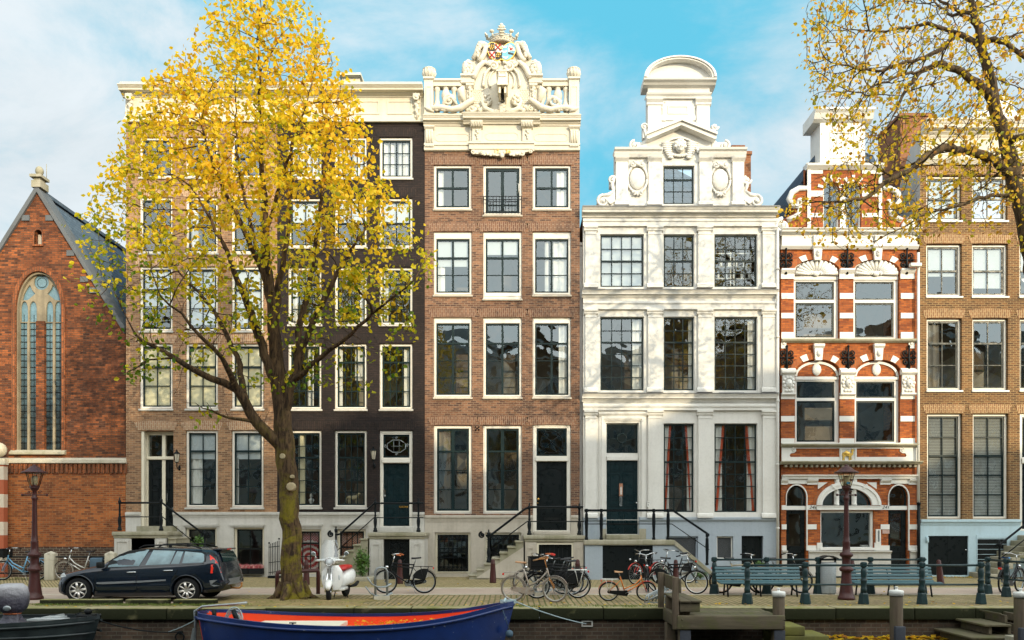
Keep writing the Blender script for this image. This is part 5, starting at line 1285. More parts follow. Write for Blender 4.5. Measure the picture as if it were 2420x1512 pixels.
mb=MB(); mb.box(px(1730,2.5),px(1758,2.5),2.5,3.6,pz(490,2.5),pz(352,2.5)); mb.box(px(1740,2.5),px(1771,2.5),2.3,3.3,pz(490,2.3),pz(366,2.3)); mb.box(px(1728,2.5),px(1760,2.5),2.45,3.65,pz(352,2.5)+.002,pz(344,2.5)); mb.box(px(1738,2.5),px(1773,2.5),2.25,3.35,pz(366,2.3)+.002,pz(358,2.3))
H4.part(mb,'chimney',M['b_chim'])
# narrow strip and hoist detail between houses 3 and 4
mb=MB(); mb.box(px(1370.5)+.01,H4.x0-.004,.25,.6,-.1,pz(575)); mb.box(px(1370.5),H4.x0-.004,.2,.62,pz(575)+.002,pz(568)); H4.part(mb,'party_wall',M['stucco'])
# H4 stoop
ya=-1.45
Xl,Xr=px(1381,ya),px(1590,ya); Zl=pz(1276,ya); xs=px(1688,ya); zs=pz(1355,ya)
mb=MB(); mb.bevbox(Xl-.02,Xr+.05,ya-.06,-.03,Zl-.17,Zl,.025)
dxs=xs-Xr; dzs=zs-Zl
mb.prism([(Xr+.052,Zl),(xs,zs),(xs,zs-.16),(Xr+.052,Zl-.17)],ya-.06,ya+.16)
st=mb.build('stoop',M['mossystone'],H4.root)
mb=MB(); xa,xb=px(1424,ya),px(1543,ya)
mb.prism([(Xl+.02,-.1),(xa,-.1),(xa,Zl-.19),(xb,Zl-.19),(xb,-.1),(xs,-.1),(xs,zs-.161),(Xr+.052,Zl-.171),(Xl+.02,Zl-.171)],ya,-.05)
for z_ in (.0,): pass
mb.build('stoop_wall',M['greyblue'],st)
mb=MB(); mb.box(xa+.003,xb-.003,ya+.06,ya+.11,-.05,Zl-.2)
for k in range(1,4): x=xa+(xb-xa)*k/4; mb.box(x-.004,x+.004,ya+.055,ya+.06,-.05,Zl-.2)
dd=mb.build('cellar_door',M['blackdoor'],st,label='wide dark green-black storage doors under the landing')
mb=MB(); mb.lathe((px(1489,ya),ya+.055,pz(1322,ya)),[(.012,0),(.012,-.03),(.04,-.04),(.035,-.06),(.01,-.065)],10,axis='Y'); mb.build('handle',M['chrome'],dd)
mb=MB()
for k in range(8):
    z=Zl-(k+1)*.185
    if z<.05: break
    mb.box(Xr+.06+k*.19,Xr+.06+(k+1)*.19,ya+.165,-.06,-.05,z)
mb.build('steps',M['mossystone'],st)
mb=MB(); mb.bevbox(px(1432,-.3),px(1509,-.3),-.5,-.04,Zl+.002,pz(1262)-.01,.02); mb.box(px(1421),px(1432)-.002,-.06,-.031,Zl+.002,pz(1249)); mb.box(px(1510)+.002,px(1526),-.06,-.031,Zl+.002,pz(1249)); mb.build('door_step',M['mossystone'],st)
def flatpost(mb,x,y,z0,z1):
    mb.lathe((x,y,z0),[(.06,0),(.06,.07),(.045,.09),(.05,.3*(z1-z0)),(.062,.6*(z1-z0)),(.052,.84*(z1-z0)),(.03,.87*(z1-z0)),(.055,.90*(z1-z0)),(.055,.97*(z1-z0)),(.04,z1-z0)],6,smooth=False)
yr_=ya+.04
mb=MB(); T=lambda x,y:(px(x,yr_),yr_,pz(y,yr_))
def barstrip(mb,p,w,h): 
    for a,b in zip(p,p[1:]): 
        dx=b[0]-a[0]; mb.prism([(a[0],a[2]-h/2),(b[0],b[2]-h/2),(b[0],b[2]+h/2),(a[0],a[2]+h/2)],yr_-w/2,yr_+w/2)
barstrip(mb,[T(1381,1206),T(1590,1206)],.05,.08); barstrip(mb,[(T(1590,1206)[0]+.001,0,T(1590,1206)[2]),T(1676,1264)],.049,.085); mb.tube([T(1381,1238),T(1588,1238),T(1676,1299)],.016,6)
rl=mb.build('railing',M['iron'],H4.root)
for x,yt,yb in ((1386,1202,1274),(1421,1202,1274),(1545,1202,1274),(1579,1202,1274),(1671,1260,1334)):
    mb=MB(); flatpost(mb,px(x,yr_),yr_,pz(yb,yr_)-.02,pz(yt,yr_)); mb.build('post',M['iron'],rl)
mb=MB(); mb.tube([(H4.x1-.05,-.14,pz(545)),(H4.x1-.05,-.14,.1)],.055,8)
for y in (640,800,950,1100,1250): mb.lathe((H4.x1-.05,-.14,pz(y)),[(.055,0),(.07,0),(.07,.06),(.055,.06)],8)
H4.part(mb,'drainpipe',M['stucco'])
# white shelving seen in the upper right window
mb=MB(); X0,X1=px(1694),px(1786)
for x in (X0+.02,X0+.62,X0+.75,X1-.05): mb.box(x,x+.03,.5,.53,pz(676),pz(585))
for y in (676,650,622,590): mb.box(X0,X0+.66,.45,.6,pz(y),pz(y)+.025); mb.box(X0+.74,X1,.45,.6,pz(y),pz(y)+.025)
for k in range(14): x=X0+.05+k*.095; z=pz((676,650,622)[k%3])+.025; mb.bevbox(x,x+.07,.47,.56,z,z+.1+.06*((k*7)%3),.01)
mb.build('shelving',M['white'],w43)
# ================================================================== HOUSE 5 orange brick with white bands
H5=House('orange_brick_house',1846,2166,'narrow orange brick house with white bands, shell arches and a golden camel stone')
def c5(x): return (3120+x/2.8)*.5907
def d5(y): return (1760+y/2.8)*.5907
def a5(x): return (3080+x/1.5915)*.5907
def b5(y): return (850+y/1.5915)*.5907
def C(x,y): return (px(c5(x)),pz(d5(y)))
def A5(x,y): return (px(a5(x)),pz(b5(y)))
# --- holes
def ell(xa,xb,ysp,yt,fn,n=14):
    a=fn(xa,ysp);b=fn(xb,ysp);t=fn((xa+xb)/2,yt); return arc((a[0]+b[0])/2,a[1],(b[0]-a[0])/2,t[1]-a[1],0,PI,n)
arch_hole=ell(466,1022,735,538,C,20)
shop_hole=rect(C(455,0)[0],C(1050,0)[0],C(0,1228)[1],C(0,788)[1])
dl=[C(70,1450),C(293,1450)]+ell(70,288,640,508,C); dl=[C(70,1450),C(293,1450)]+ell(70,293,640,508,C)
dr=[C(1213,1450),C(1430,1450)]+ell(1213,1430,640,508,C)
up=[]; lo=[]
for xa,xb in ((152,442),(532,824)):
    up.append([A5(xa,802),A5(xb,802)]+ell(xa,xb,372,300,A5)); lo.append([A5(xa+8,1468),A5(xb+4,1468)]+ell(xa+8,xb+4,1012,935,A5))
z_top=pz(590)
# brick wall in three stacked sheets so plinth and door openings notch cleanly
poly=[(H5.x0,-.05),(dl[0][0],-.05)]+dl[2:][::-1]+[(dl[1][0],-.05),(dr[0][0],-.05)]+dr[2:][::-1]+[(dr[1][0],-.05),(H5.x1,-.05),(H5.x1,z_top),(H5.x0,z_top)]
mb=MB(); mb.prism(poly,0,.38,[arch_hole,shop_hole]+up+lo); mb.build('wall',M['b_h5'],H5.root)
W5=M['white']
# --- ground floor
def wframe(outer,inner,y0,y1,name='window',mat=None,label=None):
    mb=MB(); mb.prism(outer,y0,y1,[inner]); return mb.build(name,mat or W5,H5.root,label=label)
sh=lambda P,s: [(sum(p[0] for p in P)/len(P)+(p[0]-sum(p[0] for p in P)/len(P))*s[0], sum(p[1] for p in P)/len(P)+(p[1]-sum(p[1] for p in P)/len(P))*s[1]) for p in P]
def pane5(win,P,y,glassm='glassold'):
    mb=MB(); mb.prism(P,y,y+.004,back=False); mb.build('pane',M[glassm],win)
sw=wframe(sh(shop_hole,(.995,.995)),rect(C(470,0)[0],C(1022,0)[0],C(0,1200)[1],C(0,815)[1]),.06,.2,label='wide plain shop window below the arch')
pane5(sw,rect(C(468,0)[0],C(1024,0)[0],C(0,1203)[1],C(0,812)[1]),.13)
mb=MB(); mb.box(C(440,0)[0],C(1065,0)[0],-.10,.06,C(0,1232)[1],C(0,1206)[1]); mb.build('sill',W5,sw)
aw=wframe(sh(arch_hole,(.995,.99)),ell(474,1015,728,548,C,20),.05,.18,mat=M['sash'],label='half round fanlight divided by two white balusters')
pane5(aw,ell(474,1015,728,548,C,20),.12)
mb=MB()
for x in (637,834):
    X=C(x,0)[0]; mb.box(X-.085,X+.085,.0,.06,C(0,732)[1],C(0,560)[1]+.0); mb.lathe((X,-.01,C(0,730)[1]),[(.09,0),(.09,.05),(.05,.08),(.075,.2),(.04,.5),(.06,.75),(.09,.85),(.09,1.02)],8)
mb.build('baluster',W5,aw)
mb=MB()
ao=ell(404,1124,728,462,C,24); ai=ell(466,1022,728,538,C,24); mb.prism(ao+ai[::-1],-.10,.05)
am=ell(425,1103,728,484,C,24); am2=ell(436,1092,728,497,C,24); mb.prism(am+am2[::-1],-.125,-.101)
for t in (.32,.5,.68):
    a_=PI*t; cx0=(C(404,0)[0]+C(1124,0)[0])/2; zz=C(0,728)[1]; rx_,rz_=(C(1124,0)[0]-C(404,0)[0])/2,C(0,462)[1]-zz
    P=[]
    for s,k_ in ((1.02,-.03),(1.02,.03),(.80,.03),(.80,-.03)): P.append((cx0+rx_*s*math.cos(a_+k_),zz+rz_*s*math.sin(a_+k_)))
    mb.prism(P,-.14,-.126)
mb.box(C(404,0)[0],C(1124,0)[0],-.11,.05,C(0,782)[1],C(0,736)[1]); mb.box(C(395,0)[0],C(1132,0)[0],-.13,.04,C(0,745)[1],C(0,737)[1])
mb.build('arch_surround',W5,H5.root)
mb=MB(); o=ell(372,1150,728,432,C,24); mb.prism(o+[(p[0],p[1]) for p in ao[::-1]],-.02,.01); mb.build('arch_brick',M['b_h5s'],H5.root)
mb=MB()
mb.prism([C(424,550),C(424,474),C(532,474)],-.03,.004); mb.prism([C(972,474),C(1080,474),C(1080,550)],-.03,.004)
bandx=((18,72),(308,408),(1126,1224),(1446,1532))
for a,b in bandx:
    for y0,y1 in ((730,782),(944,1000),(1180,1236)): 
        mb.box(C(a,0)[0],C(b,0)[0],-.035,.003,C(0,y1)[1],C(0,y0)[1])
    mb.profx(C(a-8,0)[0],C(b+8,0)[0],[(0,C(0,438)[1]),(-.16,C(0,440)[1]),(-.15,C(0,455)[1]),(-.10,C(0,470)[1]),(-.06,C(0,480)[1]),(-.06,C(0,500)[1]),(0,C(0,500)[1])])
for a,b in ((412,470),(1056,1125)): mb.box(C(a,0)[0],C(b,0)[0],-.06,.003,C(0,1236)[1],C(0,1150)[1])
mb.profx(H5.x0+.01,H5.x1-.01,[(0,C(0,390)[1]),(-.20,C(0,391)[1]),(-.19,C(0,405)[1]),(-.13,C(0,415)[1]),(-.12,C(0,436)[1]),(0,C(0,437)[1])])
for xa,xb in ((72,300),(1216,1440)):
    mb.box(C(xa,0)[0],C(xb,0)[0],-.05,.003,C(0,492)[1],C(0,440)[1]-.003)
    o=[C(xa-8,640)[0:2],]+[] ; oo=ell(xa-7,xb+5,640,494,C); ii=ell(xa-.5,xb-7,640,508,C); mb.prism(oo+ii[::-1],-.055,.02); mb.box(C(xa-7,0)[0],C(xa-.5,0)[0],-.054,.02,C(0,730)[1],C(0,640)[1]-.001); mb.box(C(xb-7,0)[0],C(xb+5,0)[0],-.054,.02,C(0,1236)[1],C(0,640)[1]-.001)
    for k in range(12): x=C(xa+12+k*18,0)[0]; mb.box(x,x+.06,-.065,-.051,C(0,488)[1],C(0,470)[1])
mb.build('white_bands',W5,H5.root)
for x in (363,1178): text_mesh('241',.165,C(x,0)[0],C(0,754)[1],-.043,'house_number',M['sh_black'],H5.root,depth=.004,shear=.35,w=1.05)
mb=MB()
for a,b in ((20,74),(320,1236),(1452,1534)):
    mb.box(C(a,0)[0],C(b,0)[0],-.06,.002,-.05,C(0,1272)[1]); mb.profx(C(a-3,0)[0],C(b+3,0)[0],[(0,C(0,1238)[1]),(-.13,C(0,1239)[1]),(-.13,C(0,1252)[1]),(-.08,C(0,1262)[1]),(-.08,C(0,1271)[1]),(0,C(0,1271)[1])])
mb.build('plinth',M['stone'],H5.root)
for a,b,gl,lab in ((76,290,1,'glazed shop door left of the arch'),(1219,1425,0,'glazed shop door right of the arch, with a dark tower silhouette in it')):
    mb=MB(); X0,X1=C(a,0)[0],C(b,0)[0]; zf=C(0,1448)[1]; zd=C(0,790)[1]
    mb.prism(rect(X0+.01,X1-.01,max(.02,zf),zd),.10,.16,[rect(X0+.10,X1-.16,C(0,1188)[1],C(0,825)[1])])
    mb.prism(rect(X0+.12,X1-.14,max(.02,zf)+.15,C(0,1250)[1]),.08,.101,[rect(X0+.17,X1-.19,max(.02,zf)+.2,C(0,1250)[1]-.05)])
    dd=mb.build('door',M['blackdoor'],H5.root,label=lab); pane5(dd,rect(X0+.10,X1-.16,C(0,1188)[1],C(0,825)[1]),.13)
    mb=MB(); mb.box(X0-.02,X1+.03,.02,.14,C(0,782)[1],C(0,738)[1]); ff=mb.build('door_frame',W5,H5.root)
    o=[(X0+.005,C(0,737)[1]),(X1-.005,C(0,737)[1])]+ell(a+1,b-1,640,512,C); i_=[(X0+.06,C(0,728)[1]),(X1-.06,C(0,728)[1])]+ell(a+10,b-10,642,524,C)
    mb=MB(); mb.prism(o,.08,.14,[i_]); tw=mb.build('fanlight',M['sash'],ff); pane5(tw,i_,.11)
    if not gl:
        mb=MB(); x=(X0+X1)/2-.05; mb.prism([(x-.18,C(0,1100)[1]),(x+.16,C(0,1120)[1]),(x+.18,C(0,960)[1]),(x+.20,C(0,925)[1]),(x+.1,C(0,930)[1]),(x,C(0,912)[1]),(x-.1,C(0,930)[1]),(x-.18,C(0,925)[1]),(x-.16,C(0,960)[1])],.150,.158); mb.build('tower_silhouette',M['sh_black'],dd)
mb=MB(); mb.prism(rect(C(1070,0)[0],C(1122,0)[0],C(0,1160)[1],C(0,998)[1]),-.07,.002,[rect(C(1086,0)[0],C(1108,0)[0],C(0,1140)[1],C(0,1012)[1])]); cs=mb.build('notice_case',W5,H5.root)
mb=MB(); mb.box(C(1086,0)[0],C(1108,0)[0],-.045,-.04,C(0,1140)[1],C(0,1012)[1]); mb.build('notice',M['steel'],cs)
mb=MB(); mb.box(C(1146,0)[0],C(1223,0)[0],-.03,.002,C(0,1048)[1],C(0,1004)[1]); mb.build('name_plate',paint('pink_grey_plate',(.55,.36,.30),.5),H5.root)
# --- sign frieze with gable stone
mb=MB(); mb.profx(H5.x0-.02,H5.x1+.01,[(0,C(0,45)[1]),(-.20,C(0,46)[1]),(-.19,C(0,62)[1]),(-.12,C(0,75)[1]),(-.03,C(0,84)[1]),(0,C(0,84)[1])]); mb.profx(H5.x0-.08,H5.x1+.08,[(0,C(0,240)[1]),(-.34,C(0,241)[1]),(-.34,C(0,254)[1]),(-.28,C(0,262)[1]),(-.24,C(0,275)[1]),(0,C(0,275)[1])])
for k in range(26):
    x=H5.x0+.08+k*.187; mb.box(x,x+.085,-.18,.0,C(0,306)[1],C(0,278)[1])
mb.build('dark_cornice',M['mossystone'],H5.root)
pan=[]
for k in (-1,1):
    def X(x): return C(760+k*(x-760),0)[0]
    P=[(X(856),C(0,190)[1]),(X(856),C(0,95)[1]),(X(1345),C(0,95)[1]),(X(1340),C(0,125)[1]),(X(1365),C(0,145)[1]),(X(1400),C(0,150)[1]),(X(1415),C(0,172)[1]),(X(1405),C(0,190)[1])]
    pan.append(P if k>0 else P[::-1])
mb=MB(); mb.prism(rect(H5.x0+.01,H5.x1-.01,C(0,238)[1],C(0,86)[1]),-.035,.003,pan)
for k in (-1,1): mb.scroll(C(760+k*607,0)[0],C(0,108)[1],.08,-.04,.022,1.4,PI/2,-k)
fz=mb.build('frieze',W5,H5.root)
mb=MB(); mb.prism(rect(C(670,0)[0],C(850,0)[0],C(0,236)[1],C(0,90)[1]),-.075,-.036,[rect(C(684,0)[0],C(836,0)[0],C(0,228)[1],C(0,100)[1])]); gs=mb.build('gable_stone',W5,H5.root,label='small square gable stone carved with a golden camel')
cam_=[(690,228),(700,190),(692,175),(690,155),(700,140),(720,135),(735,118),(755,125),(768,140),(780,148),(792,150),(798,135),(790,118),(795,108),(808,105),(824,120),(822,127),(808,126),(812,140),(815,158),(805,172),(795,178),(792,200),(796,222),(783,224),(784,200),(780,185),(772,188),(778,228),(764,230),(766,195),(758,182),(735,180),(722,188),(712,205),(720,230),(708,230)]
mb=MB(); mb.prism([C(a,b) for a,b in cam_],-.08,-.036); mb.ball((*[C(740,150)[0]],-.075,C(740,150)[1]),(.13,.05,.08),8); mb.build('camel_relief',M['gold'],gs)
# --- upper floors
for i,(xa,xb) in enumerate(((152,442),(532,824))):
    for P,(fx0,fx1,fy0,fy1),tr in ((up[i],(xa+4,xb-34,402,800),560),(lo[i],(xa+12,xb-20,1040,1466),1187)):
        top=fn_top=None
        F=rect(A5(fx0,0)[0],A5(fx1,0)[0],A5(0,fy1)[1],A5(0,fy0)[1]); 
        Xa,Xb=P[0][0]+.004,P[1][0]-.004
        mb=MB(); Y=.13
        zt,zb=A5(0,fy0)[1],A5(0,fy1)[1]; zm=A5(0,tr)[1]
        ix0,ix1=Xa+.10,Xb-.14
        mb.prism(rect(Xa,Xb,zb,zt),Y,Y+.14,[rect(ix0,ix1,zm+.06,zt-.18),rect(ix0,ix1,zb+.05,zm-.05)])
        mb.box(Xa,Xb,Y-.05,Y-.001,zt-.12,zt-.01)
        win5=mb.build('window',W5,H5.root)
        mb=MB(); sash_bars(mb,ix0+.002,ix1-.002,zm+.062,zt-.182,1,1,Y+.03,border=.05); sash_bars(mb,ix0+.002,ix1-.002,zb+.052,zm-.052,1,1,Y+.03,border=.06); mb.build('sash',M['sash'],win5)
        mb=MB()
        for za,zc in ((zm+.06,zt-.18),(zb+.05,zm-.05)): mb.add([(ix0,Y+.06,za),(ix1,Y+.06,za),(ix1,Y+.06,zc),(ix0,Y+.06,zc)],[(0,1,2,3)])
        mb.build('pane',M['glass'],win5)
        # tympanum
        head=P[2:]; z_sp=zt+.002
        T=[(Xa,z_sp),(Xb,z_sp)]+[(max(Xa,min(Xb,p[0])),p[1]-.004) for p in head if p[1]>z_sp+.01]
        if tr==560:
            mb=MB(); mb.prism(T,.10,.2); cx_=(Xa+Xb)/2
            for k in range(13):
                a_=PI*(k+.5)/13; mb.tube([(cx_+.18*math.cos(a_),.05,z_sp+.05+.10*math.sin(a_)),(cx_+(Xb-Xa)*.47*math.cos(a_),.03,z_sp+.04+(A5(0,305)[1]-z_sp)*.93*math.sin(a_))],[.03,.085],6)
            mb.ball((cx_,.03,z_sp+.08),(.13,.06,.1),8); mb.scroll(cx_-.16,z_sp+.09,.08,.03,.03,1.2); mb.scroll(cx_+.16,z_sp+.09,.08,.03,.03,1.2,PI,-1); mb.build('shell',W5,H5.root)
        else:
            mb=MB(); mb.prism(T,.10,.2); tp=mb.build('tympanum',M['b_h5'],H5.root)
            mb=MB(); cx_=(Xa+Xb)/2; hz_=A5(0,945)[1]-z_sp; o=arc(cx_,z_sp,(Xb-Xa)*.49,hz_,0,PI,16); i_=arc(cx_,z_sp,(Xb-Xa)*.44,hz_*.84,0,PI,16); mb.prism(o+i_[::-1],.06,.101); mb.ball((cx_,.08,z_sp+hz_*.45),(.17,.06,.23),10); mb.build('tympanum_rim',W5,tp)
# arches over windows (brick with white voussoirs), keystones, bands, capitals, anchors
mb=MB(); mw=MB()
for xa,xb,ysp,yt,yo in ((152,442,372,300,262),(532,824,372,300,262),(160,446,1012,935,892),(540,828,1012,935,892)):
    o=ell(xa-34,xb+34,ysp,yo,A5,22); i_=ell(xa,xb,ysp,yt,A5,22); mb.prism(o+i_[::-1],-.045,.01)
    for t in (.28,.72):
        k0,k1=int(t*22)-1,int(t*22)+1; mw.prism(o[k0:k1+1]+i_[k0:k1+1][::-1],-.065,-.046)
    xm=(xa+xb)/2
    z0,z1=A5(0,yt+8)[1],A5(0,yo-52)[1]; X_=A5(xm,0)[0]
    mw.prism([(X_-.12,z0),(X_+.12,z0),(X_+.17,z1),(X_-.17,z1)],-.15,.0); mw.profx(X_-.19,X_+.19,[(-.1,z1),(-.22,z1-.01),(-.22,z1-.09),(-.15,z1-.16),(-.1,z1-.16)]); mw.ball((X_,-.16,(z0+z1)/2-.05),(.09,.07,.13),8)
    if ysp==372: mw.ball((X_,-.2,(z0+z1)/2),(.06,.05,.08),8)
mb.build('arch_brick',M['b_h5s'],H5.root)
for a,b in ((72,150),(444,530),(832,915)):
    for y0,y1 in ((514,550),(640,674),(762,804)): mw.box(A5(a,0)[0],A5(b,0)[0],-.03,.003,A5(0,y1)[1],A5(0,y0)[1])
    mw.profx(A5(a-4,0)[0],A5(b+4,0)[0],[(0,A5(0,360)[1]),(-.15,A5(0,362)[1]),(-.15,A5(0,372)[1]),(-.08,A5(0,388)[1]),(-.05,A5(0,392)[1]),(-.05,A5(0,424)[1]),(0,A5(0,424)[1])])
    mw.profx(A5(a-5,0)[0],A5(b+8,0)[0],[(0,A5(0,990)[1]),(-.06,A5(0,992)[1]),(-.2,A5(0,1012)[1]),(-.2,A5(0,1024)[1]),(-.10,A5(0,1036)[1]),(0,A5(0,1036)[1])])
    mw.box(A5(a+4,0)[0],A5(b+2,0)[0],-.09,.003,A5(0,1148)[1],A5(0,1037)[1]); mw.profx(A5(a-2,0)[0],A5(b+8,0)[0],[(0,A5(0,1149)[1]),(-.14,A5(0,1150)[1]),(-.14,A5(0,1160)[1]),(-.06,A5(0,1168)[1]),(0,A5(0,1168)[1])])
    for y0,y1 in ((1152,1188),(1296,1330),(1438,1470)): mw.box(A5(a-2,0)[0],A5(b+6,0)[0],-.031,.002,A5(0,y1)[1],A5(0,y0)[1])
    # relief head on the pier block
    X_,Z_=A5((a+b)/2+4,0)[0],A5(0,1092)[1]; mw.ball((X_,-.14,Z_),(.12,.10,.16),10); mw.ball((X_,-.24,Z_-.01),(.025,.03,.04),5)
    for k in range(10): a_=2*PI*k/10; mw.ball((X_+.18*math.cos(a_),-.10,Z_+.03+.2*math.sin(a_)),(.07,.05,.07),6)
    for k in range(3): mw.ball((X_-.1+.1*k,-.11,Z_-.25),(.07,.05,.06),6)
mw.box(A5(70,0)[0],A5(102,0)[0],-.05,.003,A5(0,866)[1],A5(0,830)[1]); mw.box(A5(880,0)[0],A5(918,0)[0],-.05,.003,A5(0,866)[1],A5(0,830)[1])
for x in (86,898): mw.ball((A5(x,0)[0],-.05,A5(0,836)[1]),(.06,.03,.06),7)
mw.box(H5.x0+.02,H5.x1-.02,-.045,.004,C(0,44)[1]+.002,A5(0,1466)[1]-.001)
mw.build('white_dressings',W5,H5.root)
mb=MB(); mb.profx(H5.x0,H5.x1-.005,[(0,A5(0,806)[1]),(-.16,A5(0,808)[1]),(-.15,A5(0,820)[1]),(-.06,A5(0,831)[1]),(0,A5(0,831)[1])]); mb.build('string_course',M['mossystone'],H5.root)
for y in (315,935):
    for x in (98,488,866) if y<500 else (104,494,880):
        mb=MB(); X_,Z_=A5(x,0)[0],A5(0,y)[1]
        mb.tube([(X_,-.06,Z_-.46),(X_,-.08,Z_+.44)],[.05,.035],6); mb.tube([(X_-.2,-.07,Z_+.05),(X_+.2,-.07,Z_+.05)],.03,6)
        for s in (-1,1): mb.scroll(X_+s*.13,Z_+.22,.11,-.07,.03,1.3,-PI/2,s); mb.scroll(X_+s*.12,Z_-.12,.10,-.07,.03,1.3,PI/2,-s); mb.ball((X_+s*.21,-.07,Z_+.05),.05,6)
        mb.ball((X_,-.08,Z_+.46),.05,6); mb.lathe((X_,-.02,Z_-.30),[(.02,-.16),(.07,-.10),(.07,.06),(.03,.12)],8); mb.build('wall_anchor',M['iron'],H5.root)
mb=MB(); mb.profx(H5.x0-.05,H5.x1+.05,cornice_prof(0,A5(0,116)[1],A5(0,150)[1],.34)); mb.box(H5.x0+.01,H5.x1-.01,-.07,.38,A5(0,212)[1],A5(0,151)[1]); mb.profx(H5.x0-.03,H5.x1+.02,[(0,A5(0,212)[1]),(-.17,A5(0,214)[1]),(-.16,A5(0,222)[1]),(-.08,A5(0,238)[1]),(0,A5(0,238)[1])])
for x in (270,660): mb.box(A5(x,0)[0],A5(x+46,0)[0],-.16,-.071,A5(0,212)[1],A5(0,152)[1])
mb.build('cornice',W5,H5.root)
shell(H5,pz(560),wallmat='b_h5',zs=[pz(y) for y in (805,1085)],roof=False)
# --- gable
def g7(x,y): return (px(1801.6+.39057*x),pz(.39057*y))
def g7arch(xa,xb,ysp,yt): a=g7(xa,ysp);b=g7(xb,ysp);t=g7(xa,yt); return arc((a[0]+b[0])/2,a[1],(b[0]-a[0])/2,t[1]-a[1],0,PI,12)
gw=[[g7(368,1392),g7(466,1392)]+g7arch(368,466,1150,1098),[g7(500,1392),g7(598,1392)]+g7arch(500,598,1150,1098)]
mb=MB(); mb.prism([g7(105,1398),g7(890,1398),g7(890,1330),g7(830,1305),g7(780,1290),g7(780,1150),g7(720,1140),g7(720,1002),g7(270,1002),g7(270,1140),g7(205,1150),g7(175,1200),g7(200,1290),g7(150,1310),g7(105,1350)],.0,.38,gw); gb=mb.build('gable',M['b_h5'],H5.root)
for P,nm in zip(gw,(0,1)):
    i_=sh(P,(.80,.93)); mb=MB(); mb.prism(sh(P,(.99,.995)),.10,.2,[i_]); w7=mb.build('window',W5,H5.root,label='small arched gable window'); pane5(w7,i_,.15)
    mb=MB(); x0,x1=min(p[0] for p in i_),max(p[0] for p in i_); z0=min(p[1] for p in i_); mb.box((x0+x1)/2-.02,(x0+x1)/2+.02,.11,.148,z0,max(p[1] for p in i_)-.02); mb.box(x0,x1,.112,.146,z0+.75,z0+.80); mb.build('sash',M['sash'],w7)
mb=MB()
mb.box(g7(345,0)[0],g7(618,0)[0],-.04,.9,g7(0,1000)[1]+.003,g7(0,745)[1]); mb.profx(g7(300,0)[0],g7(655,0)[0],[(.95,g7(0,680)[1]),(-.40,g7(0,680)[1]),(-.40,g7(0,690)[1]),(-.30,g7(0,705)[1]),(-.2,g7(0,735)[1]),(-.05,g7(0,748)[1]),(.95,g7(0,748)[1])])
mb.prism(rect(g7(405,0)[0],g7(560,0)[0],g7(0,960)[1],g7(0,800)[1]),-.07,-.041,[rect(g7(415,0)[0],g7(550,0)[0],g7(0,950)[1],g7(0,810)[1])]); mb.box(g7(345,0)[0],g7(400,0)[0],-.08,-.041,g7(0,1000)[1],g7(0,750)[1])
mb.profx(g7(262,0)[0],g7(728,0)[0],[(.3,g7(0,998)[1]),(-.22,g7(0,1000)[1]),(-.2,g7(0,1012)[1]),(-.05,g7(0,1030)[1]),(0,g7(0,1030)[1])])
for y0,y1 in ((1155,1190),(1290,1315),(1030,1052)): 
    for a,b in ((272,364),(602,718)): mb.box(g7(a,0)[0],g7(b,0)[0],-.03,.004,g7(0,y1)[1],g7(0,y0)[1])
for xa,xb in ((368,466),(500,598)):
    for k in range(5):
        a_=PI*(k+.5)/5; cx_=(g7(xa,0)[0]+g7(xb,0)[0])/2; zc=g7(0,1150)[1]; r0=(g7(xb,0)[0]-g7(xa,0)[0])/2
        mb.prism([(cx_+r0*s*math.cos(a_+d_),zc+r0*1.05*s*math.sin(a_+d_)) for s,d_ in ((1.0,-.11),(1.75,-.11),(1.75,.11),(1.0,.11))],-.04,.004)
mb.box(g7(468,0)[0],g7(498,0)[0],-.05,.1,g7(0,1392)[1],g7(0,1150)[1])
for k in (-1,1):
    def X(x): return px(1801.6+.39057*(495+k*(x-495)))
    xa,xb=sorted((X(270),X(290))); mb.box(xa,xb,-.06,.2,g7(0,1396)[1],g7(0,1030)[1]); mb.box(min(X(262),X(345)),max(X(262),X(345)),-.1,.3,g7(0,1000)[1]+.001,g7(0,992)[1])
    mb.tube([(X(268),-.03,g7(0,1140)[1]),(X(220),-.03,g7(0,1142)[1]),(X(178),-.03,g7(0,1165)[1]),(X(160),-.03,g7(0,1205)[1]),(X(180),-.03,g7(0,1245)[1]),(X(225),-.03,g7(0,1255)[1]),(X(215),-.03,g7(0,1300)[1]),(X(150),-.03,g7(0,1335)[1])],[.08,.10,.11,.11,.11,.10,.09,.10],7)
    mb.scroll(X(118),g7(0,1368)[1],.26,-.05,.08,1.6,PI/2,k); mb.scroll(X(225),g7(0,1225)[1],.13,-.05,.05,1.4,0,k)
mb.build('gable_dressings',W5,gb)
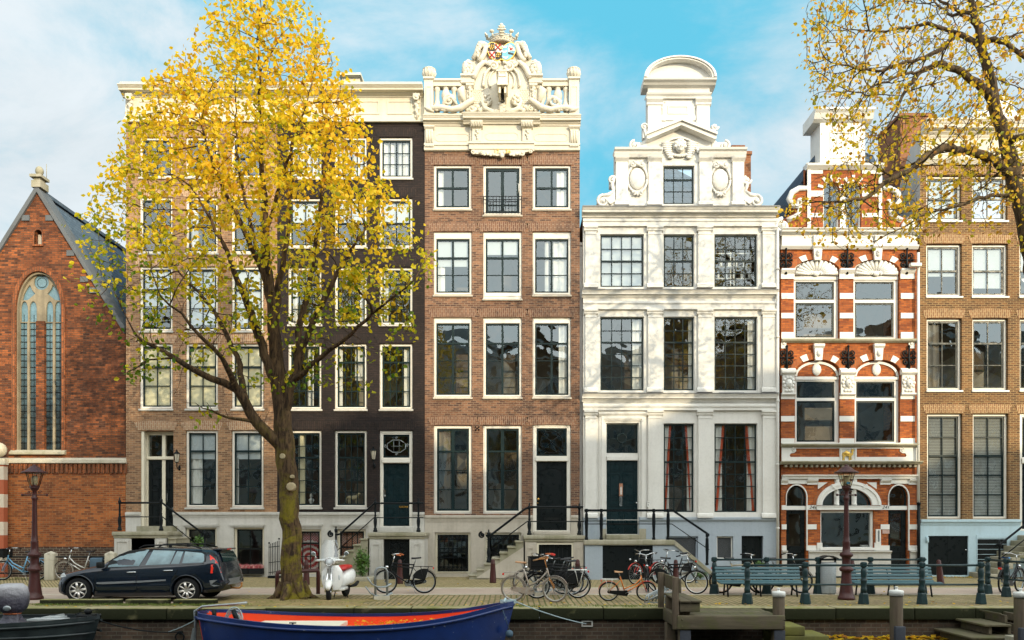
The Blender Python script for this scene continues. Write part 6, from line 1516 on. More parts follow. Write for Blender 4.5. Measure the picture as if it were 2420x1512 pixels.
# pantile roof behind the gable
xm=(H5.x0+H5.x1)/2; zr=g7(0,840)[1]
mb=MB(); ya,yb_=.45,9.; ze=g7(0,1385)[1]
kx,kz=g7(345,905); k2=2*xm-kx
R5=[(H5.x0-.05,ze),(kx,kz),(xm,zr),(k2,kz),(H5.x1-.02,ze)]
mb.add([(x,y,z) for y in (ya,yb_) for x,z in R5],[(i,i+5,i+6,i+1) for i in range(4)]+[(0,1,2,3,4),(9,8,7,6,5)],False); H5.part(mb,'roof',M['pantile'])
mb=MB(); mb.tube([(px(2170,-.15),-.15,pz(600)),(px(2170,-.15),-.15,pz(1190))],.05,8); mb.build('drainpipe',M['white'],H5.root)
mb=MB(); mb.tube([(px(2171,-.15),-.15,pz(1190)),(px(2171,-.15),-.15,.02)],.058,8); mb.lathe((px(2171,-.15),-.15,pz(1192)),[(.058,0),(.08,0),(.08,.07),(.058,.07)],8); mb.lathe((px(2171,-.15),-.15,pz(1322)),[(.058,0),(.08,0),(.08,.07),(.058,.07)],8); mb.build('drainpipe_foot',M['iron'],H5.root)
mb=MB(); mb.bevbox(px(2152,-.35),px(2178,-.35),-.38,-.2,pz(636),pz(628),.02); mb.tube([(px(2160,-.2),-.2,pz(632)),(px(2160),.0,pz(636))],.02,5); mb.build('camera_box',M['white'],H5.root)

# ================================================================== HOUSE 6 sand-brown brick at the right edge
H6=House('sandy_brick_house',2174,2520,'sand-brown brick house with pale blue plinth at the right edge behind the bare-branched tree')
c6=[(2189,2272),(2297,2381),(2409,2493)]
for i,(a,b) in enumerate(c6):
    window(H6,a,b,414,521,2,2,0,rec=.12,sill='white',blind=[.97,.3,.5][i]); window(H6,a,b+1,576,700,2,2,0,rec=.12,sill='white',blind=[.6,.85,.5][i]); window(H6,a+1,b+1,752,922,2,[.32,.66],0,rec=.12,sill='white',glassm='glassold',curtain=[('c',0,.45,'interior')] if i==0 else None)
    if i<2: window(H6,a+2,b+2,977,1226,2,[.2,.39,.59,.79],1,rec=.12,blind=.97,blindmat='slats')  if 'slats' in M else None
n=NT('venetian_blind'); v=n.coord(); sp=n.n('ShaderNodeSeparateXYZ'); n.l(v,sp.inputs[0])
f=n.math('FRACT',n.math('MULTIPLY',sp.outputs[2],18.)); g=n.maprange(sp.outputs[2],2.2,5.6); M['slats']=n.pbr(n.mix(n.math('MULTIPLY',n.math('GREATER_THAN',f,.38),n.maprange(g,0,1,1,.45)),(.03,.03,.028),(.40,.40,.37)),.6)
for a,b in c6[:2]: window(H6,a+2,b+2,977,1226,2,[.2,.39,.59,.79],1,rec=.12,blind=.985,blindmat='slats')
fr,(a,b,z0,z1,yr)=door_frame(H6,2410,2495,977,1255,(2418,2486,985,1080,1095,1250))
panel_door(H6,2418,2486,1095,1250,'blackdoor',rec=.15)
H6.open.append(rect(px(2192),px(2287),pz(1359),pz(1266)))
fix_wall(H6,'b_h6',1227,388); stone_base(H6,1227,'paleblue',capy=(1227,1242),out=.08)
mb=MB(); mb.box(px(2192)+.004,px(2287)-.004,.03,.09,pz(1359)+.004,pz(1266)-.004)
mb.box(px(2240)-.006,px(2240)+.006,.024,.0299,pz(1358),pz(1267)); gd=mb.build('garage_door',M['blackdoor'],H6.root,label='black double cellar doors in the pale blue plinth')
mb=MB(); mb.ball((px(2283),.02,pz(1299)),.03,8); mb.build('handle',M['chrome'],gd)
for x,y in ((2189,1273),): 
    mb=MB(); mb.box(px(2186),px(2193),-.06,-.031,pz(1282),pz(1268)); mb.tube([(px(2188),-.08,pz(1281)),(px(2188),-.08,pz(1269))],.02,6); mb.build('hinge',M['paleblue'],gd)
mb=MB(); mb.prism(rect(px(2306),px(2382),pz(1359),pz(1264)),-.05,-.031,[rect(px(2308),px(2378),pz(1357),pz(1272))]); sw6=mb.build('slatted_opening',M['paleblue'],H6.root,label='dark slatted cellar opening under a pale blue lintel')
mb=MB()
for k in range(7): mb.box(px(2308)+.002,px(2378)-.002,-.035+.0,-.0305,pz(1357)+k*.185,pz(1357)+k*.185+.165)
mb.build('slat',M['blacksash'],sw6)
mb=MB()
for (a,b) in c6:
    for y in (414,576,752,977): lintel(mb,a,b,y,.30,over=.05,splay=.10)
H6.part(mb,'brick_lintels',M['b_h6s'])
mb=MB(); mb.box(H6.x0+.01,H6.x1,-.06,.36,g7(0,1000)[1],g7(0,835)[1]); mb.profx(H6.x0+.05,H6.x1,cornice_prof(0,g7(0,748)[1],g7(0,834)[1],.45)); mb.profx(H6.x0-.02,H6.x1,[(0,g7(0,960)[1]),(-.18,g7(0,962)[1]),(-.16,g7(0,975)[1]),(-.07,g7(0,1000)[1]),(0,g7(0,1000)[1])]); H6.part(mb,'cornice',M['crest'])
mb=MB(); X_=px(2356); mb.prism(arc(X_,pz(292),.62,.95,0,PI,16),-.15,.35); mb.ball((X_,-.12,pz(262)),(.3,.12,.35),8); mb.scroll(X_-.75,pz(284),.25,-.1,.08); mb.scroll(X_+.75,pz(284),.25,-.1,.08,1.6,PI,-1); H6.part(mb,'cornice_crest',M['white'])
shell(H6,pz(560),wallmat='b_h6',zs=[pz(y) for y in (548,725,950,1235)],roof=False)
mb=MB(); X_=H6.x0-.002
S=[(.0,g7(0,1000)[1]+.0),(.0,pz(560)),(9,pz(560)),(9,pz(440)),(2.1,pz(440)),(.5,g7(0,790)[1]),(.0,g7(0,790)[1])]
vv=[(X_,p[0],p[1]) for p in S]+[(X_+.25,p[0]+.002,p[1]) for p in S]; k=len(S)
mb.add(vv,[tuple(range(k)),tuple(range(2*k-1,k-1,-1))]+[(i,i+k,(i+1)%k+k,(i+1)%k) for i in range(k)]); H6.part(mb,'party_wall',stucco('pale_grey_render',(.50,.50,.49),(.30,.28,.26),.4))
mb=MB(); xm=(H6.x0+H6.x1)/2
mb.add([(H6.x0+.26,.4,pz(440)),(H6.x1,.4,pz(440)),(H6.x1,5,pz(300)),(H6.x0+.26,5,pz(300)),(H6.x0+.26,9,pz(440)),(H6.x1,9,pz(440))],[(0,1,2,3),(3,2,5,4)]); H6.part(mb,'roof',M['pantile'])
mb=MB(); mb.box(px(2128,2.6),px(2200,2.6),2.6,4.6,pz(520,2.6),pz(275,2.6)); mb.box(px(2124,2.6),px(2204,2.6),2.55,4.65,pz(275,2.6)+.002,pz(268,2.6)); H6.part(mb,'chimney',M['b_chim'])
# stair and rail at the right edge
mb=MB(); ys=-1.4; x0=px(2340,ys)
for k in range(8): mb.bevbox(x0+k*.25,x0+k*.25+ (6 if k==7 else .3),ys,-.06,-.05 if k==0 else .19*k-.02,.19*(k+1),.02)
st=mb.build('stoop',M['mossystone'],H6.root)
yr_=ys+.05
mb=MB(); mb.tube([(px(2350,yr_),yr_,pz(1290,yr_)),(px(2366,yr_),yr_,pz(1284,yr_)),(px(2440,yr_),yr_,pz(1225,yr_)),(px(2520,yr_),yr_,pz(1222,yr_))],.04,8); mb.tube([(px(2366,yr_),yr_,pz(1318,yr_)),(px(2440,yr_),yr_,pz(1260,yr_))],.02,6); rl=mb.build('railing',M['iron'],H6.root)
mb=MB(); newel(mb,px(2362,yr_),yr_,.15,pz(1278,yr_),.055); mb.build('post',M['iron'],rl)

# ================================================================== houses on the photographer's bank (seen only in the window glass; they shade the street)
def far_house(x,w_,h_,gable,matk,idx):
    r=thing('far_canal_house',(x,-39,0),'canal house on the photographer\'s bank, seen only as a reflection in the window glass','house','houses across the canal')
    mb=MB(); holes=[]
    for row in range(4):
        for c in range(3):
            xx=-w_/2+w_*(c+.5)/3; z=1.2+row*(h_-2.)/4; holes.append((xx-.55,xx+.55,z,z+2.1))
    mb=MB(); mb.box(x-w_/2,x+w_/2,-50,-39.02,0,h_); 
    mb.prism([(x-w_/2,h_),(x+w_/2,h_),(x+w_*.25,h_+gable*.6),(x+w_*.15,h_+gable),(x-w_*.15,h_+gable),(x-w_*.25,h_+gable*.6)],-50,-39.02)
    mb.build('wall',M[matk],r)
    mb=MB(); mb.box(x-w_/2-.1,x+w_/2+.1,-39.02,-38.6,h_-.5,h_); mb.build('cornice',M['white'],r)
    mb=MB(); mw=MB()
    for a,b,z0,z1 in holes:
        mb.box(x+a+.1,x+b-.1,-39.02,-38.97,z0+.1,z1-.1); mw.prism(rect(x+a,x+b,z0,z1),-39.01,-38.94,[rect(x+a+.12,x+b-.12,z0+.12,z1-.12)]); mw.box(x-.03+(a+b)/2,x+.03+(a+b)/2,-38.96,-38.93,z0+.1,z1-.1); mw.box(x+a+.1,x+b-.1,-38.962,-38.935,(z0+z1)/2-.04,(z0+z1)/2+.04)
    mb.build('pane',M['leaded'],r); mw.build('window_frame',M['white'],r)
rr=random.Random(11); x=-46.; i=0
while x<56:
    w_=rr.uniform(5.5,8.); far_house(x+w_/2,w_-.02,rr.uniform(15.2,17.2),rr.uniform(1.2,3.6),['b_h1','stucco','b_h6','beige','b_h3'][i%5],i); x+=w_; i+=1
# ================================================================== TREES
def interp(tab,y):
    if y<=tab[0][0]: return tab[0][1:]
    for a,b in zip(tab,tab[1:]):
        if y<=b[0]:
            t=(y-a[0])/(b[0]-a[0]); return tuple(a[i]+(b[i]-a[i])*t for i in range(1,len(a)))
    return tab[-1][1:]
def colonize(paths,attr,step=.24,infl=1.6,kill=.34,iters=90,rng=None,up=.12):
    """grow twigs from the surveyed limbs towards points spread through the crown"""
    P=[];par=[];spec=[]
    for path in paths:
        pts=[Vector(p[0]) for p in path]; rs=[p[1] for p in path]
        if P:
            j=min(range(len(P)),key=lambda i:(P[i]-pts[0]).length_squared)
        else:
            P.append(pts[0]);par.append(-1);spec.append(rs[0]); j=0
        cur=j
        for a,b,ra,rb in zip(pts,pts[1:],rs,rs[1:]):
            n_=max(1,int((b-a).length/step)); 
            for k in range(1,n_+1):
                t=k/n_; w_=Vector((rng.uniform(-1,1),rng.uniform(-1,1),rng.uniform(-1,1)))*.035*(1 if t<1 else 0)
                P.append(a.lerp(b,t)+w_);par.append(cur);spec.append(ra+(rb-ra)*t);cur=len(P)-1
    A=[Vector(a) for a in attr]; alive=list(range(len(A)))
    start=0
    for it in range(iters):
        if not alive: break
        kd=kdtree.KDTree(len(P))
        for i,p in enumerate(P): kd.insert(p,i)
        kd.balance()
        pull={}; keep=[]
        for a in alive:
            co_,i,d=kd.find(A[a])
            if d<kill: continue
            keep.append(a)
            if d<infl*(1 if it<40 else 2.5):
                v=(A[a]-P[i]).normalized(); pull.setdefault(i,Vector((0,0,0))); pull[i]+=v
        alive=keep
        if not pull: break
        for i,v in pull.items():
            if v.length<1e-4: continue
            d=(v.normalized()+Vector((rng.uniform(-.3,.3),rng.uniform(-.3,.3),rng.uniform(-.3,.3)+up))).normalized()
            if par[i]>=0:
                pd=(P[i]-P[par[i]]).normalized(); d=(d+pd*.55).normalized()
            P.append(P[i]+d*step);par.append(i);spec.append(0.)
    return P,par,spec
def tree_mesh(P,par,spec,tip=.0078,e=2.25):
    n_=len(P); ch=[[] for _ in range(n_)]
    for i,p in enumerate(par):
        if p>=0: ch[p].append(i)
    R=[0.]*n_
    for i in range(n_-1,-1,-1):
        R[i]=max(tip,sum(R[c]**e for c in ch[i])**(1/e)) if ch[i] else tip
    for i in range(n_):
        if spec[i]>0: R[i]=spec[i]
        elif par[i]>=0: R[i]=min(R[i],R[par[i]]*.9)
    mb=MB()
    stack=[(0,None)]
    while stack:
        i,pr=stack.pop()
        chain=[pr] if pr is not None else []; cur=i
        while True:
            chain.append(cur)
            if not ch[cur]: break
            m=max(ch[cur],key=lambda c:R[c])
            for c in ch[cur]:
                if c!=m: stack.append((c,cur))
            cur=m
        if len(chain)<2: continue
        rad=[R[c] for c in chain]
        if pr is not None: rad[0]=min(R[pr],rad[1]*1.25)
        mx=max(rad); k=12 if mx>.1 else 6 if mx>.03 else 3
        mb.tube([P[c] for c in chain],rad,k,caps=False)
    return mb,R,ch
def leaves(pts,size,rng,tintf,per,spread,droop=.45):
    V=[];F=[];T=[]
    for p in pts:
        for _ in range(per if isinstance(per,int) else (int(per)+(rng.random()<per-int(per)))):
            c=p+Vector((rng.gauss(0,spread),rng.gauss(0,spread),rng.gauss(0,spread)-spread*.3))
            L=size*rng.uniform(.7,1.25); w_=L*rng.uniform(.36,.46)
            d=Vector((rng.gauss(0,1),rng.gauss(0,1),rng.gauss(0,.6)-droop*1.6)).normalized()
            s_=d.cross(Vector((rng.gauss(0,1),rng.gauss(0,1),rng.gauss(0,1)))).normalized(); nn=d.cross(s_)
            b=len(V); fold=rng.uniform(.1,.5)*w_
            V+= [c, c+d*L*.38+s_*w_+nn*fold, c+d*L*.80+s_*w_*.55+nn*fold*.6, c+d*L, c+d*L*.80-s_*w_*.55+nn*fold*.6, c+d*L*.38-s_*w_+nn*fold]
            F+= [(b,b+1,b+2,b+3),(b,b+3,b+4,b+5)]
            t=tintf(c,rng); T+=[t]*6
    return V,F,T
def leaf_mat(name,stops,trans=.45):
    n=NT(name); a=n.n('ShaderNodeAttribute'); a.attribute_name='tint'
    c=n.ramp(a.outputs['Fac'],stops)
    df=n.n('ShaderNodeBsdfPrincipled'); n.l(c,df.inputs['Base Color']); df.inputs['Roughness'].default_value=.5; df.inputs['Specular IOR Level'].default_value=.35
    tl=n.n('ShaderNodeBsdfTranslucent'); n.l(c,tl.inputs['Color'])
    mx=n.n('ShaderNodeMixShader'); mx.inputs[0].default_value=trans; n.l(df.outputs[0],mx.inputs[1]); n.l(tl.outputs[0],mx.inputs[2]); n.l(mx.outputs[0],n.out.inputs[0]); return n.m
def bark_mat(name,c1,c2,moss,mossamt,ztop):
    n=NT(name); v=n.coord(); m=n.n('ShaderNodeMapping'); m.inputs['Scale'].default_value=(9,9,1.6); n.l(v,m.inputs['Vector'])
    g=n.noise(m.outputs[0],1.6,6,.7,.5); c=n.mix(n.maprange(g,.38,.60),c1,c2)
    sp=n.n('ShaderNodeSeparateXYZ'); n.l(v,sp.inputs[0])
    hm=n.maprange(sp.outputs[2],ztop,ztop*.35); pm=n.maprange(n.noise(v,2.2,6,.7,.4),.46,.62)
    c=n.mix(n.math('MULTIPLY',n.math('MULTIPLY',hm,pm),mossamt),c,moss)
    return n.pbr(c,.9,0,n.bump(g,1.0,.05),.2)
def leafobj(name,V,F,T,mat,parent):
    mb=MB(); mb.v=[tuple(v) for v in V]; mb.f=F; mb.sm=[False]*len(F); o=mb.build(name,mat,parent)
    at=o.data.attributes.new('tint','FLOAT','POINT'); at.data.foreach_set('value',T); return o
M['bark']=bark_mat('mossy_bark',(.13,.080,.040),(.028,.018,.012),(.20,.165,.012),.9,5.2)
M['bark2']=bark_mat('dark_bark',(.13,.09,.05),(.045,.032,.022),(.12,.11,.03),.5,14)
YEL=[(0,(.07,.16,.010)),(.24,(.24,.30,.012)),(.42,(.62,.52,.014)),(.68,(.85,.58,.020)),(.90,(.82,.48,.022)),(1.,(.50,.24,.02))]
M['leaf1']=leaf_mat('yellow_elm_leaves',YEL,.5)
M['leaf2']=leaf_mat('orange_elm_leaves',[(0,(.22,.25,.02)),(.3,(.62,.46,.02)),(.6,(.74,.44,.020)),(.82,(.46,.20,.02)),(1.,(.24,.10,.015))],.45)
# --- the yellow tree
YT=-8.75
rng=random.Random(21)
def tp(x,y,dy=0.): Y=YT+dy; return Vector((px(x,Y),Y,pz(y,Y)))
S_=(D0+YT)/FL
def path(pts,dys,r0,r1): 
    n_=len(pts); return [(tp(x,y,dys[0]+(dys[1]-dys[0])*i/(n_-1)),r0+(r1-r0)*i/(n_-1)) for i,(x,y) in enumerate(pts)]
trunk=[(tp(695,1418),.44),(tp(692,1404),.34),(tp(690,1380),.285),(tp(688,1300),.258),(tp(685,1200),.25),(tp(681,1120),.25),(tp(674,1060),.26),(tp(668,1010),.235),(tp(664,950),.215),(tp(660,890),.20),(tp(652,820),.17),(tp(646,740),.15),(tp(636,660),.125),(tp(628,560),.10),(tp(622,440),.07),(tp(618,320),.05),(tp(614,200),.032),(tp(612,70),.018)]
limbs=[trunk,
 path([(672,1050),(650,1040),(607,998),(580,951),(560,920),(529,904),(470,880),(412,845),(365,818),(320,790)],(0,-1.2),.17,.03),
 path([(560,920),(545,885),(525,845),(478,799),(430,740),(380,700)],(-.6,-2.0),.09,.02),
 path([(580,951),(572,900),(560,840),(520,760),(470,690),(420,640)],(-.4,.8),.10,.02),
 path([(664,960),(640,880),(610,790),(585,720),(560,660),(540,600),(500,520),(450,440)],(0,-1.0),.14,.02),
 path([(655,850),(650,760),(660,660),(680,560),(690,450),(690,330),(680,220)],(0,1.2),.11,.015),
 path([(646,740),(620,640),(575,540),(530,450),(490,350),(470,260)],(0,-.9),.09,.015),
 path([(668,1000),(690,900),(715,820),(750,740),(790,660),(830,590),(880,520)],(0,-.8),.13,.02),
 path([(690,900),(705,840),(710,760),(730,680),(745,580),(760,470),(770,350),(760,220)],(-.2,.9),.11,.016),
 path([(697,893),(735,862),(779,826),(830,790),(880,740),(930,700),(980,660)],(-.3,-1.6),.08,.018),
 path([(636,660),(600,560),(570,430),(555,300),(560,180)],(0,1.3),.06,.014),
 path([(628,560),(660,440),(700,320),(730,220)],(0,-1.1),.06,.014),
 path([(607,998),(560,990),(520,980),(480,965)],(-.2,-1.4),.05,.014),
 path([(412,845),(350,850),(300,880)],(-1.0,-1.3),.03,.012)]
env=[(-60,560,690),(0,505,735),(60,480,765),(120,455,790),(200,325,830),(260,310,860),(300,290,880),(400,245,905),(500,212,960),(560,195,1010),(610,188,1045),(700,205,1030),(740,228,1010),(800,285,965),(850,292,950),(900,330,900),(950,380,800),(1000,480,740)]
dens=[(-60,1.3),(150,1.35),(330,1.3),(420,1.1),(520,.9),(620,.70),(720,.55),(800,.47),(880,.40),(940,.22),(1000,.1)]
att=[]
for _ in range(60):
    x=rng.uniform(330,850); y0=interp(env,300)[0]; yt=max(-50,60+abs(x-620)*.75-rng.uniform(0,90)); att+=[tp(x,yt,rng.uniform(-1,1)),tp(x,yt+22,rng.uniform(-1,1)*.3)]
while len(att)<3300:
    y=rng.uniform(-55,985); a,b=interp(env,y); 
    if rng.random()>interp(dens,y)[0]/1.35*(b-a)/860: continue
    u=rng.uniform(-1,1); x=(a+b)/2+(b-a)/2*u; dp=math.sqrt(max(0,1-u*u))*(b-a)/2*S_*.62
    att.append(tp(x,y,rng.uniform(-dp,dp)*.95-.3))
P_,par_,sp_=colonize(limbs,att,rng=rng)
mb,R_,ch_=tree_mesh(P_,par_,sp_)
TR=thing('autumn_tree',(px(692,YT),YT,0),'big yellow autumn tree with mossy trunk standing on the quay left of the scooter','tree')
# flare roots + pruned branch stubs
for a in range(6):
    an=a*1.05+.3; mb.tube([(px(692,YT)+.22*math.cos(an),YT+.22*math.sin(an),.42),(px(692,YT)+.42*math.cos(an),YT+.42*math.sin(an),.07),(px(692,YT)+.68*math.cos(an),YT+.65*math.sin(an),-.03)],[.14,.10,.05],7)
mb.build('trunk',M['bark'],TR)
mb=MB()
for x,y,r in ((687,1150,.105),(690,1126,.045),(668,1078,.07)):
    c=tp(x,y,-.245); mb.lathe((c.x,c.y,c.z),[(r*1.15,.10),(r*1.1,.0),(r,-.035),(r*.6,-.03)],10,axis='Y')
mb.build('pruning_scar',paint('cut_wood',(.42,.34,.20),.8,.2,8,.4),TR)
tw=[P_[i] for i in range(len(P_)) if R_[i]<.017 and sp_[i]<.02]
wgt=[]
for p in tw:
    y=HY-(p.z-EH)*FL/(D0+p.y); wgt.append(interp(dens,y)[0])
from mathutils import noise as mnoise
lp=[p for p,w_ in zip(tw,wgt) if rng.random()<min(1,w_/1.1) and mnoise.noise(p*.85)>-.20-.25*(w_>1)]
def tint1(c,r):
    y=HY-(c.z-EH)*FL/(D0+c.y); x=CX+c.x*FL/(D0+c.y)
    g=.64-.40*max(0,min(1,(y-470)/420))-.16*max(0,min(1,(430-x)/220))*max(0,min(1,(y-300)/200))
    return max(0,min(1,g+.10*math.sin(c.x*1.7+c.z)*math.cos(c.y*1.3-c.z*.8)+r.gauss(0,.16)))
per=14800/max(1,len(lp))
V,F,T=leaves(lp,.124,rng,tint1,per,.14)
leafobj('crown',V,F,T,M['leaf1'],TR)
print('tree1',len(P_),len(tw),len(F)//2)
# --- the bare-branched tree leaning in from the right
YT=-9.4; S_=(D0+YT)/FL; rng=random.Random(5)
def r7(x,y): return (1801.6+.39057*x,.39057*y)
trunk2=[(tp(2500,1418),.5),(tp(2498,1390),.36),(tp(2490,1200),.31),(tp(2478,900),.28),(tp(2455,680),.25),(tp(2424,520),.215),(tp(2403,450),.19),(tp(2390,380),.17),(tp(2368,305),.15),(tp(2348,242),.14),(tp(2337,176),.12),(tp(2321,102),.10),(tp(2301,31),.085),(tp(2285,-40),.06),(tp(2270,-130),.03)]
L=lambda pts,d,r0,r1: path([r7(*p) for p in pts],d,r0,r1)
limbs2=[trunk2,
 L([(1395,600),(1300,500),(1180,420),(1080,380),(960,430),(880,520),(830,620),(790,700)],(0,-1.),.11,.02),
 L([(1330,290),(1240,230),(1150,190),(1000,140),(850,170),(700,190),(560,180)],(0,1.0),.08,.015),
 L([(1180,205),(1100,290),(980,350),(850,380),(700,430),(560,410),(420,380)],(.4,-.8),.07,.015),
 L([(1330,270),(1400,235),(1480,260),(1580,340),(1650,420)],(0,-1),.08,.04),
 L([(1500,1050),(1420,980),(1250,910),(1100,890),(990,940),(900,1030),(780,1080),(640,1190),(500,1220),(360,1230)],(0,-1.8),.13,.018),
 L([(1560,1190),(1380,1180),(1200,1240),(1000,1290),(920,1320)],(0,-1.2),.06,.015),
 L([(1450,830),(1520,840),(1600,820),(1700,760)],(0,-.6),.10,.06),
 L([(1270,60),(1150,95),(1060,30),(1000,-60)],(0,1.4),.05,.015),
 L([(1300,150),(1180,60),(1050,-20),(900,-40),(760,-10)],(0,-1.2),.05,.012),
 L([(960,430),(860,450),(720,500),(600,560),(480,560)],(-.6,-1.6),.04,.012),
 L([(1480,980),(1440,900),(1380,1010),(1310,1150)],(-.1,-1.5),.05,.015)]
env2=[(-150,2000,2560),(-60,1930,2580),(0,1905,2580),(60,1900,2580),(120,1900,2580),(200,1905,2580),(250,1925,2580),(300,1960,2570),(350,1980,2560),(400,1950,2550),(450,1890,2540),(490,1835,2530),(520,1840,2480),(560,1870,2420),(600,1960,2400)]
dens2=[(-150,.9),(200,.9),(280,.95),(380,.95),(440,.95),(500,.8),(545,.35),(600,.08)]
att=[]
while len(att)<4600:
    y=rng.uniform(-150,600); a,b=interp(env2,y)
    if rng.random()>interp(dens2,y)[0]*(b-a)/680: continue
    u=rng.uniform(0,1); x=a+(b-a)*u; dp=1.0+1.9*math.sqrt(max(0,1-(2*u-1)**2))
    if x>2200 and y>470 and rng.random()<.75: continue
    att.append(tp(x,y,rng.uniform(-dp,dp)-.4))
P2,par2,sp2=colonize(limbs2,att,rng=rng,up=-.06,step=.17,kill=.25,infl=1.3,iters=130)
mb,R2,ch2=tree_mesh(P2,par2,sp2,tip=.0072)
T2=thing('bare_branched_tree',(px(2500,YT),YT,0),'half bare tree with dark arching limbs and sparse orange leaves at the right edge','tree')
mb.build('trunk',M['bark2'],T2)
tw=[P2[i] for i in range(len(P2)) if R2[i]<.015 and sp2[i]<.02 and mnoise.noise(P2[i]*1.1)>-.22]
tint2=lambda c,r: max(0,min(1,.48+.12*math.sin(c.x*2+c.z*1.3)+r.gauss(0,.20)))
per=7600/max(1,len(tw))
V,F,T=leaves(tw,.102,rng,tint2,per,.09,droop=.7); leafobj('crown',V,F,T,M['leaf2'],T2)
print('tree2',len(P2),len(tw),len(F)//2)
for x,y,rz,s in ((17.5,-34.2,2.1,.8),(1.5,-34.6,.6,.78),(34,-34.,4.,.85)):
    t=dup(T2); t.location=(x,y,0); t.rotation_euler=(0,0,rz); t.scale=(s,s,s)
    tag(t,"bare tree on the photographer's bank, seen only as a reflection in the window glass",'tree','trees across the canal')
# ================================================================== STREET OBJECTS
def gy(y): return 2.0*FL/(y-HY)-D0            # depth of a ground point seen at photo row y
def gx_(x,y): return px(x,gy(y))
M['brownred']=paint('brown_red_street_paint',(.066,.017,.015),.42,.25,5,.4,(.03,.013,.012),bump=.35,spec=.35)
M['rubber']=paint('black_rubber',(.012,.012,.013),.8,.2,6,.3,spec=.2)
M['blackpaint']=paint('black_gloss_paint',(.008,.009,.011),.35,.15,4,.2,spec=.22)
M['saddle']=paint('black_leather',(.02,.02,.022),.5,.2,8,.3)
M['plastic']=paint('black_plastic',(.010,.011,.012),.55,.15,6,.2,spec=.2)
M['redplastic']=paint('red_lens',(.80,.035,.018),.2,.1,4,.1)
M['orangepaint']=paint('orange_bike_paint',(.72,.20,.015),.35,.12,6,.25)
M['redpaint']=paint('red_bike_paint',(.55,.025,.012),.35,.1,6,.2)
M['bluebike']=paint('light_blue_bike_paint',(.16,.40,.62),.35,.12,6,.25)
M['silver']=paint('silver_bike_paint',(.60,.59,.55),.35,.12,6,.25,metal=.5)
M['greybike']=paint('weathered_grey_bike_paint',(.38,.35,.31),.6,.2,7,.55,(.30,.13,.04))
M['rust']=paint('rusty_orange_metal',(.50,.20,.04),.6,.2,9,.5,(.25,.09,.03))
M['goldbike']=paint('cream_bike_paint',(.55,.45,.28),.4,.12,6,.3)
M['tan']=paint('tan_leather',(.42,.22,.10),.5,.15,6,.3)
M['bluecloth']=paint('blue_grey_pannier_cloth',(.06,.11,.16),.7,.2,6,.4)
M['bluesaddle']=paint('bright_blue_cover',(.05,.30,.66),.5,.1,6,.2)
M['orangegrip']=paint('orange_rubber_grip',(.62,.16,.04),.5,.1,6,.2)
# ---- street lamps
def street_lamp(x,ybase,label):
    Y=gy(ybase); X=px(x,Y); r=thing('street_lamp',(0,0,0),label,'street lamp','old street lamps on the quay')
    mb=MB(); mb.lathe((0,0,0),[(.215,0),(.215,.05),(.205,.09),(.185,.10),(.165,.22),(.145,.40),(.125,.55),(.118,.70),(.12,.74),(.165,.76),(.175,.80),(.165,.84),(.125,.87),(.105,.95),(.105,1.06),(.115,1.12),(.16,1.15),(.168,1.19),(.15,1.23),(.10,1.26),(.092,1.36),(.088,1.50),(.095,1.53),(.078,1.56),(.070,1.70),(.062,2.1),(.055,2.60),(.056,2.62),(.075,2.65),(.075,2.69),(.055,2.72),(.052,2.86),(.085,2.90),(.11,2.945),(.115,2.97)],16)
    for k in range(6):
        a=2*PI*k/6; mb.box(-.028,.028,-.006,.012,.22,.62,M=Matrix.Rotation(a,4,'Z')@Matrix.Translation((0,-.158,0))@Matrix.Rotation(-.10,4,'X'))
    mb.build('post',M['brownred'],r)
    mb=MB(); mb.tube([(-.27,0,2.76),(.27,0,2.76)],.016,6); mb.ball((-.28,0,2.76),.035,8); mb.ball((.28,0,2.76),.035,8)
    for s in (-1,1): mb.scroll(s*.12,2.83,.05,0,.01,1.2,0,s)
    mb.build('ladder_bar',M['brownred'],r)
    mb=MB(); mb.lathe((0,0,2.97),[(.12,0),(.125,.03),(.11,.04)],6,smooth=False)
    for k in range(6):
        a=2*PI*(k+.5)/6; mb.tube([(.115*math.cos(a),.115*math.sin(a),3.0),(.215*math.cos(a),.215*math.sin(a),3.36)],.009,4)
    ln=mb.build('lantern_frame',M['brownred'],r)
    mb=MB()
    prof=[(.108,3.005),(.205,3.352)]
    v=[(q_*math.cos(2*PI*(k+.5)/6),q_*math.sin(2*PI*(k+.5)/6),z) for q_,z in prof for k in range(6)]; mb.add(v,[(k,(k+1)%6,(k+1)%6+6,k+6) for k in range(6)]); mb.build('glass',M['lampclear'],ln)
    mb=MB(); mb.lathe((0,0,3.02),[(.05,0),(.075,.02),(.075,.20),(.06,.24),(.02,.25)],12); mb.build('bulb_shade',M['lampglass'],ln)
    mb=MB(); mb.box(-.06,.06,-.088,-.078,3.045,3.10); mb.build('sticker',M['bluesaddle'],ln) if x>1000 else None
    mb=MB(); mb.lathe((0,0,3.355),[(.30,-.02),(.305,0),(.27,.02),(.20,.055),(.16,.09),(.10,.15),(.055,.165),(.045,.18),(.05,.195),(.02,.21)],18); mb.build('roof',M['brownred'],r)
    r.location=(X,Y,0); r.rotation_euler=(0,0,.3); r.scale=(1,1,.975); return r
M['lampclear']=glass('yellowed_lamp_glass',(.86,.80,.66),1.45,.02)
street_lamp(82,1417,'brown-red cast iron street lamp in front of the red brick church'); street_lamp(2000,1417,'brown-red cast iron street lamp between the two green benches')
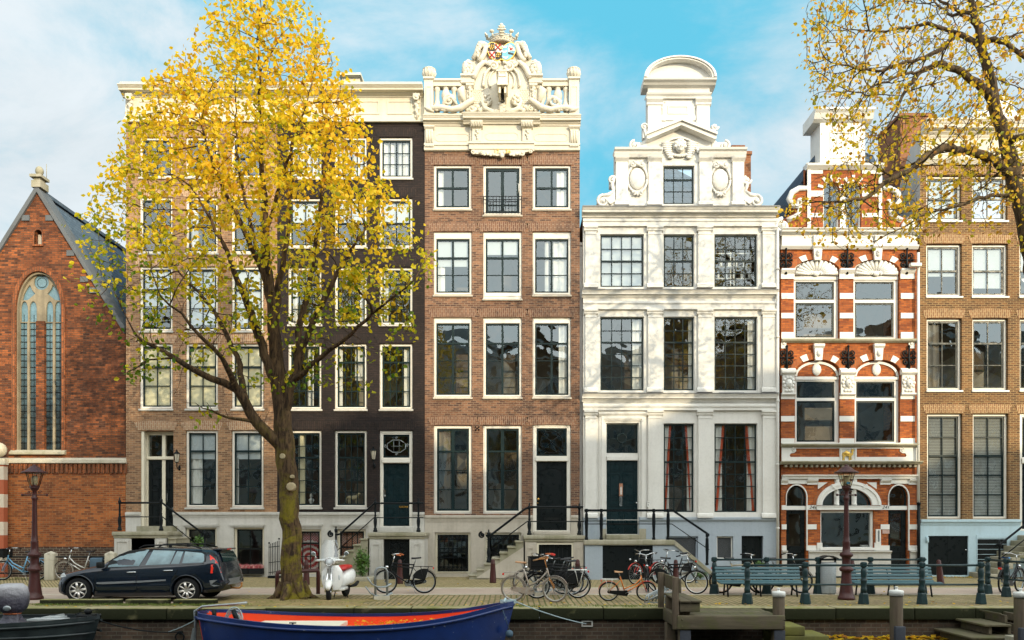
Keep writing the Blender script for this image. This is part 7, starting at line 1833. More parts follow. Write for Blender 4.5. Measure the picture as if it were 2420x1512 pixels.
# ---- cast iron bollards
bol=None
for x,yb,lab,tilt in ((1165,1377,'brown-red bollard at the foot of the brick house stair',0),(1365,1378,'brown-red bollard behind the pile of bicycles',0),(945,1379,'brown-red bollard behind the black bicycle with orange grips',0),(724,1381,'brown-red bollard half hidden behind the yellow tree trunk',0),(1597,1379,'brown-red bollard among the bicycles by the white house stair',0),(2014,1379,'brown-red bollard just right of the middle street lamp and litter bin',0),(2223,1379,'leaning brown-red bollard before the black cellar doors',-.09)):
    if bol is None:
        bol=thing('bollard',(0,0,0),lab,'bollard','brown-red bollards along the pavement')
        mb=MB(); mb.lathe((0,0,0),[(.115,0),(.112,.03),(.095,.35),(.075,.60),(.078,.61),(.078,.64),(.068,.66),(.066,.72),(.05,.765),(.02,.78)],10)
        for k in range(3): mb.torus((0,-.078,.46+.05*k),.016,.006,6,4)
        mb.build('body',M['brownred'],bol); o=bol
    else: o=dup(bol); o['label']=lab
    o.location=(gx_(x,yb),gy(yb),0); o.rotation_euler=(0,tilt,0)

# ---- bicycles
def bike(label,x,ybase,head,frame='blackpaint',style='step',r=.335,wb=1.08,lean=0.,bar='chrome',grip='plastic',saddle='saddle',rim='steel',tyre='rubber',fender='blackpaint',rack='blackpaint',crate=None,bag=None,case=None,basket=None,steer=0.,coat=True,sc=1.,lamp=True,barcol=None,z=0.,group='bicycles parked along the quay',name='bicycle'):
    B=thing(name,(0,0,0),label,'bicycle',group); Fm=M[frame]
    xr,xf=-wb/2,wb/2; bb=Vector((-.08,0,r-.05)); st=Vector((-.26,0,.83)); hd=Vector((xf-.20,0,.86)); hl=Vector((xf-.135,0,.62)); ra=Vector((xr,0,r)); fa=Vector((xf,0,r))
    for cx_,front in ((xr,0),(xf,1)):
        Mx=Matrix.Translation((cx_,0,r))@(Matrix.Rotation(steer,4,'Z') if front else Matrix.Identity(4))
        mb=MB(); mb.torus((0,0,0),r-.024,.025,30,6,M=Mx); w_=mb.build('wheel',M[tyre],B)
        mb=MB(); mb.torus((0,0,0),r-.047,.012,30,5,rz=.014,M=Mx); mb.build('rim',M[rim],w_)
        mb=MB()
        for k in range(18):
            a=2*PI*k/18+.1; b=a+(.5 if k%2 else -.5); mb.tube([Mx@Vector((.025*math.cos(b),(.02 if k%2 else -.02),.025*math.sin(b))),Mx@Vector(((r-.05)*math.cos(a),0,(r-.05)*math.sin(a)))],.0022,3,caps=False)
        mb.tube([Mx@Vector((0,-.055,0)),Mx@Vector((0,.055,0))],.026,8); mb.build('spokes',M['steel'],w_)
        mb=MB(); a0,a1=((.05,PI*.93) if not front else (.45,PI*.95)); mb.torus((0,0,0),r+.018,.006,18,5,rz=.030,M=Mx,a0=a0,a1=a1); mb.build('mudguard',M[fender],B)
    mb=MB(); tb=.020
    mb.tube([bb,st],tb,7); mb.tube([hd,hl],.021,7)
    if style=='diamond': mb.tube([st+Vector((.02,0,-.05)),hd+Vector((0,0,-.04))],tb,7); mb.tube([hl,bb],.019,7)
    elif style=='double': mb.tube([st+Vector((.015,0,-.03)),hd+Vector((0,0,-.02))],tb,7); mb.tube([st+Vector((.035,0,-.12)),hd+Vector((.02,0,-.10))],tb,7); mb.tube([hl,bb],.019,7)
    else:
        mb.tube([hl+Vector((-.01,0,-.01)),bb],.021,7); mb.tube([hd+Vector((.02,0,-.08)),hd+Vector((-.16,0,-.28)),bb+Vector((.08,0,.18)),bb+Vector((-.05,0,.13))],tb,7)
    for s in (-1,1):
        mb.tube([bb+Vector((0,s*.02,0)),ra+Vector((0,s*.055,0))],.010,5); mb.tube([st+Vector((.02,0,-.12)),ra+Vector((0,s*.055,0))],.009,5)
    mb.build('frame',Fm,B)
    mb=MB()
    for s in (-1,1): mb.tube([hl+Vector((0,s*.02,.0)),hl+Vector((.02,s*.05,-.06)),fa+Vector((-.045,s*.052,.12)),fa+Vector((0,s*.052,0))],.0115,6)
    mb.build('fork',M[fender] if frame!='greybike' else M['rust'],B)
    hb=hd+Vector((-.05,0,.19)); mb=MB(); mb.tube([hd,hb],.012,6)
    mb.tube([hb+Vector((-.20,.29,.02)),hb+Vector((-.08,.29,.05)),hb+Vector((.05,.17,.05)),hb+Vector((.04,0,.0)),hb+Vector((.05,-.17,.05)),hb+Vector((-.08,-.29,.05)),hb+Vector((-.20,-.29,.02))],.0115,7); h_=mb.build('handlebar',M[barcol or bar],B)
    for s in (-1,1):
        mb=MB(); mb.tube([hb+Vector((-.22,s*.29,.015)),hb+Vector((-.09,s*.29,.047))],.018,7); mb.build('grip',M[grip],h_)
    mb=MB(); mb.tube([st,st+Vector((-.045,0,.12))],.013,6); p_=st+Vector((-.06,0,.15))
    mb2=MB(); mb2.grid(lambda u,v:(p_.x-.13+.27*u,(.085*(1-u)**.7+.016)*math.sin(v*2*PI)*(1-.12*math.cos(v*2*PI)),p_.z+.028*math.cos(v*2*PI)*(.8+.2*u)+.02*(1-u)**2),8,12,True); mb2.build('saddle',M[saddle],B)
    mb.build('seat_post',M['steel'],B)
    mb=MB(); mb.lathe((bb.x,-.045,bb.z),[(.09,-.008),(.095,0),(.09,.008)],16,axis='Y')
    for s in (-1,1):
        a=.5; d=Vector((math.cos(a)*s,0,math.sin(a)*s)); mb.tube([bb+Vector((0,-s*.06,0)),bb+d*.165+Vector((0,-s*.07,0))],.009,5); c_=bb+d*.165; mb.box(c_.x-.04,c_.x+.04,-s*.075,-s*.165,c_.z-.012,c_.z+.012)
    mb.build('crank',M['steel'],B)
    mb=MB(); mb.prism([(bb.x+.11,bb.z),(bb.x+.06,bb.z+.10),(bb.x-.06,bb.z+.09),(xr-.03,r+.045),(xr-.06,r),(xr-.03,r-.045),(bb.x-.06,bb.z-.085),(bb.x+.06,bb.z-.09)],-.062,-.040); mb.build('chain_case',M[case or fender],B)
    if rack:
        mb=MB(); zr=2*r+.085
        for s in (-1,0,1): mb.tube([(xr+.30,s*.055,zr),(xr-.20,s*.06,zr),(xr-.24,s*.05,zr-.015)],.007,5)
        for q_ in (.2,.02,-.16): mb.tube([(xr+q_,-.06,zr),(xr+q_,.06,zr)],.006,4)
        for s in (-1,1): mb.tube([(xr-.12,s*.06,zr),(xr,s*.06,r)],.007,5); mb.tube([(xr+.10,s*.06,zr),(xr,s*.06,r)],.006,5)
        k_=mb.build('carrier',M[rack],B); mb=MB(); mb.bevbox(xr-.27,xr-.245,-.045,.045,zr-.075,zr-.02,.008); mb.build('tail_light',M['redplastic'],k_)
    if coat:
        mb=MB()
        for s in (-1,1): mb.prism([(xr+.30,r+.10)]+[(xr+(r+.015)*math.cos(t),r+(r+.015)*math.sin(t)) for t in [.5+i*.2 for i in range(8)]]+[(xr-.02,r+.03)],s*.05-.004,s*.05+.004)
        mb.build('coat_guard',M['plastic'],B)
    if lamp: mb=MB(); mb.lathe((hl.x+.10,0,hl.z+.12),[(.02,-.05),(.04,-.02),(.045,.03),(.03,.035)],10,axis='X'); mb.build('headlamp',M['chrome'],B)
    if crate:
        cx_=xf+.02; zc=2*r+.13; mb=MB()
        mb.box(cx_-.2,cx_+.2,-.27,.27,zc,zc+.015)
        for (a0,a1,b0,b1) in ((-.2,.2,-.27,-.255),(-.2,.2,.255,.27),(-.2,-.185,-.255,.255),(.185,.2,-.255,.255)): mb.box(cx_+a0,cx_+a1,b0,b1,zc+.016,zc+.27)
        for s in (-1,1): mb.box(cx_-.21,cx_+.21,s*.272,s*.29,zc+.25,zc+.28); mb.box(cx_-.21,cx_+.21,s*.272,s*.285,zc+.10,zc+.12)
        mb.tube([(cx_+.12,.1,zc),(xf,.06,r)],.008,4); mb.tube([(cx_+.12,-.1,zc),(xf,-.06,r)],.008,4); mb.build('crate',M['plastic'],B)
    if bag:
        mb=MB()
        for s in (-1,1): mb.bevbox(xr-.20,xr+.20,s*.07,s*.20,2*r-.23,2*r+.10,.04)
        mb.bevbox(xr-.19,xr+.19,-.069,.069,2*r+.075,2*r+.105,.01); mb.build('pannier',M[bag],B)
    if basket:
        mb=MB(); mb.box(xf-.12,xf+.30,-.24,.24,2*r+.10,2*r+.125); t=mb.build('front_tray',M['woodtray'],B)
        mb=MB(); q_=random.Random(4)
        for k in range(26):
            p=Vector((xf+.06+q_.uniform(-.14,.14),q_.uniform(-.18,.18),2*r+.13)); mb.tube([p,p+Vector((q_.uniform(-.08,.08),q_.uniform(-.08,.08),q_.uniform(.05,.15)))],[.018,.004],4)
        mb.build('greens',M['leafgreen'],t)
    mb=MB(); mb.tube([bb+Vector((-.12,.05,-.02)),bb+Vector((-.25,.19,-r+.06))],.008,4); mb.build('kickstand',M['steel'],B)
    Y=gy(ybase); B.location=(px(x,Y),Y,z); B.rotation_euler=(lean,0,math.radians(head)); B.scale=(sc,sc,sc)
    return B
M['woodtray']=wood('light_wood_tray',(.45,.26,.11),(.30,.16,.07),6)
n=NT('green_leaves'); v=n.coord(); M['leafgreen']=n.pbr(n.ramp(n.noise(v,6,3),[(.3,(.035,.09,.015)),(.6,(.09,.19,.03)),(.8,(.24,.26,.03))]),.5)
bike('black omafiets bicycle with orange grips standing in the first bicycle rack',957,1402,180,style='double',grip='orangegrip',rim='steel',z=.0)
M['tyregrey']=paint('faded_grey_tyre',(.24,.20,.16),.8,.2,6,.4)
bike('weathered grey bicycle with rusty orange handlebar in front of the bicycle pile',1262,1422,-17,frame='greybike',barcol='rust',grip='tan',saddle='tan',rim='silver',tyre='tyregrey',fender='greybike',case='greybike',rack='greybike',coat=False,lamp=False,r=.325,lean=.05)
bike('black bicycle with a big black crate in front and white rear carrier, in the pile',1318,1414,187,style='double',crate=1,rack='white',rim='silver',lean=-.10)
bike('black bicycle with orange handlebar at the back of the pile',1318,1401,178,style='diamond',barcol='orangegrip',grip='redplastic',rim='silver',lean=.08)
bike('dark bicycle with chrome handlebar in the middle of the pile',1308,1407,196,style='step',rim='steel',fender='blackpaint',lean=-.05)
bike('black bicycle leaning at the left of the pile behind the grey bicycle',1285,1404,172,style='double',rim='silver',lean=.12,grip='plastic')
bike('small orange and red child bicycle with white carrier leaning in the low rack',1482,1420,2,frame='orangepaint',style='step',r=.33,wb=1.22,sc=.78,rim='steel',fender='redpaint',case='plastic',rack='white',saddle='tan',coat=False,lamp=False,lean=.24)
bike('black bicycle seen from the front beside the child bicycle',1530,1396,-97,style='double',rim='silver',lean=.05)
bike('black bicycle with red mudguard parked against the dark storage doors',1527,1379,-140,style='diamond',fender='redpaint',rim='silver')
bike('black bicycle with a pale tyre rim behind the wooden jetty bench',1601,1402,-28,style='double',rim='white',lean=.06)
bike('black bicycle with white mudguards beside the white house stair',1594,1379,-158,style='step',rim='white',fender='silver',lean=-.05)
bike('cream framed bicycle with greens on its wooden tray behind the left green bench',1749,1402,0,frame='goldbike',style='diamond',rim='tan',fender='plastic',basket=1,coat=False,lean=.04)
bike('black bicycle with flat handlebar behind the right end of the left green bench',1848,1402,3,style='diamond',rim='steel',coat=False,lean=.04)
bike('black bicycle with bright blue saddle cover behind the corner railing at the right edge',2389,1400,38,style='step',saddle='bluesaddle',rim='steel',lean=.03)
bike('light blue bicycle with a black crate by the church fence at the left edge',48,1371,180,frame='bluebike',style='step',wb=1.2,crate=1,fender='bluebike',rack='bluebike',rim='steel',case='plastic')
bike('silver bicycle with blue-grey panniers by the church fence beside the car',192,1371,181,frame='silver',style='step',wb=1.15,fender='plastic',rim='silver',bag='bluecloth',rack='plastic',tyre='tyregrey')
# ---- bicycle racks
def tulip_rack(label,x,ybase,rz,n_=3):
    r=thing('bicycle_rack',(0,0,0),label,'bicycle rack')
    for k in range(n_):
        o=k*.09; mb=MB()
        mb.tube([(-.15,o,.02),(-.15,o,.72),(-.11,o,.80),(0,o,.83),(.11,o,.80),(.15,o,.72),(.15,o,.02)],.022,8); h_=mb.build('hoop',M['steel'],r)
        for zc,w_ in ((.32,.36),(.08,.40)):
            mb=MB(); mb.tube([(-w_,o-.03,zc+.26),(-w_*.7,o-.03,zc+.09),(-w_*.3,o-.03,zc+.01),(0,o-.03,zc),(w_*.3,o-.03,zc+.01),(w_*.7,o-.03,zc+.09)],.018,6); mb.build('wheel_holder',M['steel'],h_)
    mb=MB(); mb.box(-.2,.2,-.10,.28,-.03,.10); mb.build('foot',M['kerb'],r)
    Y=gy(ybase); r.location=(px(x,Y),Y,0); r.rotation_euler=(0,0,rz); return r
tulip_rack('galvanised hoop bicycle rack holding the black bicycle near the scooter',902,1417,.25); tulip_rack('galvanised hoop bicycle rack buried in the pile of bicycles',1280,1408,.15)
r=thing('low_bicycle_rack',(0,0,0),'low slanted steel rack holding the child bicycle front wheel, left of the jetty bench','bicycle rack')
for k in range(4):
    o=k*.17*0; kx=k*.11; mb=MB(); mb.tube([(-.05+o*.25,-.25+o*.1,.03),(.0+o*.25,-.22+o*.1,.18),(.42+o*.25,.02+o*.1,.36),(.55+o*.25,.08+o*.1,.38),(.58+o*.25,.1+o*.1,.30),(.50+o*.25,.07+o*.1,.24),(.05+o*.25,-.2+o*.1,.08)],.018,6); mb.v=[(a+kx,b+kx*.9,c) for a,b,c in mb.v]; mb.build('hoop',M['steel'],r)
for o in (0,.42):
    mb=MB(); mb.tube([(o+.05,-.2,.0),(o+.05,-.2,.24)],.016,6); mb.tube([(o+.35,.0,.0),(o+.35,.0,.36)],.016,6); mb.box(o-.05,o+.4,-.24,-.18,0,.03); mb.build('stand',M['steel'],r)
Y=gy(1423); r.location=(px(1524,Y),Y,0)

# ---- parked estate car (front to the left)
CS=.001994
def cxz(x,y): return ((x-1100)*CS,(855-y)*CS)
top=[(76,640),(80,600),(95,560),(140,512),(200,482),(330,446),(480,413),(620,386),(700,337),(800,276),(900,229),(1000,197),(1080,182),(1300,171),(1600,171),(1850,178),(1950,187),(2000,208),(2045,290),(2075,390),(2098,470),(2120,560),(2124,610)]
bot=[(76,650),(80,690),(110,745),(200,772),(560,782),(1500,772),(1860,740),(2060,722),(2105,672),(2124,615)]
hwt=[(76,.50),(90,.60),(120,.69),(170,.765),(240,.81),(340,.835),(500,.85),(1700,.85),(1900,.84),(2000,.815),(2060,.785),(2100,.74),(2124,.68)]
bel=[(76,640),(300,470),(640,432),(1130,405),(1600,380),(1900,352),(1990,330),(2040,350),(2124,600)]
rfw=[(76,.90),(600,.88),(700,.80),(800,.74),(960,.69),(1100,.675),(1600,.665),(1900,.66),(2000,.67),(2060,.74),(2124,.9)]
def ti(tab,x):
    if x<=tab[0][0]: return tab[0][1]
    for a,b in zip(tab,tab[1:]):
        if x<=b[0]: return a[1]+(b[1]-a[1])*(x-a[0])/(b[0]-a[0])
    return tab[-1][1]
def section(x):
    zt=cxz(0,ti(top,x))[1]; zb=cxz(0,ti(bot,x))[1]; hw=ti(hwt,x); rw=hw*ti(rfw,x); zbel=min(cxz(0,ti(bel,x))[1],zt-.07); 
    H_=max(.02,zbel-zb)
    return [(0,zt),(rw*.55,zt-.008),(rw*.88,zt-.028),(rw,zt-.055-.0*rw),(hw*.955,zbel),(hw*.99,zbel-.10*H_),(hw,zbel-.35*H_),(hw*.995,zb+.38*H_),(hw*.975,zb+.12*H_),(hw*.88,zb),(0,zb)]
def side_y(x,z):
    S=section(x)
    for a,b in zip(S[3:],S[4:]):
        if b[1]<=z<=a[1]: return a[0]+(b[0]-a[0])*(a[1]-z)/max(1e-6,a[1]-b[1])
    return S[3][0] if z>S[3][1] else S[9][0]
CAR=thing('parked_car',(0,0,0),'black estate car with silver spoked wheels parked before the church and stoop','car')
n=NT('car_paint'); v=n.coord(); M['carpaint']=n.pbr(n.mix(n.noise(v,1.2,4),(.004,.009,.018),(.007,.013,.024)),.2,0,None,.4,.6)
n=NT('car_glass'); v=n.coord(); sp=n.n('ShaderNodeSeparateXYZ'); n.l(v,sp.inputs[0]); c=n.mix(n.math('ADD',n.math('MULTIPLY',n.maprange(sp.outputs[2],.85,1.25),.6),n.math('MULTIPLY',n.maprange(n.noise(v,3.5,3),.4,.65),.4),True),(.02,.06,.075),(.17,.29,.33)); M['carglass']=n.pbr(c,.06,0,None,.8,.3)  # reflection painted into the opaque glass: paler towards the top and in patches
n=NT('car_rear_glass'); M['carglass2']=n.pbr((.02,.045,.042),.06,0,None,.8,.3)
xs=[76,80,88,100,120,150,185,230,280,330,400,480,560,620,660,700,750,800,850,900,960,1020,1080,1200,1350,1500,1650,1800,1900,1950,1985,2010,2030,2050,2070,2090,2105,2118,2124]
mb=MB(); ring=[]
for x in xs:
    S=section(x); ring.append([(( x-1100)*CS,-p[0],p[1]) for p in S]+[((x-1100)*CS,p[0],p[1]) for p in S[-2:0:-1]])
k=len(ring[0]); V=[p for r_ in ring for p in r_]
F=[(i*k+j,i*k+(j+1)%k,(i+1)*k+(j+1)%k,(i+1)*k+j) for i in range(len(xs)-1) for j in range(k)]+[tuple(range(k))[::-1],tuple((len(xs)-1)*k+j for j in range(k))]
mb.add(V,F,True); body=mb.build('body',M['carpaint'],CAR)
bm=bmesh.new(); bm.from_mesh(body.data); bmesh.ops.recalc_face_normals(bm,faces=bm.faces); bm.to_mesh(body.data); bm.free()
wheels=[cxz(388,700),cxz(1680,700)]
mb=MB()
for wx,wz in wheels:
    for s in (-1,1): mb.lathe((wx,s*.72,wz),[(.365,-.3),(.365,.3)],28,axis='Y')
cut=mb.build('cutter',M['rubber']); bm=bmesh.new(); bm.from_mesh(cut.data); bmesh.ops.recalc_face_normals(bm,faces=bm.faces); bm.to_mesh(cut.data); bm.free()
md=body.modifiers.new('b','BOOLEAN'); md.object=cut; md.operation='DIFFERENCE'; md.solver='EXACT'
bpy.context.view_layer.update(); nm=bpy.data.meshes.new_from_object(body.evaluated_get(bpy.context.evaluated_depsgraph_get())); body.modifiers.clear(); body.data=nm; bpy.data.objects.remove(cut)
def side_patch(poly,name,mat,off=.006,th=0.,both=True,parent=None,nx=10,nz=6):
    """polygon in side view laid on the curved body side"""
    loops=[Vector((p[0],p[1],0)) for p in poly]
    dense=[]
    for a,b in zip(poly,poly[1:]+poly[:1]):
        m=max(1,int(math.hypot(b[0]-a[0],b[1]-a[1])/60)); dense+=[(a[0]+(b[0]-a[0])*i/m,a[1]+(b[1]-a[1])*i/m) for i in range(m)]
    tris=tessellate_polygon([[Vector((p[0],p[1],0)) for p in dense]])
    out=None
    mb=MB()
    for s in ((-1,1) if both else (-1,)):
        vv=[]
        for p in dense:
            X,Z=cxz(*p); vv.append((X,s*(side_y(p[0],Z)+off),Z))
        nn=len(vv)
        if th: 
            vi=[(a,b-s*th,c) for a,b,c in vv]; mb.add(vv+vi,[tuple(t) for t in tris]+[(i,(i+1)%nn,(i+1)%nn+nn,i+nn) for i in range(nn)],False)
        else: mb.add(vv,[tuple(t) for t in tris],False)
    return mb.build(name,M[mat],parent or CAR)
side_patch([(700,430),(735,330),(830,262),(950,210),(1100,193),(1250,190),(1600,205),(1640,205),(1850,228),(1885,260),(1905,345),(1880,372),(1605,390),(1130,412)],'window_trim','plastic',.003,0)
for P in ([(735,415),(745,342),(830,278),(950,224),(1100,205),(1185,200),(1108,400)],[(1185,390),(1235,207),(1505,215),(1475,378)],[(1490,376),(1525,218),(1600,225),(1588,372)],[(1622,366),(1624,222),(1830,242),(1858,262),(1882,338),(1868,357)]): side_patch(P,'side_window','carglass',.009)
M['steelstrip']=paint('grey_trim',(.20,.21,.22),.4,.1,4,.2); M['lamp']=paint('clear_headlamp',(.55,.58,.60),.12,.1,3,.1); M['alloy']=paint('alloy_rim',(.78,.73,.68),.3,.1,5,.25,metal=.7)
side_patch([(612,620),(618,600),(1078,581),(1078,606),(690,624)],'rub_strip','steelstrip',.014,.012); side_patch([(1090,582),(1440,564),(1436,582),(1090,606)],'rub_strip','steelstrip',.014,.012)
side_patch([(80,604),(165,600),(160,662),(84,664)],'bumper_strip','steelstrip',.012,.01); side_patch([(1955,578),(2118,568),(2121,640),(2000,652),(1965,630)],'bumper_strip','steelstrip',.012,.01)
side_patch([(118,535),(150,500),(190,484),(240,528),(170,542)],'headlight','lamp',.008)
side_patch([(1927,264),(1985,300),(2035,350),(2066,420),(2082,486),(1966,489),(1972,400),(1950,320)],'tail_light','redplastic',.012,.01)
for s in (-1,1):
    mb=MB()
    for hx0,hx1,hy in ((975,1082,476),(1408,1522,455)):
        pts=[]
        for t in range(6):
            x=hx0+(hx1-hx0)*t/5; X,Z=cxz(x,hy-3*t/5); pts.append((X,s*(side_y(x,Z)+.016+.012*math.sin(PI*t/5)),Z))
        mb.tube(pts,.015,6)
    mb.build('door_handle',M['chrome'],CAR)
    mb=MB(); X,Z=cxz(668,392); mb.bevbox(X-.06,X+.09,s*(.84),s*(1.0),Z-.06,Z+.09,.035); mb.build('mirror',M['plastic'],CAR)
    mb=MB(); mb.tube([(*[cxz(1060,186)[0]],s*.57,cxz(0,186)[1]),(cxz(1120,150)[0],s*.57,cxz(0,150)[1]),(cxz(1400,140)[0],s*.57,cxz(0,140)[1]),(cxz(1700,147)[0],s*.57,cxz(0,147)[1]),(cxz(1810,186)[0],s*.57,cxz(0,186)[1])],.018,6); mb.box(cxz(1420,0)[0],cxz(1455,0)[0],s*.555,s*.585,cxz(0,172)[1]-.01,cxz(0,143)[1]); mb.build('roof_rail',M['plastic'],CAR)
# seams
for P in ([(640,425),(646,425),(596,520),(600,770),(594,770),(590,520)],[(1135,412),(1141,412),(1092,520),(1090,765),(1084,765),(1086,520)],[(1600,388),(1606,388),(1545,510),(1540,560),(1534,560),(1540,510)]): side_patch(P,'door_seam','rubber',.0035)
# wheel arch lips
mb=MB()
for wx,wz in wheels:
    for s in (-1,1): mb.torus((wx,s*.846,wz),.372,.018,24,5,a0=-.1,a1=PI+.1,rz=.03)
mb.build('wheel_arch',M['carpaint'],CAR)
for wx,wz in wheels:
    for s in (-1,1):
        mb=MB(); R=.309; mb.lathe((wx,s*.75,wz),[(.19,-.09),(.215,-.095),(.285,-.09),(R,-.06),(R,.06),(.285,.09),(.215,.095),(.19,.09)],30,axis='Y'); w_=mb.build('wheel',M['rubber'],CAR)
        mb=MB(); mb.torus((wx,s*(.75+.078),wz),.202,.018,30,6)
        for q_ in range(8):
            a=2*PI*q_/8+.2
            for d_ in (-.07,.07) if q_%2==0 else (-.02,.02): mb.tube([(wx+.05*math.cos(a+d_*3),s*.835,wz+.05*math.sin(a+d_*3)),(wx+.195*math.cos(a+d_),s*.832,wz+.195*math.sin(a+d_))],.018,5)
        mb.lathe((wx,s*.80,wz),[(.055,s*.045),(.06,0)] if s>0 else [(.06,0),(.055,-.045)],14,axis='Y'); mb.build('rim',M['alloy'],w_)
        mb=MB(); mb.lathe((wx,s*.78,wz),[(.19,-.01),(.19,.01)],20,axis='Y'); mb.build('brake_disc',M['rubber'],w_)
# windscreen, tailgate glass, spoiler, rear bumper, tow bar
mb=MB(); mb.grid(lambda u,v:((660+290*u-1100)*CS-.004,(-1+2*v)*section(660+290*u)[2][0],cxz(0,ti(top,660+290*u))[1]+.010-.024*abs(-1+2*v)**3),6,8); mb.build('windscreen',M['carglass2'],CAR)
def xback(yp): 
    for a,b in zip(top[16:],top[17:]):
        if a[1]<=yp<=b[1]: return a[0]+(b[0]-a[0])*(yp-a[1])/(b[1]-a[1])
    return 2124
mb=MB(); mb.grid(lambda u,v:((xback(228+125*v)-1100)*CS+.012,(-1+2*u)*(.50+.05*v),cxz(0,228+125*v)[1]),6,4); mb.build('rear_window',M['carglass2'],CAR)
mb=MB(); mb.bevbox(cxz(1940,0)[0],cxz(2050,0)[0],-.53,.53,cxz(0,212)[1],cxz(0,190)[1],.012); so_=mb.build('spoiler',M['carpaint'],CAR)
mb=MB(); mb.box(cxz(2050,0)[0],cxz(2053,0)[0]+.006,-.14,.14,cxz(0,208)[1],cxz(0,196)[1]); mb.build('brake_light',M['redplastic'],so_)
mb=MB(); mb.grid(lambda u,v:((2112-1100)*CS+.035-.10*abs(-1+2*u)**3,(-1+2*u)*.76,cxz(0,568+75*v)[1]),10,2); mb.build('rear_bumper_strip',M['steelstrip'],CAR)
mb=MB(); X,Z=cxz(2120,690); mb.tube([(X-.15,.0,Z-.02),(X+.12,0,Z-.03),(X+.17,0,Z+.02),(X+.17,0,Z+.07)],.022,6); mb.ball((X+.17,0,Z+.09),.03,8); mb.build('tow_bar',M['rust'],CAR)
yc=-9.62+.85; CAR.location=(px(129.95+.1904*1100,-9.62)-.15,yc,0); CAR.scale=(1.04,1,1)
# ================================================================== QUAY FURNITURE, BOATS, PLANTS
def PX(x,y,Y): return Vector((px(x,Y),Y,pz(y,Y)))
# ---- green canal railings (front row on the quay edge, back row along the street)
def rail_post(parent,x,y,h_=1.0):
    mb=MB(); s=h_
    mb.lathe((x,y,0),[(.14,0),(.14,.04*s),(.11,.25*s),(.09,.28*s)],6,smooth=False)
    mb.lathe((x,y,.28*s),[(.075,0),(.075,.10*s),(.066,.12*s),(.07,.28*s),(.08,.30*s),(.06,.32*s),(.065,.40*s),(.072,.50*s),(.06,.58*s),(.045,.60*s),(.05,.62*s)],10)
    mb.lathe((x,y,.90*s),[(.055,-.01),(.085,.02),(.085,.10*s),(.06,.125*s),(.015,.135*s)],6,smooth=False); return mb.build('post',M['bluegrate'],parent)
def railing(label,pts,zt,zl,ends=(0,0)):
    r=thing('canal_railing',(pts[0][0],pts[0][1],0),label,'railing')
    mb=MB(); P=[Vector((x,y,0)) for x,y in pts]
    a=P[0]-(P[1]-P[0]).normalized()*ends[0]; b=P[-1]+(P[-1]-P[-2]).normalized()*ends[1]
    mb.tube([a+Vector((0,0,zt)),*[p+Vector((0,0,zt)) for p in P[1:-1]],b+Vector((0,0,zt))],.028,8); mb.tube([a+Vector((0,0,zl)),*[p+Vector((0,0,zl)) for p in P[1:-1]],b+Vector((0,0,zl))],.024,8)
    mb.build('rail',M['bluegrate'],r)
    for x,y in pts: rail_post(r,x,y)
    return r
Yf=-9.95; Yb=-7.15
railing('front green iron railing on the quay edge before the two benches',[(px(x,Yf),Yf) for x in (1766,1903,2041,2179,2318)],.945,.475,(.1,.12))
railing('rear green iron railing behind the two benches along the street',[(px(x,Yb),Yb) for x in (1688,1812,1933,2057,2180)],.955,.475,(.0,.1))
railing('short green iron railing by the bicycle with the blue saddle at the right edge',[(px(2334,Yb),Yb),(px(2378,-8.0),-8.0),(px(2470,-9.3),-9.3)],.955,.475)
# ---- slatted benches
def bench(xl,xr,label):
    Y=-7.75; r=thing('slatted_bench',(0,0,0),label,'bench','green slatted benches facing the canal')
    L=px(xr,Y)-px(xl,Y); cx_=(px(xl,Y)+px(xr,Y))/2
    prof=[(.28,.735,.075),(.245,.645,.075),(.21,.555,.075),(.17,.47,.07),(.10,.40,.065),(-.02,.375,.07),(-.12,.37,.07),(-.22,.36,.075)]
    for i,(dy,z,w_) in enumerate(prof):
        nx=prof[min(i+1,len(prof)-1)]; pv=prof[max(i-1,0)]; ang=math.atan2(pv[1]-nx[1],pv[0]-nx[0])
        mb=MB(); Mx=Matrix.Translation((cx_,dy,z))@Matrix.Rotation(ang,4,'X'); e=.12*(i/len(prof)); mb.bevbox(-L/2+e*.3,L/2-e*.3+ .10*(i>5),-w_/2,w_/2,-.016,.016,.008,Mx); mb.build('slat',M['benchpaint'],r)
    for t in (-.40,-.02,.40):
        x=cx_+L*t; mb=MB(); mb.tube([(x,.31,.75),(x,.20,.47),(x,.10,.37),(x,-.22,.335),(x,-.27,.33)],.020,5); mb.tube([(x,.12,.38),(x,.22,.0)],.024,5); mb.tube([(x,-.15,.34),(x,-.24,.0)],.024,5); mb.build('leg',M['iron'],r)
    r.location=(0,Y,0)
    # recentre the empty on the bench
    for c in r.children: c.location.x-=cx_
    r.location.x=cx_; return r
n=NT('flaking_teal_paint'); v=n.coord(); m=n.n('ShaderNodeMapping'); m.inputs['Scale'].default_value=(2,9,9); n.l(v,m.inputs['Vector'])
pk=n.maprange(n.noise(m.outputs[0],3,6,.7),.62,.68); c=n.mix(n.noise(v,1.2,4),(.035,.090,.108),(.055,.125,.142)); c=n.mix(pk,c,(.03,.03,.025)); M['benchpaint']=n.pbr(c,.5,0,n.bump(n.noise(v,30,4),.3,.01))
bench(1695,1897,'green slatted bench nearest the wooden jetty'); bench(2010,2212,'green slatted bench right of the middle street lamp')
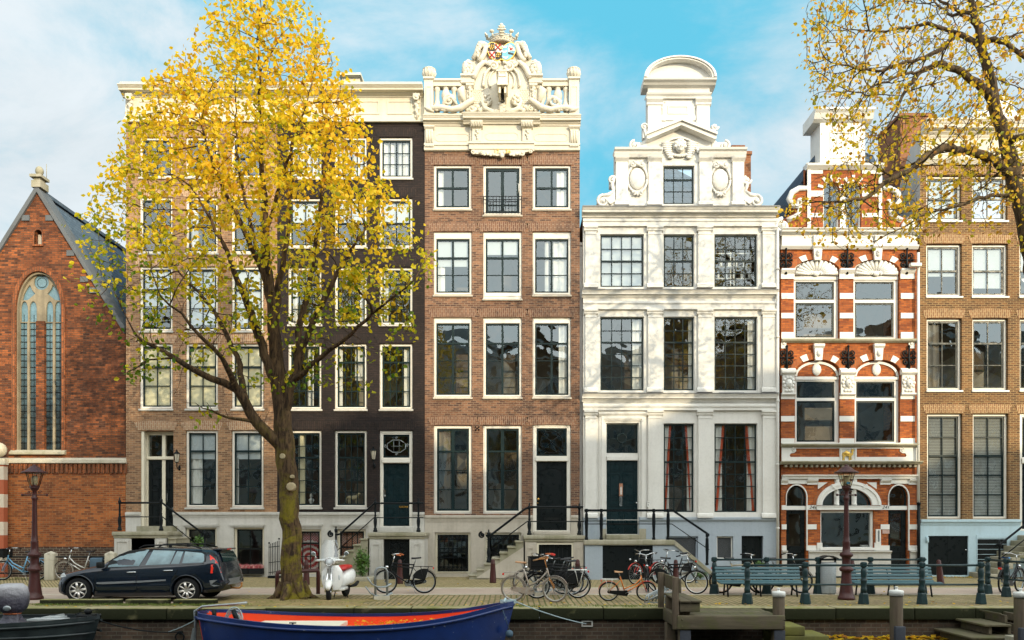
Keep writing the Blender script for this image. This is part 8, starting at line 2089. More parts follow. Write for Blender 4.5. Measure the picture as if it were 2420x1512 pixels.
# ---- litter bin
r=thing('litter_bin',(0,0,0),'grey studded cylindrical litter bin with black hood beside the middle street lamp','litter bin')
mb=MB(); mb.lathe((0,0,0),[(.21,.03),(.215,.06),(.215,.86),(.205,.88)],28)
for k in range(26):
    for j in range(13): a=2*PI*k/26; mb.ball((.217*math.cos(a),.217*math.sin(a),.12+j*.057),(.009,.009,.009),5)
mb.build('body',paint('grey_steel_paint',(.36,.39,.40),.45,.12,5,.25,metal=.2),r)
mb=MB(); mb.lathe((0,0,0),[(.19,0),(.19,.029)],20); mb.build('foot',M['iron'],r)
mb=MB()
for s in (-1,1): mb.box(s*.205-.012,s*.205+.012,-.05,.05,.80,1.0)
mb.grid(lambda u,v:(-.23+.46*u,-.20+.40*v,1.0+.075*math.sin(PI*u)),12,3); mb.grid(lambda u,v:(-.23+.46*u,-.20+.40*v,.975+.075*math.sin(PI*u)),12,3)
mb.prism([(-.23,.975)]+[(-.23+.46*i/12,.975+.075*math.sin(PI*i/12)) for i in range(13)]+[(-.23+.46*i/12,1.0+.075*math.sin(PI*i/12)) for i in range(12,-1,-1)],-.201,-.19); mb.build('hood',M['plastic'],r)
mb=MB(); mb.box(-.30,-.235,-.04,.04,0,.97); mb.build('post',M['bluegrate'],r)
Y=gy(1404); r.location=(px(1956,Y),Y,0)
# ---- steel hoop guard behind the tree
mb=MB(); A_=Vector((px(655,gy(1411)),gy(1411),0)); B_=Vector((px(752,gy(1404)),gy(1404),0)); up=Vector((0,0,.66)); d=(B_-A_).normalized()
mb.tube([A_,A_+up*.93,A_+up*.985+d*.015,A_+up+d*.06,B_+up-d*.06,B_+up*.985-d*.015,B_+up*.93,B_],.055,10); tag(mb.build('tree_guard',M['brownred']),'brown-red steel hoop guard behind the mossy tree trunk','tree guard')
# ---- kerb blocks in front of the car
kb=None
for i,(xa,xb) in enumerate(((100,287),(301,400),(414,512))):
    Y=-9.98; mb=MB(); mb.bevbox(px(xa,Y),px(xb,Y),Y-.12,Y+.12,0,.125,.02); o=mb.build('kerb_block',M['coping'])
    tag(o,['long mossy kerb block before the car front wheel','short mossy kerb block before the middle of the car','short mossy kerb block before the car rear wheel'][i],'kerb block','kerb blocks in front of the car')
# ---- church fence
r=thing('church_fence',(px(121,-1.7),-1.7,0),'low church fence of square stone posts with two black rails','fence')
for x in (-55,121,263): 
    mb=MB(); X=px(x,-1.7); mb.bevbox(X-.16,X+.16,-1.86,-1.54,0,.92,.03); mb.bevbox(X-.17,X+.17,-1.87,-1.53,.70,.715,.006); mb.lathe((X,-1.7,.921),[(.21,0),(.02,.07)],4,smooth=False,M=Matrix.Identity(4)); mb.build('post',M['kerb'],r)
mb=MB()
for z in (.80,.24): mb.tube([(px(-120,-1.7),-1.7,z),(px(262,-1.7),-1.7,z)],.026,6)
mb.build('rail',M['iron'],r)
# ---- scooter
SCO=thing('motor_scooter',(0,0,0),'white motor scooter with red seat and tall clear windscreen parked right of the tree','scooter')
wp=paint('white_scooter_paint',(.78,.77,.74),.22,.04,2,.06,bump=0,coat=.4); M['scw']=wp
Mst=Matrix.Translation((.62,0,.0))@Matrix.Rotation(.28,4,'Z')@Matrix.Translation((-.62,0,0))
def scwheel(x,name,Mx=None):
    Mx=Mx or Matrix.Identity(4); mb=MB(); mb.lathe((x,0,.225),[(.12,-.05),(.19,-.055),(.222,-.03),(.228,0),(.222,.03),(.19,.055),(.12,.05)],24,axis='Y',M=Mx); w_=mb.build('wheel',M['rubber'],SCO)
    mb=MB(); mb.torus((x,0,.225),.125,.022,20,6,M=Mx,rz=.045)
    for k in range(5): a=2*PI*k/5; mb.tube([Mx@Vector((x,.0,.225)),Mx@Vector((x+.12*math.cos(a),.0,.225+.12*math.sin(a)))],.022,6)
    mb.lathe((x,0,.225),[(.04,-.06),(.04,.06)],10,axis='Y',M=Mx); mb.build('rim',M['chrome'],w_)
scwheel(.70,'wheel',Mst); scwheel(-.62,'wheel')
def shell_loft(secs,name,mat,n=14,M_=None,cap=True,parent=None):
    """secs: list of (x, z centre, half width, half height, power)"""
    mb=MB(); V=[]
    for x,z,w_,h_,pw in secs:
        for k in range(n):
            a=2*PI*k/n; c_,s_=math.cos(a),math.sin(a); V.append((x,w_*math.copysign(abs(c_)**pw,c_),z+h_*math.copysign(abs(s_)**pw,s_)))
    F=[(i*n+k,i*n+(k+1)%n,(i+1)*n+(k+1)%n,(i+1)*n+k) for i in range(len(secs)-1) for k in range(n)]
    if cap: F+=[tuple(range(n))[::-1],tuple((len(secs)-1)*n+k for k in range(n))]
    mb.add(V,F,True,M_); return mb.build(name,mat,parent or SCO)
shell_loft([(-.98,.62,.06,.05,.8),(-.93,.60,.14,.12,.7),(-.80,.56,.22,.19,.75),(-.62,.52,.255,.22,.8),(-.42,.50,.235,.21,.8),(-.26,.46,.17,.17,.8),(-.20,.40,.10,.10,.8)],'body',wp)
shell_loft([(-.30,.26,.18,.05,.6),(.0,.24,.19,.04,.6),(.30,.25,.19,.045,.6),(.40,.30,.18,.06,.6)],'floorboard',wp)
mb=MB()   # leg shield: curved plate
def lsf(u,v):
    z=.26+.62*v; hw=.19+.09*math.sin(PI*min(1,v*.95))-.10*max(0,v-.75)*4*.5; y=(-1+2*u)*hw; x=.40+.10*(1-v)*.3+.07*(1-(2*u-1)**2)-.05*v+ .03*v; return (x,y,z)
mb.grid(lsf,14,12); mb.grid(lambda u,v:tuple(Vector(lsf(u,v))-Vector((.025,0,0))),14,12); sh_=mb.build('leg_shield',wp,SCO)
mb=MB(); mb.tube([lsf(.5,.0),lsf(.5,.3),lsf(.5,.6),lsf(.5,.97)],[.04,.055,.05,.045],8); mb.ball((lsf(.5,.62)[0]+.04,0,.64),(.03,.045,.05),8); mb.build('horn_cover',M['steelp2'] if 'steelp2' in M else paint('grey_horn_cover',(.45,.46,.46),.4,.05,3,.1),sh_)
for s in (-1,1):
    mb=MB(); c_=Vector(lsf(.5+s*.36,.52)); mb.ball(c_,(.02,.022,.075),8); mb.build('indicator',M['lamp'],sh_)
shell_loft([(.50,.36,.03,.05,.9),(.58,.43,.085,.09,.8),(.70,.455,.10,.085,.8),(.84,.42,.085,.075,.8),(.93,.33,.05,.05,.9)],'front_mudguard',wp,12,Mst)
mb=MB()
for s in (-1,1): mb.tube([Mst@Vector((.70,s*.085,.225)),Mst@Vector((.60,s*.06,.50)),Mst@Vector((.50,s*.03,.80))],.022,7)
mb.build('fork',M['chrome'],SCO)
# steering head: headset, lamp, bars, mirrors, screen
H0=Mst
shell_loft([(.30,.98,.05,.05,.8),(.36,.985,.14,.075,.8),(.44,.99,.15,.095,.8),(.52,.985,.115,.10,.9),(.56,.98,.085,.085,1.)],'headset',wp,14,H0)
mb=MB()
for s in (-1,1): mb.tube([H0@Vector((.42,s*.10,1.0)),H0@Vector((.39,s*.22,1.01)),H0@Vector((.34,s*.36,1.0))],[.055,.035,.02],8)
mb.build('handlebar',wp,SCO)
mb=MB(); mb.lathe((0,0,0),[(.09,-.03),(.095,0),(.085,.012),(.06,.022),(.0,.03)],18,axis='X',M=H0@Matrix.Translation((.565,0,.975))); mb.build('headlamp',M['lamp'],SCO)
mb=MB(); mb.torus((0,0,0),.097,.012,20,6,axis='X',M=H0@Matrix.Translation((.57,0,.975))); mb.build('lamp_ring',M['chrome'],SCO)
for s in (-1,1):
    mb=MB(); mb.tube([H0@Vector((.36,s*.30,1.02)),H0@Vector((.34,s*.38,1.14))],.007,5); mb.lathe((0,0,0),[(.06,-.015),(.062,0),(.05,.008)],12,axis='X',M=H0@Matrix.Translation((.34,s*.41,1.17))); mb.build('mirror',M['chrome'],SCO)
n=NT('clear_perspex'); tr=n.n('ShaderNodeBsdfTransparent'); tr.inputs[0].default_value=(.86,.89,.90,1); gl=n.n('ShaderNodeBsdfGlossy'); gl.inputs['Roughness'].default_value=.05; mx=n.n('ShaderNodeMixShader'); mx.inputs[0].default_value=.14; n.l(tr.outputs[0],mx.inputs[1]); n.l(gl.outputs[0],mx.inputs[2]); n.l(mx.outputs[0],n.out.inputs[0]); M['perspex']=n.m
mb=MB(); mb.grid(lambda u,v:tuple(H0@Vector((.56-.20*v+.10*(1-(2*u-1)**2)-.1,(-1+2*u)*(.24*(1-.35*max(0,v-.6)/.4)),1.0+.52*v))),12,8); mb.build('windscreen',M['perspex'],SCO)
shell_loft([(-.86,.76,.08,.03,.8),(-.72,.79,.15,.06,.8),(-.45,.79,.16,.065,.8),(-.24,.76,.13,.06,.8),(-.16,.74,.06,.04,.8)],'seat',M['redplastic2'] if 'redplastic2' in M else paint('red_vinyl_seat',(.48,.02,.015),.42,.1,4,.15),14)
mb=MB(); mb.tube([(-.55,.16,.28),(-.85,.19,.30),(-1.05,.19,.36)],[.03,.05,.04],8); mb.build('exhaust',M['plastic'],SCO)
mb=MB()
for s in (-1,1): mb.tube([(-.15,s*.10,.24),(-.25,s*.19,.01)],.014,6)
mb.build('stand',M['iron'],SCO)
mb=MB(); mb.bevbox(-.99,-.96,-.06,.06,.60,.68,.01); mb.build('tail_light',M['redplastic'],SCO)
Y=gy(1421)+.55; SCO.location=(px(798,Y),Y,.02); SCO.rotation_euler=(0,0,math.radians(-98))
# ---- boats
def boat(name,label,X0,X1,Yc,zs,beam,hullmat,inmat,rails,stern_full=.45,bow_pow=.85,inset=.05,floorz=-.62):
    L=X1-X0; r=thing(name,((X0+X1)/2,Yc,WZ),label,'boat')
    def hb(t): 
        if t<.5: return beam*(max(0,math.sin(PI*t)))**stern_full
        return beam*(max(0,math.sin(PI*t)))**bow_pow
    def zg(t): 
        for a,b in zip(zs,zs[1:]):
            if t<=b[0]: 
                u=(t-a[0])/(b[0]-a[0]); u=u; return a[1]+(b[1]-a[1])*u
        return zs[-1][1]
    def zg_s(t): return sum(zg(min(1,max(0,t+d))) for d in (-.06,-.03,0,.03,.06))/5
    n_=44
    def sec(t,k,off=0.,zoff=0.):
        # k -1..1 around the section from one gunwale to the other
        b=max(.004,hb(t)-off); z0=zg_s(t); dep=1.5+z0*.2; a=abs(k); sgn=math.copysign(1,k) if k else 0
        if a>.45: u=(1-a)/.55; y=b*(1-.22*u**1.6); z=z0-zoff-u*dep*.62
        else: u=a/.45; y=b*.78*u**.8; z=z0-zoff-dep*.62-(1-u)*dep*.38
        rake=.0
        X=X0+L*t; 
        u2=max(0,(z0-z)/dep); X+=(-.42*u2*max(0,(t-.75)/.25)**2+.30*u2*max(0,(.15-t)/.15)**2)
        return (X,Yc+sgn*y,z)
    mb=MB(); mb.grid(lambda u,v:sec(v,-1+2*u),20,n_,True); h_=mb.build('hull',hullmat,r)
    mb=MB()
    def ins(u,v):
        t=.012+.976*v; k=-1+2*u; p=sec(t,k,inset,0.); return (p[0],p[1],max(p[2],floorz))
    mb.grid(ins,20,n_,True); i_=mb.build('inside',inmat,r)
    # gunwale cap
    mb=MB()
    def cap(side,u,v):
        t=v; b=hb(t); z0=zg_s(t)
        o=(.03,.03,-inset-.01,-inset-.01)[int(u)]; dz=(-.06,.022,.022,-.04)[int(u)]
        return (X0+L*t,Yc+side*max(.002,b+o),z0+dz)
    for side in (-1,1):
        V=[cap(side,u,v/n_) for v in range(n_+1) for u in range(4)]; mb.add(V,[(i*4+j,i*4+(j+1)%4,(i+1)*4+(j+1)%4,(i+1)*4+j) for i in range(n_) for j in range(4)],False)
    mb.build('gunwale',hullmat,r)
    for dz,rad in rails:
        mb=MB()
        for side in (-1,1): mb.tube([(X0+L*t-(.02 if t>.97 else 0),Yc+side*(hb(t)*(1-.22*(abs(dz)/.95)**1.6*.8)+.02),zg_s(t)+dz*(.75+.25*abs(2*t-1))) for t in [.005+.99*i/40 for i in range(41)]],rad,6)
        mb.build('rub_rail',hullmat,r)
    return r,hb,zg_s
n=NT('blue_boat_paint'); v=n.coord(); c=n.mix(n.maprange(n.noise(v,.9,5),.35,.7),(.004,.018,.100),(.007,.030,.150)); c=n.mix(n.maprange(n.noise(v,5,5,.7),.63,.70),c,(.25,.28,.32)); c=n.mix(n.math('MULTIPLY',n.maprange(n.noise(v,2,4),.5,.7),.4),c,(.006,.012,.035)); M['boatblue']=n.pbr(c,.35,0,n.bump(n.noise(v,10,5),.2,.02),.5,.1)
n=NT('red_boat_inside'); v=n.coord(); c=n.mix(n.maprange(n.noise(v,1.5,5),.3,.7),(.74,.050,.012),(.85,.085,.018)); c=n.mix(n.maprange(n.noise(v,3.5,5,.7),.70,.74),c,(.70,.58,.48)); M['boatred']=n.pbr(c,.55,0,n.bump(n.noise(v,14,4),.2,.02),.3)
n=NT('black_boat_tar'); v=n.coord(); c=n.mix(n.maprange(n.noise(v,2,5),.4,.7),(.008,.013,.015),(.035,.045,.046)); M['boatblack']=n.pbr(c,.38,0,n.bump(n.noise(v,9,5),.3,.02),.5)
Yc=-12.2; BX0,BX1=px(467,Yc),px(1217,Yc)
zs=[(0,.06),(.06,.04),(.15,-.02),(.30,-.10),(.48,-.135),(.64,-.11),(.78,-.02),(.90,.13),(1,.31)]
BB,bh,bz=boat('blue_boat','long blue open boat with bright orange-red inside moored along the quay','x' and BX0,BX1,Yc,zs,1.14,M['boatblue'],M['boatred'],[(-.09,.035)])
def bp(t,s,dz=0): return Vector((BX0+(BX1-BX0)*t,Yc+bh(t)*s,bz(t)+dz))
mb=MB(); 
for t in (.14,.55,.85): mb.box(BX0+(BX1-BX0)*t-.10,BX0+(BX1-BX0)*t+.10,Yc-bh(t)+.09,Yc+bh(t)-.09,bz(t)-.30,bz(t)-.26)
mb.build('thwart',M['boatred'],BB)
mb=MB(); xa,xb=px(612,Yc),px(812,Yc); zc=-.215; mb.prism([(xa-.35,zc-.06),(xb,zc-.06),(xb,zc+.03),(xa,zc+.03)],Yc-.55,Yc+.45); hb_=mb.build('engine_cover',M['cream'],BB,label='cream flat cover box amidships')
mb=MB(); mb.tube([(px(705,Yc),Yc-.45,zc+.04),(px(705,Yc),Yc-.45,zc+.09)],.018,6); mb.tube([(px(697,Yc),Yc-.45,zc+.09),(px(713,Yc),Yc-.45,zc+.09)],.014,6); mb.build('cleat',M['iron'],hb_)
mb=MB(); t0=bp(.0,0); mb.tube([t0+Vector((-.06,0,-.95)),t0+Vector((-.05,0,-.2)),t0+Vector((-.06,0,.02)),t0+Vector((.10,0,.12)),t0+Vector((.80,.05,.17)),t0+Vector((1.05,.06,.20))],.028,7); mb.prism([(t0.x-.28,t0.z-1.3),(t0.x-.04,t0.z-1.3),(t0.x-.03,t0.z-.35),(t0.x-.10,t0.z-.35)],Yc-.02,Yc+.02); mb.build('tiller_and_rudder',M['steel'],BB)
mb=MB(); c_=bp(.105,.25,-.02)
for k in range(7): mb.torus((c_.x+.03*math.sin(k*2.),c_.y+.04*math.cos(k*3.),c_.z-.02*k),.15+.02*math.sin(k*1.7),.011,16,4,axis='Y',M=None)
mb.build('coiled_rope',M['ropeblue'] if 'ropeblue' in M else paint('pale_blue_rope',(.42,.52,.54),.9,.2,20,.3),BB); M['ropeblue']=bpy.data.materials['pale_blue_rope']
mb=MB(); c_=bp(.11,.05,-.1); mb.tube([c_+Vector((0,0,.2)),c_+Vector((.12,0,-.12))],[.05,.06],8); mb.tube([bp(.05,.1,-.2),bp(.05,.1,.06)],[.04,.055],8); mb.build('bollard_post',M['iron'],BB)
mb=MB(); c_=bp(.965,-1.0,-.62); mb.ball(c_+Vector((.12,-.06,0)),.085,10); mb.tube([c_+Vector((.12,-.06,.08)),bp(.955,-1.0,.03)],.008,4); mb.build('fender',M['bluecloth'],BB)
mb=MB(); mb.box(BX1-.32,BX1+.03,Yc-.05,Yc+.05,bz(1)-.03,bz(1)+.04); mb.tube([bp(.965,-.9,.04),bp(.97,0,.10),bp(.965,.9,.04)],.025,6); mb.build('bow_fitting',M['ropeblue'],BB)
# dry leaves lying in the boat
def leafpile(name,n_,fn,size,seed,label=None,mat='leaf2',flat=.35,kind='stuff'):
    q_=random.Random(seed); V=[];F=[];T=[]
    for _ in range(n_):
        p=Vector(fn(q_)); a=q_.uniform(0,2*PI); d=Vector((math.cos(a),math.sin(a),q_.uniform(-flat,flat))).normalized(); s_=Vector((-math.sin(a),math.cos(a),q_.uniform(-flat,flat))); L=size*q_.uniform(.6,1.3); w_=L*.4
        b=len(V); V+=[p,p+d*L*.4+s_*w_,p+d*L,p+d*L*.4-s_*w_+Vector((0,0,.3*w_))]; F.append((b,b+1,b+2,b+3)); t=max(0,min(1,q_.gauss(.55,.2))); T+=[t]*4
    mb=MB(); mb.v=[tuple(v) for v in V]; mb.f=F; mb.sm=[False]*len(F); o=mb.build(name,M[mat]); at=o.data.attributes.new('tint','FLOAT','POINT'); at.data.foreach_set('value',T); tag(o,label,'fallen leaves',None,kind); return o
leafpile('boat_leaves',230,lambda q_:(lambda t:(BX0+(BX1-BX0)*t,Yc+q_.uniform(-.55,.75)*bh(t),-.25+.05*q_.random()+.30*max(0,t-.62)))(q_.uniform(.48,.80)),.10,3,'brown and yellow fallen leaves lying in the blue boat')
# black boat at the lower left with wrapped outboard
Yc2=-12.15; CX0,CX1=-14.6,px(237,Yc2)
BK,kh,kz=boat('black_boat','black wooden boat with a tarpaulin wrapped outboard engine at the lower left corner',CX0,CX1,Yc2,[(0,-.02),(.3,-.13),(.6,-.14),(.85,-.09),(1,-.03)],1.0,M['boatblack'],M['boatblack'],[(-.10,.03),(-.34,.028),(-.62,.025)],bow_pow=.5,floorz=-.28)
mb=MB(); zt=-.085
for k in range(3): mb.box(px(95,Yc2)+.1*k,px(285,Yc2)-1.0-.25*k,Yc2-.50+.36*k,Yc2-.18+.36*k,zt+.003*k,zt+.035+.003*k)
mb.build('plank_seat',paint('grey_deck_paint',(.38,.40,.40),.6,.1,2,.3),BK)
mb=MB(); c_=Vector((px(205,Yc2),Yc2+.1,-.03)); mb.bevbox(c_.x-.22,c_.x+.12,c_.y-.12,c_.y+.12,c_.z-.1,c_.z+.02,.02); mb.tube([c_+Vector((-.30,0,.02)),c_+Vector((.22,-.05,.14))],.012,5); mb.ball(c_+Vector((-.02,0,.08)),(.09,.07,.07),8); mb.build('bow_light',M['plastic'],BK)
mb=MB(); mb.box(px(172,Yc2)-.0,px(181,Yc2)+.0,Yc2-.99,Yc2-.955,-.20,-.12); mb.build('name_board',M['cream'],BK) if False else None
n=NT('grey_tarpaulin'); v=n.coord(); sp=n.n('ShaderNodeSeparateXYZ'); n.l(v,sp.inputs[0]); c=n.mix(n.maprange(sp.outputs[2],1.45,1.75),n.mix(n.noise(v,2.5,4),(.03,.035,.06),(.085,.07,.085)),(.36,.35,.37)); M['tarp']=n.pbr(c,.45,0,n.bump(n.noise(v,5,5,.6),.9,.08),.5)
mb=MB(); cX,cY=px(36,Yc2),Yc2-.1; q_=random.Random(2)
def tarpf(u,v):
    a=2*PI*u; prof_=[(.02,.70),(.20,.69),(.29,.62),(.325,.48),(.32,.30),(.27,.16),(.15,.05),(.20,-.08),(.32,-.20)]
    i=v*(len(prof_)-1); j=min(int(i),len(prof_)-2); f=i-j; rr_=prof_[j][0]+(prof_[j+1][0]-prof_[j][0])*f; zz_=prof_[j][1]+(prof_[j+1][1]-prof_[j][1])*f
    k=1+.05*math.sin(a*7+v*6)*(.3+v)+.05*math.sin(a*3+1.5); return (cX+rr_*k*1.02*math.cos(a),cY+rr_*k*.95*math.sin(a),zz_-.02)
mb.grid(tarpf,40,24,True,closeu=True); tp_=mb.build('tarpaulin',M['tarp'],BK)
mb=MB(); mb.torus((cX,cY,.035),.165,.012,20,5,axis='Z'); mb.build('tie_cord',M['orangegrip'],tp_)
mb=MB(); mb.ball((cX+.06,cY-.29,.17),(.09,.02,.06),10); mb.build('patch',M['steel'],tp_)
mb=MB(); mb.box(cX-.09,cX+.05,cY-.08,cY+.08,-.6,.3); mb.build('outboard_leg',M['plastic'],BK)
# mooring lines
def rope(a,b,sag,name,label,mat='ropeblue',rad=.012):
    mb=MB(); mb.tube([a.lerp(b,t)+Vector((0,0,-sag*4*t*(1-t))) for t in [i/14 for i in range(15)]],rad,5); return tag(mb.build(name,M[mat]),label,'rope')
rope(bp(.985,0,.07),Vector((px(1385,YQ),YQ-.02,pz(1474,YQ))),.05,'mooring_line','pale blue mooring line from the blue boat bow to the canal wall')
rope(Vector((CX1-.05,Yc2,-.12)),Vector((px(430,YQ),YQ+.04,pz(1493,YQ))),.10,'mooring_line','dark mooring line from the black boat bow to the canal wall','iron',.014)
rope(bp(.01,0,-.1),Vector((px(395,YQ),YQ+.04,pz(1494,YQ))),.03,'mooring_line','pale blue mooring line from the blue boat stern to the canal wall')
mb=MB(); c_=Vector((px(1388,YQ),YQ+.05,pz(1474,YQ))); mb.prism(rect(c_.x-.13,c_.x+.13,c_.z-.07,c_.z+.07),YQ+.02,YQ+.062,[rect(c_.x-.10,c_.x+.10,c_.z-.045,c_.z+.045)]); mb.build('mooring_niche',M['stone'],qt)
mb=MB(); c_=Vector((px(425,YQ),YQ,pz(1497,YQ))); mb.torus((c_.x,c_.y+.0,c_.z-.08),.10,.018,14,6); mb.box(c_.x-.05,c_.x+.05,c_.y-.02,c_.y+.07,c_.z,c_.z+.05); mb.build('mooring_ring',M['iron'],qt)
# ---- timber jetty with its bench
M['oldwood']=wood('weathered_grey_timber',(.155,.125,.080),(.080,.062,.040),5,0,.5); M['oldwoodv']=wood('weathered_grey_post_timber',(.165,.125,.085),(.085,.060,.042),5,2,.25); M['slab']=wood('green_old_deck',(.135,.112,.066),(.070,.060,.032),4,1,.6); M['blackpost']=paint('tarred_pile_sleeve',(.035,.04,.055),.6,.2,5,.4)
JF=-12.62; JB=YQ-.035; jx0,jx1=px(1601,JF),px(1856,JF)
J=thing('wooden_jetty',((jx0+jx1)/2,(JF+JB)/2,0),'weathered mossy timber jetty standing in the canal in front of the quay','jetty')
mb=MB(); y=JF+.13
while y<JB-.05: mb.bevbox(jx0+.12,jx1-.02,y,min(y+.138,JB),-.05,-.005+.006*math.sin(y*9),.012); y+=.145
mb.build('deck',M['slab'],J)
mb=MB(); mb.bevbox(jx0,jx1,JF,JF+.12,-.27,.025,.02); mb.bevbox(jx0,jx0+.115,JF+.123,JB,-.26,.02,.02); mb.bevbox(jx1-.115,jx1,JF+.123,JB,-.26,-.055,.02)
for x in (px(1612,JF),px(1854,JF)): 
    for z in (-.06,-.20): mb.lathe((x,JF-.004,z),[(.018,.01),(.018,-.004),(.004,-.01)],8,axis='Y')
mb.build('edge_beam',M['oldwood'],J)
for x,y in ((px(1605,JF)+.13,JF+.16),(px(1843,JF)+.0,JF+.16),(jx0+.1,JB-.35)):
    mb=MB(); mb.bevbox(x-.11,x+.11,y-.10,y+.12,-2.4,-.275,.02); mb.build('pile',M['oldwoodv'],J)
    if y<JF+.3: mb=MB(); mb.bevbox(x-.105,x+.125,y-.13,y-.101,-1.4,-.29,.01); mb.build('pile_sleeve',M['blackpost'],J)
# bench at the left end of the jetty, facing right
JBn=thing('jetty_bench',(jx0+.3,-11.8,0),'small weathered timber bench with plank backrest at the left end of the jetty','bench')
for yy,w_ in ((JF+.08,.11),(JB+.10,.11)):
    mb=MB(); mb.bevbox(jx0-.09,jx0+.04,yy-.06,yy+.06,-.27,.83,.012); mb.build('post',M['oldwoodv'],JBn)
mb=MB(); mb.bevbox(jx0+.042,jx0+.085,JF+.0,JB+.2,.50,.80,.012); mb.build('backrest',M['oldwood'],JBn)
mb=MB(); 
for k in range(2): mb.bevbox(jx0+.05+.235*k,jx0+.275+.235*k,JF-.03,JB+.16,.30,.345,.012)
mb.bevbox(jx0+.06,jx0+.48,JF+.02,JF+.10,.10,.299,.01) ; mb.build('seat',M['oldwood'],JBn)
for yy in (JF+.26,JB-.05):
    mb=MB(); mb.bevbox(jx0+.06,jx0+.30,yy-.12,yy+.10,-.004,.298,.02); mb.build('support',M['oldwoodv'],JBn)
# ---- round mooring posts with white caps
mp=None
for x,Yp,ztop,lab in ((1840,JF+.40,.50,'round timber mooring post with white cap on the right corner of the jetty'),(2118,-13.1,.60,'round timber mooring post with white cap in the canal before the right bench'),(2412,-13.3,.58,'round timber mooring post with white cap by the steps at the right edge')):
    if mp is None:
        mp=thing('mooring_post',(0,0,0),lab,'mooring post','white capped mooring posts'); mb=MB(); mb.lathe((0,0,0),[(.128,-2.6),(.125,-.02),(.118,-.005)],16); mb.build('pile',M['oldwoodv'],mp)
        mb=MB(); mb.lathe((0,0,0),[(.140,-.11),(.142,-.02),(.13,.0),(.03,.012),(.025,.05),(.04,.06),(.03,.075),(.0,.078)],16); mb.build('cap',M['white'],mp); o=mp
    else: o=dup(mp); o['label']=lab
    o.location=(px(x,Yp),Yp,ztop)
mb=MB(); 
for x,Yp in ((2118,-13.1),(2412,-13.3)): pass
r=None
for x,Yp,lab in ((2126,-13.28,'dark fender plank bolted to the mooring post before the right bench'),(2420,-13.5,'dark fender plank bolted to the mooring post at the right edge')):
    mb=MB(); mb.bevbox(px(x,Yp)-.10,px(x,Yp)+.10,Yp-.05,Yp+.05,-1.4,-.12,.012); tag(mb.build('fender_plank',M['blackpost']),lab,'fender plank')
# ---- sunken landing with steps right of the jetty
LZ=-.70; LX0,LX1=jx1+.02,px(2520,-12.5)
LD=thing('landing_stage',((LX0+LX1)/2,-12.3,LZ),'low plank landing at water level below the green railing','landing stage')
mb=MB(); y=-13.5
while y<YQ-.02: mb.bevbox(LX0,LX1,y,min(y+.19,YQ+.05),LZ-.08,LZ-.003*abs(math.sin(y*7)),.012); y+=.195
mb.build('deck',M['slab'],LD)
mb=MB(); mb.bevbox(LX0,LX1,-13.62,-13.503,LZ-.25,LZ+.03,.02); mb.build('edge_beam',M['oldwood'],LD)
M['mossgreen']=stucco('moss_covered_stone',(.17,.16,.035),(.06,.055,.02),.8)
ST=thing('stone_steps',(LX0+.4,YQ-.5,LZ),'two mossy stone steps right beside the jetty','steps')
for k,(w_,z) in enumerate(((1.15,-.50),(.62,-.30))): mb=MB(); mb.bevbox(LX0+.03,LX0+.03+w_,YQ-1.0,YQ+.02,LZ-.0 if k==0 else -.50+.002,z,.02); mb.build('step',M['mossgreen'] if 'mossgreen' in M else M['mossystone'],ST)
WS=thing('timber_steps',(px(2350,-11.8),-11.8,LZ),'dark open timber steps climbing from the landing to the street at the right edge','steps')
for k,(xa,z) in enumerate(((2218,-.46),(2268,-.23),(2325,-.02))):
    mb=MB(); xL=px(xa,YQ-.2); mb.bevbox(xL,px(2405,-12.4)+.3*0+.05,YQ-1.55+.35*k,YQ+.02,z-.05,z,.012); t_=mb.build('tread',M['slab'],WS)
    mb=MB(); 
    for q_ in range(4): x=xL+.12+q_*.42; mb.box(x,x+.06,YQ-1.5+.35*k,YQ-.02,z-.215,z-.051)
    mb.build('riser_block',M['oldwood'],t_)
mb=MB(); mb.bevbox(px(2380,-12.7),px(2470,-12.7),-12.95,-12.6,LZ+.002,-.38,.02); mb.build('side_block',M['mossystone'],WS)
leafpile('landing_leaves',240,lambda q_:(LX0+1.0+(px(2250,YQ)-LX0-.9)*q_.random(),YQ-.03-abs(q_.gauss(0,.17)),LZ+.01+.05*q_.random()),.15,8,'yellow and brown fallen leaves drifted against the wall on the landing',mat='leaf1b' if 'leaf1b' in M else 'leaf2')
# ---- planting
def shrub(name,label,c,rx,rz,n_,size,seed,mat='leafgreen',stems=7):
    r=thing(name,c,label,'shrub'); q_=random.Random(seed); c=Vector(c); mb=MB(); tips=[]
    for k in range(stems):
        a=2*PI*k/stems+q_.uniform(-.3,.3); t=c+Vector((rx*.8*math.cos(a)*q_.uniform(.3,1),rx*.6*math.sin(a),rz*q_.uniform(.6,1.))); mb.tube([c,c.lerp(t,.5)+Vector((0,0,rz*.12)),t],[.014,.010,.005],4); tips+= [c.lerp(t,f) for f in (.35,.55,.75,.9,1.)]
    mb.build('stems',M['bark2'],r)
    V=[];F=[]
    for _ in range(n_):
        p=q_.choice(tips)+Vector((q_.gauss(0,rx*.22),q_.gauss(0,rx*.2),q_.gauss(0,rz*.10))); d=Vector((q_.gauss(0,1),q_.gauss(0,1),q_.gauss(.3,.7))).normalized(); s_=d.cross(Vector((q_.gauss(0,1),q_.gauss(0,1),q_.gauss(0,1)))).normalized(); L=size*q_.uniform(.7,1.3); b=len(V); V+=[p,p+d*L*.45+s_*L*.3,p+d*L,p+d*L*.45-s_*L*.3]; F.append((b,b+1,b+2,b+3))
    mb=MB(); mb.v=[tuple(v) for v in V]; mb.f=F; mb.sm=[False]*len(F); mb.build('foliage',M[mat],r); return r
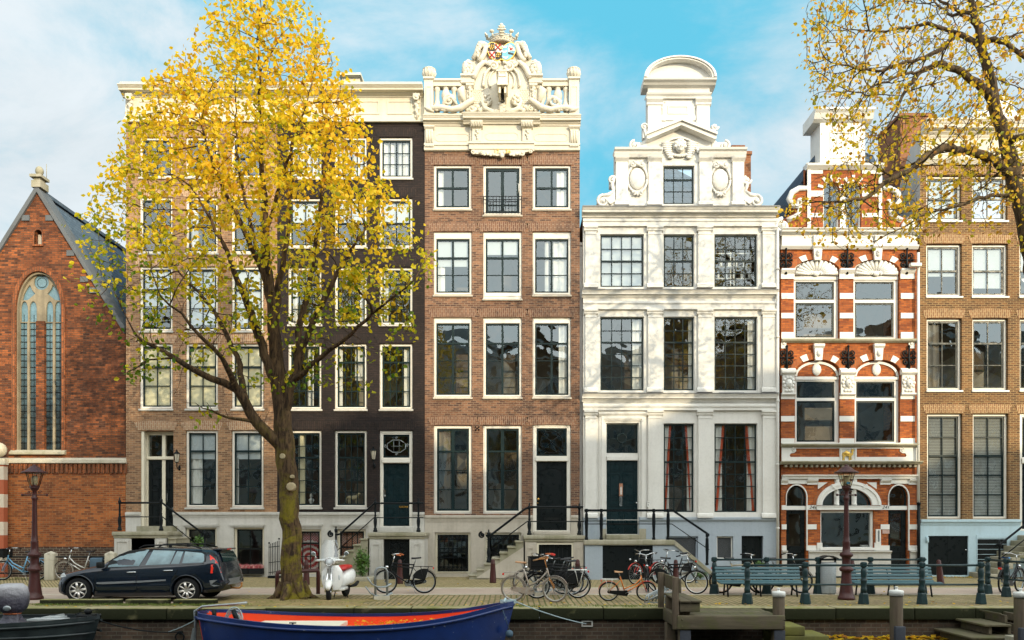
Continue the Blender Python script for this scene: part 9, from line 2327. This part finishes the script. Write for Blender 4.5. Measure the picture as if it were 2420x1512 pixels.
shrub('green_shrub','bushy green shrub at the foot of the black house stair beside the scooter',(px(856,-1.9),-1.9,.1),.36,.92,900,.085,4)
shrub('green_shrub','small leafy shrub by the railing post behind the car roof',(px(470,-1.0),-1.0,.75),.28,.75,420,.085,9,stems=5)
shrub('green_shrub','low weedy plants at the foot of the white house stair wall',(px(1655,-1.8),-1.8,.05),.3,.22,260,.06,12)
shrub('green_shrub','small green shrub behind the bicycles by the storage doors',(px(1568,-2.2),-2.2,.0),.24,.50,320,.07,15)
mb=MB(); mb.bevbox(px(832,-2.2),px(882,-2.2),-2.3,-1.45,-.02,.14,.02); tag(mb.build('planter_kerb',M['mossystone']),'low mossy stone planter edge under the green shrub','planter')
# heather tray in the basement window
FB=thing('flower_box',(px(588,-.15),-.15,pz(1352)),'black trays of pink heather on the sill of the basement window','flower box')
mb=MB(); mb.box(px(556,-.15),px(588,-.15)-.01,-.22,-.06,pz(1356,-.15),pz(1343,-.15)); mb.box(px(588,-.15)+.01,px(622,-.15),-.22,-.06,pz(1356,-.15),pz(1343,-.15)); mb.build('tray',M['plastic'],FB)
q_=random.Random(6); V=[];F=[]
for _ in range(700):
    p=Vector((q_.uniform(px(556,-.15),px(622,-.15)),q_.uniform(-.22,-.06),pz(1343,-.15)+q_.uniform(0,.05))); d=Vector((q_.gauss(0,.4),q_.gauss(0,.4),1)).normalized(); L=q_.uniform(.06,.15); b=len(V); s_=Vector((.012,.004,0)); V+=[p-s_,p+s_,p+d*L]; F.append((b,b+1,b+2))
n=NT('pink_heather'); v=n.coord(); M['heather']=n.pbr(n.ramp(n.noise(v,9,3),[(.3,(.36,.05,.07)),(.5,(.55,.14,.15)),(.66,(.62,.42,.38)),(.8,(.15,.18,.05))]),.8)
mb=MB(); mb.v=[tuple(v) for v in V]; mb.f=F; mb.sm=[False]*len(F); mb.build('heather',M['heather'],FB)
# horse figurine and white bust on window sills
X,Z=px(834,.3),pz(1193,.3); Yh=.36
mb=MB(); k=.62
mb.tube([(X-.20*k*1.4,Yh,Z+.27),(X-.05,Yh,Z+.26),(X+.12,Yh,Z+.27),(X+.18,Yh,Z+.34),(X+.20,Yh,Z+.43),(X+.27,Yh,Z+.39)],[.075,.08,.085,.06,.045,.03],8)
for dx,dz in ((-.16,0),(-.11,0),(.10,0),(.15,0)): mb.tube([(X+dx,Yh+(.03 if dx in(-.16,.10) else -.03),Z+.24),(X+dx*1.05,Yh,Z+.12),(X+dx,Yh,Z)],[.035,.02,.018],6)
mb.tube([(X-.18,Yh,Z+.30),(X-.26,Yh,Z+.22),(X-.27,Yh,Z+.08)],[.03,.025,.012],5); mb.tube([(X+.15,Yh,Z+.36),(X+.17,Yh,Z+.45)],[.03,.02],5)
tag(mb.build('horse_figurine',paint('straw_figurine',(.60,.50,.30),.6,.1,8,.2)),'straw coloured horse figurine on the window sill left of the black house door','figurine')
mb=MB(); X=px(735,.3); mb.lathe((X,.36,Z),[(.09,0),(.09,.03),(.05,.06),(.10,.14),(.11,.20),(.04,.25),(.04,.28)],12); mb.ball((X,.36,Z+.34),(.065,.07,.085),10); tag(mb.build('white_bust',M['white']),'small white bust on the sill in the window right of the tree trunk','figurine')
# books and a little house on the shop window sill, yellow vases reflected stuff
X,Z=px(2063,.3),pz(1297,.3)
for k in range(6):
    mb=MB(); w_=.26+.04*math.sin(k*3); x0=px(2037,.3)+(0 if k<3 else .36); z0=Z+.0+(k%3)*.05; mb.bevbox(x0,x0+w_,.32,.50,z0,z0+.046,.006); tag(mb.build('book',M['white']),'white book lying in the low stacks at the right of the shop window','book','white books in the shop window')
mb=MB(); X=px(2003,.3)+.0; mb.prism([(X-.09,Z),(X+.09,Z),(X+.09,Z+.22),(X+.05,Z+.27),(X+.05,Z+.31),(X,Z+.35),(X-.05,Z+.31),(X-.05,Z+.27),(X-.09,Z+.22)],.34,.37,[rect(X-.05,X-.015,Z+.05,Z+.11),rect(X+.015,X+.05,Z+.05,Z+.11),rect(X-.05,X-.015,Z+.14,Z+.2),rect(X+.015,X+.05,Z+.14,Z+.2)]); tag(mb.build('toy_house',M['paleblue']),'pale cut-out gable house ornament in the shop window behind the lamp post','ornament')
# ---- loose leaves and moss tufts on the quay
def onquay(q_):
    if q_.random()<.5: return (q_.uniform(px(0,-10),px(2419,-10)),q_.uniform(YQ+.1,-9.6),.02)
    return (q_.uniform(-18,19),q_.uniform(-9.5,-.3),.012)
leafpile('street_leaves',420,onquay,.075,17,'scattered yellow leaves on the street and quay')
leafpile('street_litter_leaves',260,lambda q_:(q_.uniform(px(1900,-1.5),px(2350,-1.5)),-.35-abs(q_.gauss(0,.16)),.012+.03*q_.random()),.085,23,'brown leaves heaped along the foot of the pale blue plinth')
q_=random.Random(31); V=[];F=[]
def tuft(x,y,z,n_,h_,sp):
    for _ in range(n_):
        p=Vector((x+q_.gauss(0,sp),y+q_.gauss(0,sp*.4),z)); d=Vector((q_.gauss(0,.5),q_.gauss(0,.5),1)).normalized(); L=h_*q_.uniform(.5,1.2); s_=Vector((q_.uniform(-1,1),q_.uniform(-1,1),0)).normalized()*.008; b=len(V); V.extend([p-s_,p+s_,p+d*L]); F.append((b,b+1,b+2))
for k in range(110): tuft(q_.uniform(px(60,-10.3),px(520,-10.3)),q_.uniform(-10.42,-10.15),.01,16,.055,.08)
for k in range(60): tuft(q_.uniform(px(1180,-10.6),px(1560,-10.6)),q_.uniform(-10.8,-10.4),.01,14,.05,.10)
for k in range(40): tuft(q_.uniform(px(0,-1.),px(300,-1.)),q_.uniform(-1.9,-.2),.0,14,.09,.12)
for k in range(40): tuft(q_.uniform(px(1845,-.5),px(2360,-.5)),q_.uniform(-.45,-.1),.0,12,.07,.10)
for k in range(26): tuft(q_.uniform(px(560,-9.9),px(860,-9.9)),q_.uniform(-10.4,-9.0),.03,8,.05,.12)
mb=MB(); mb.v=[tuple(v) for v in V]; mb.f=F; mb.sm=[False]*len(F); tag(mb.build('grass_tufts',M['grass']),'short green grass and moss tufts growing in joints along the quay','grass',None,'stuff')
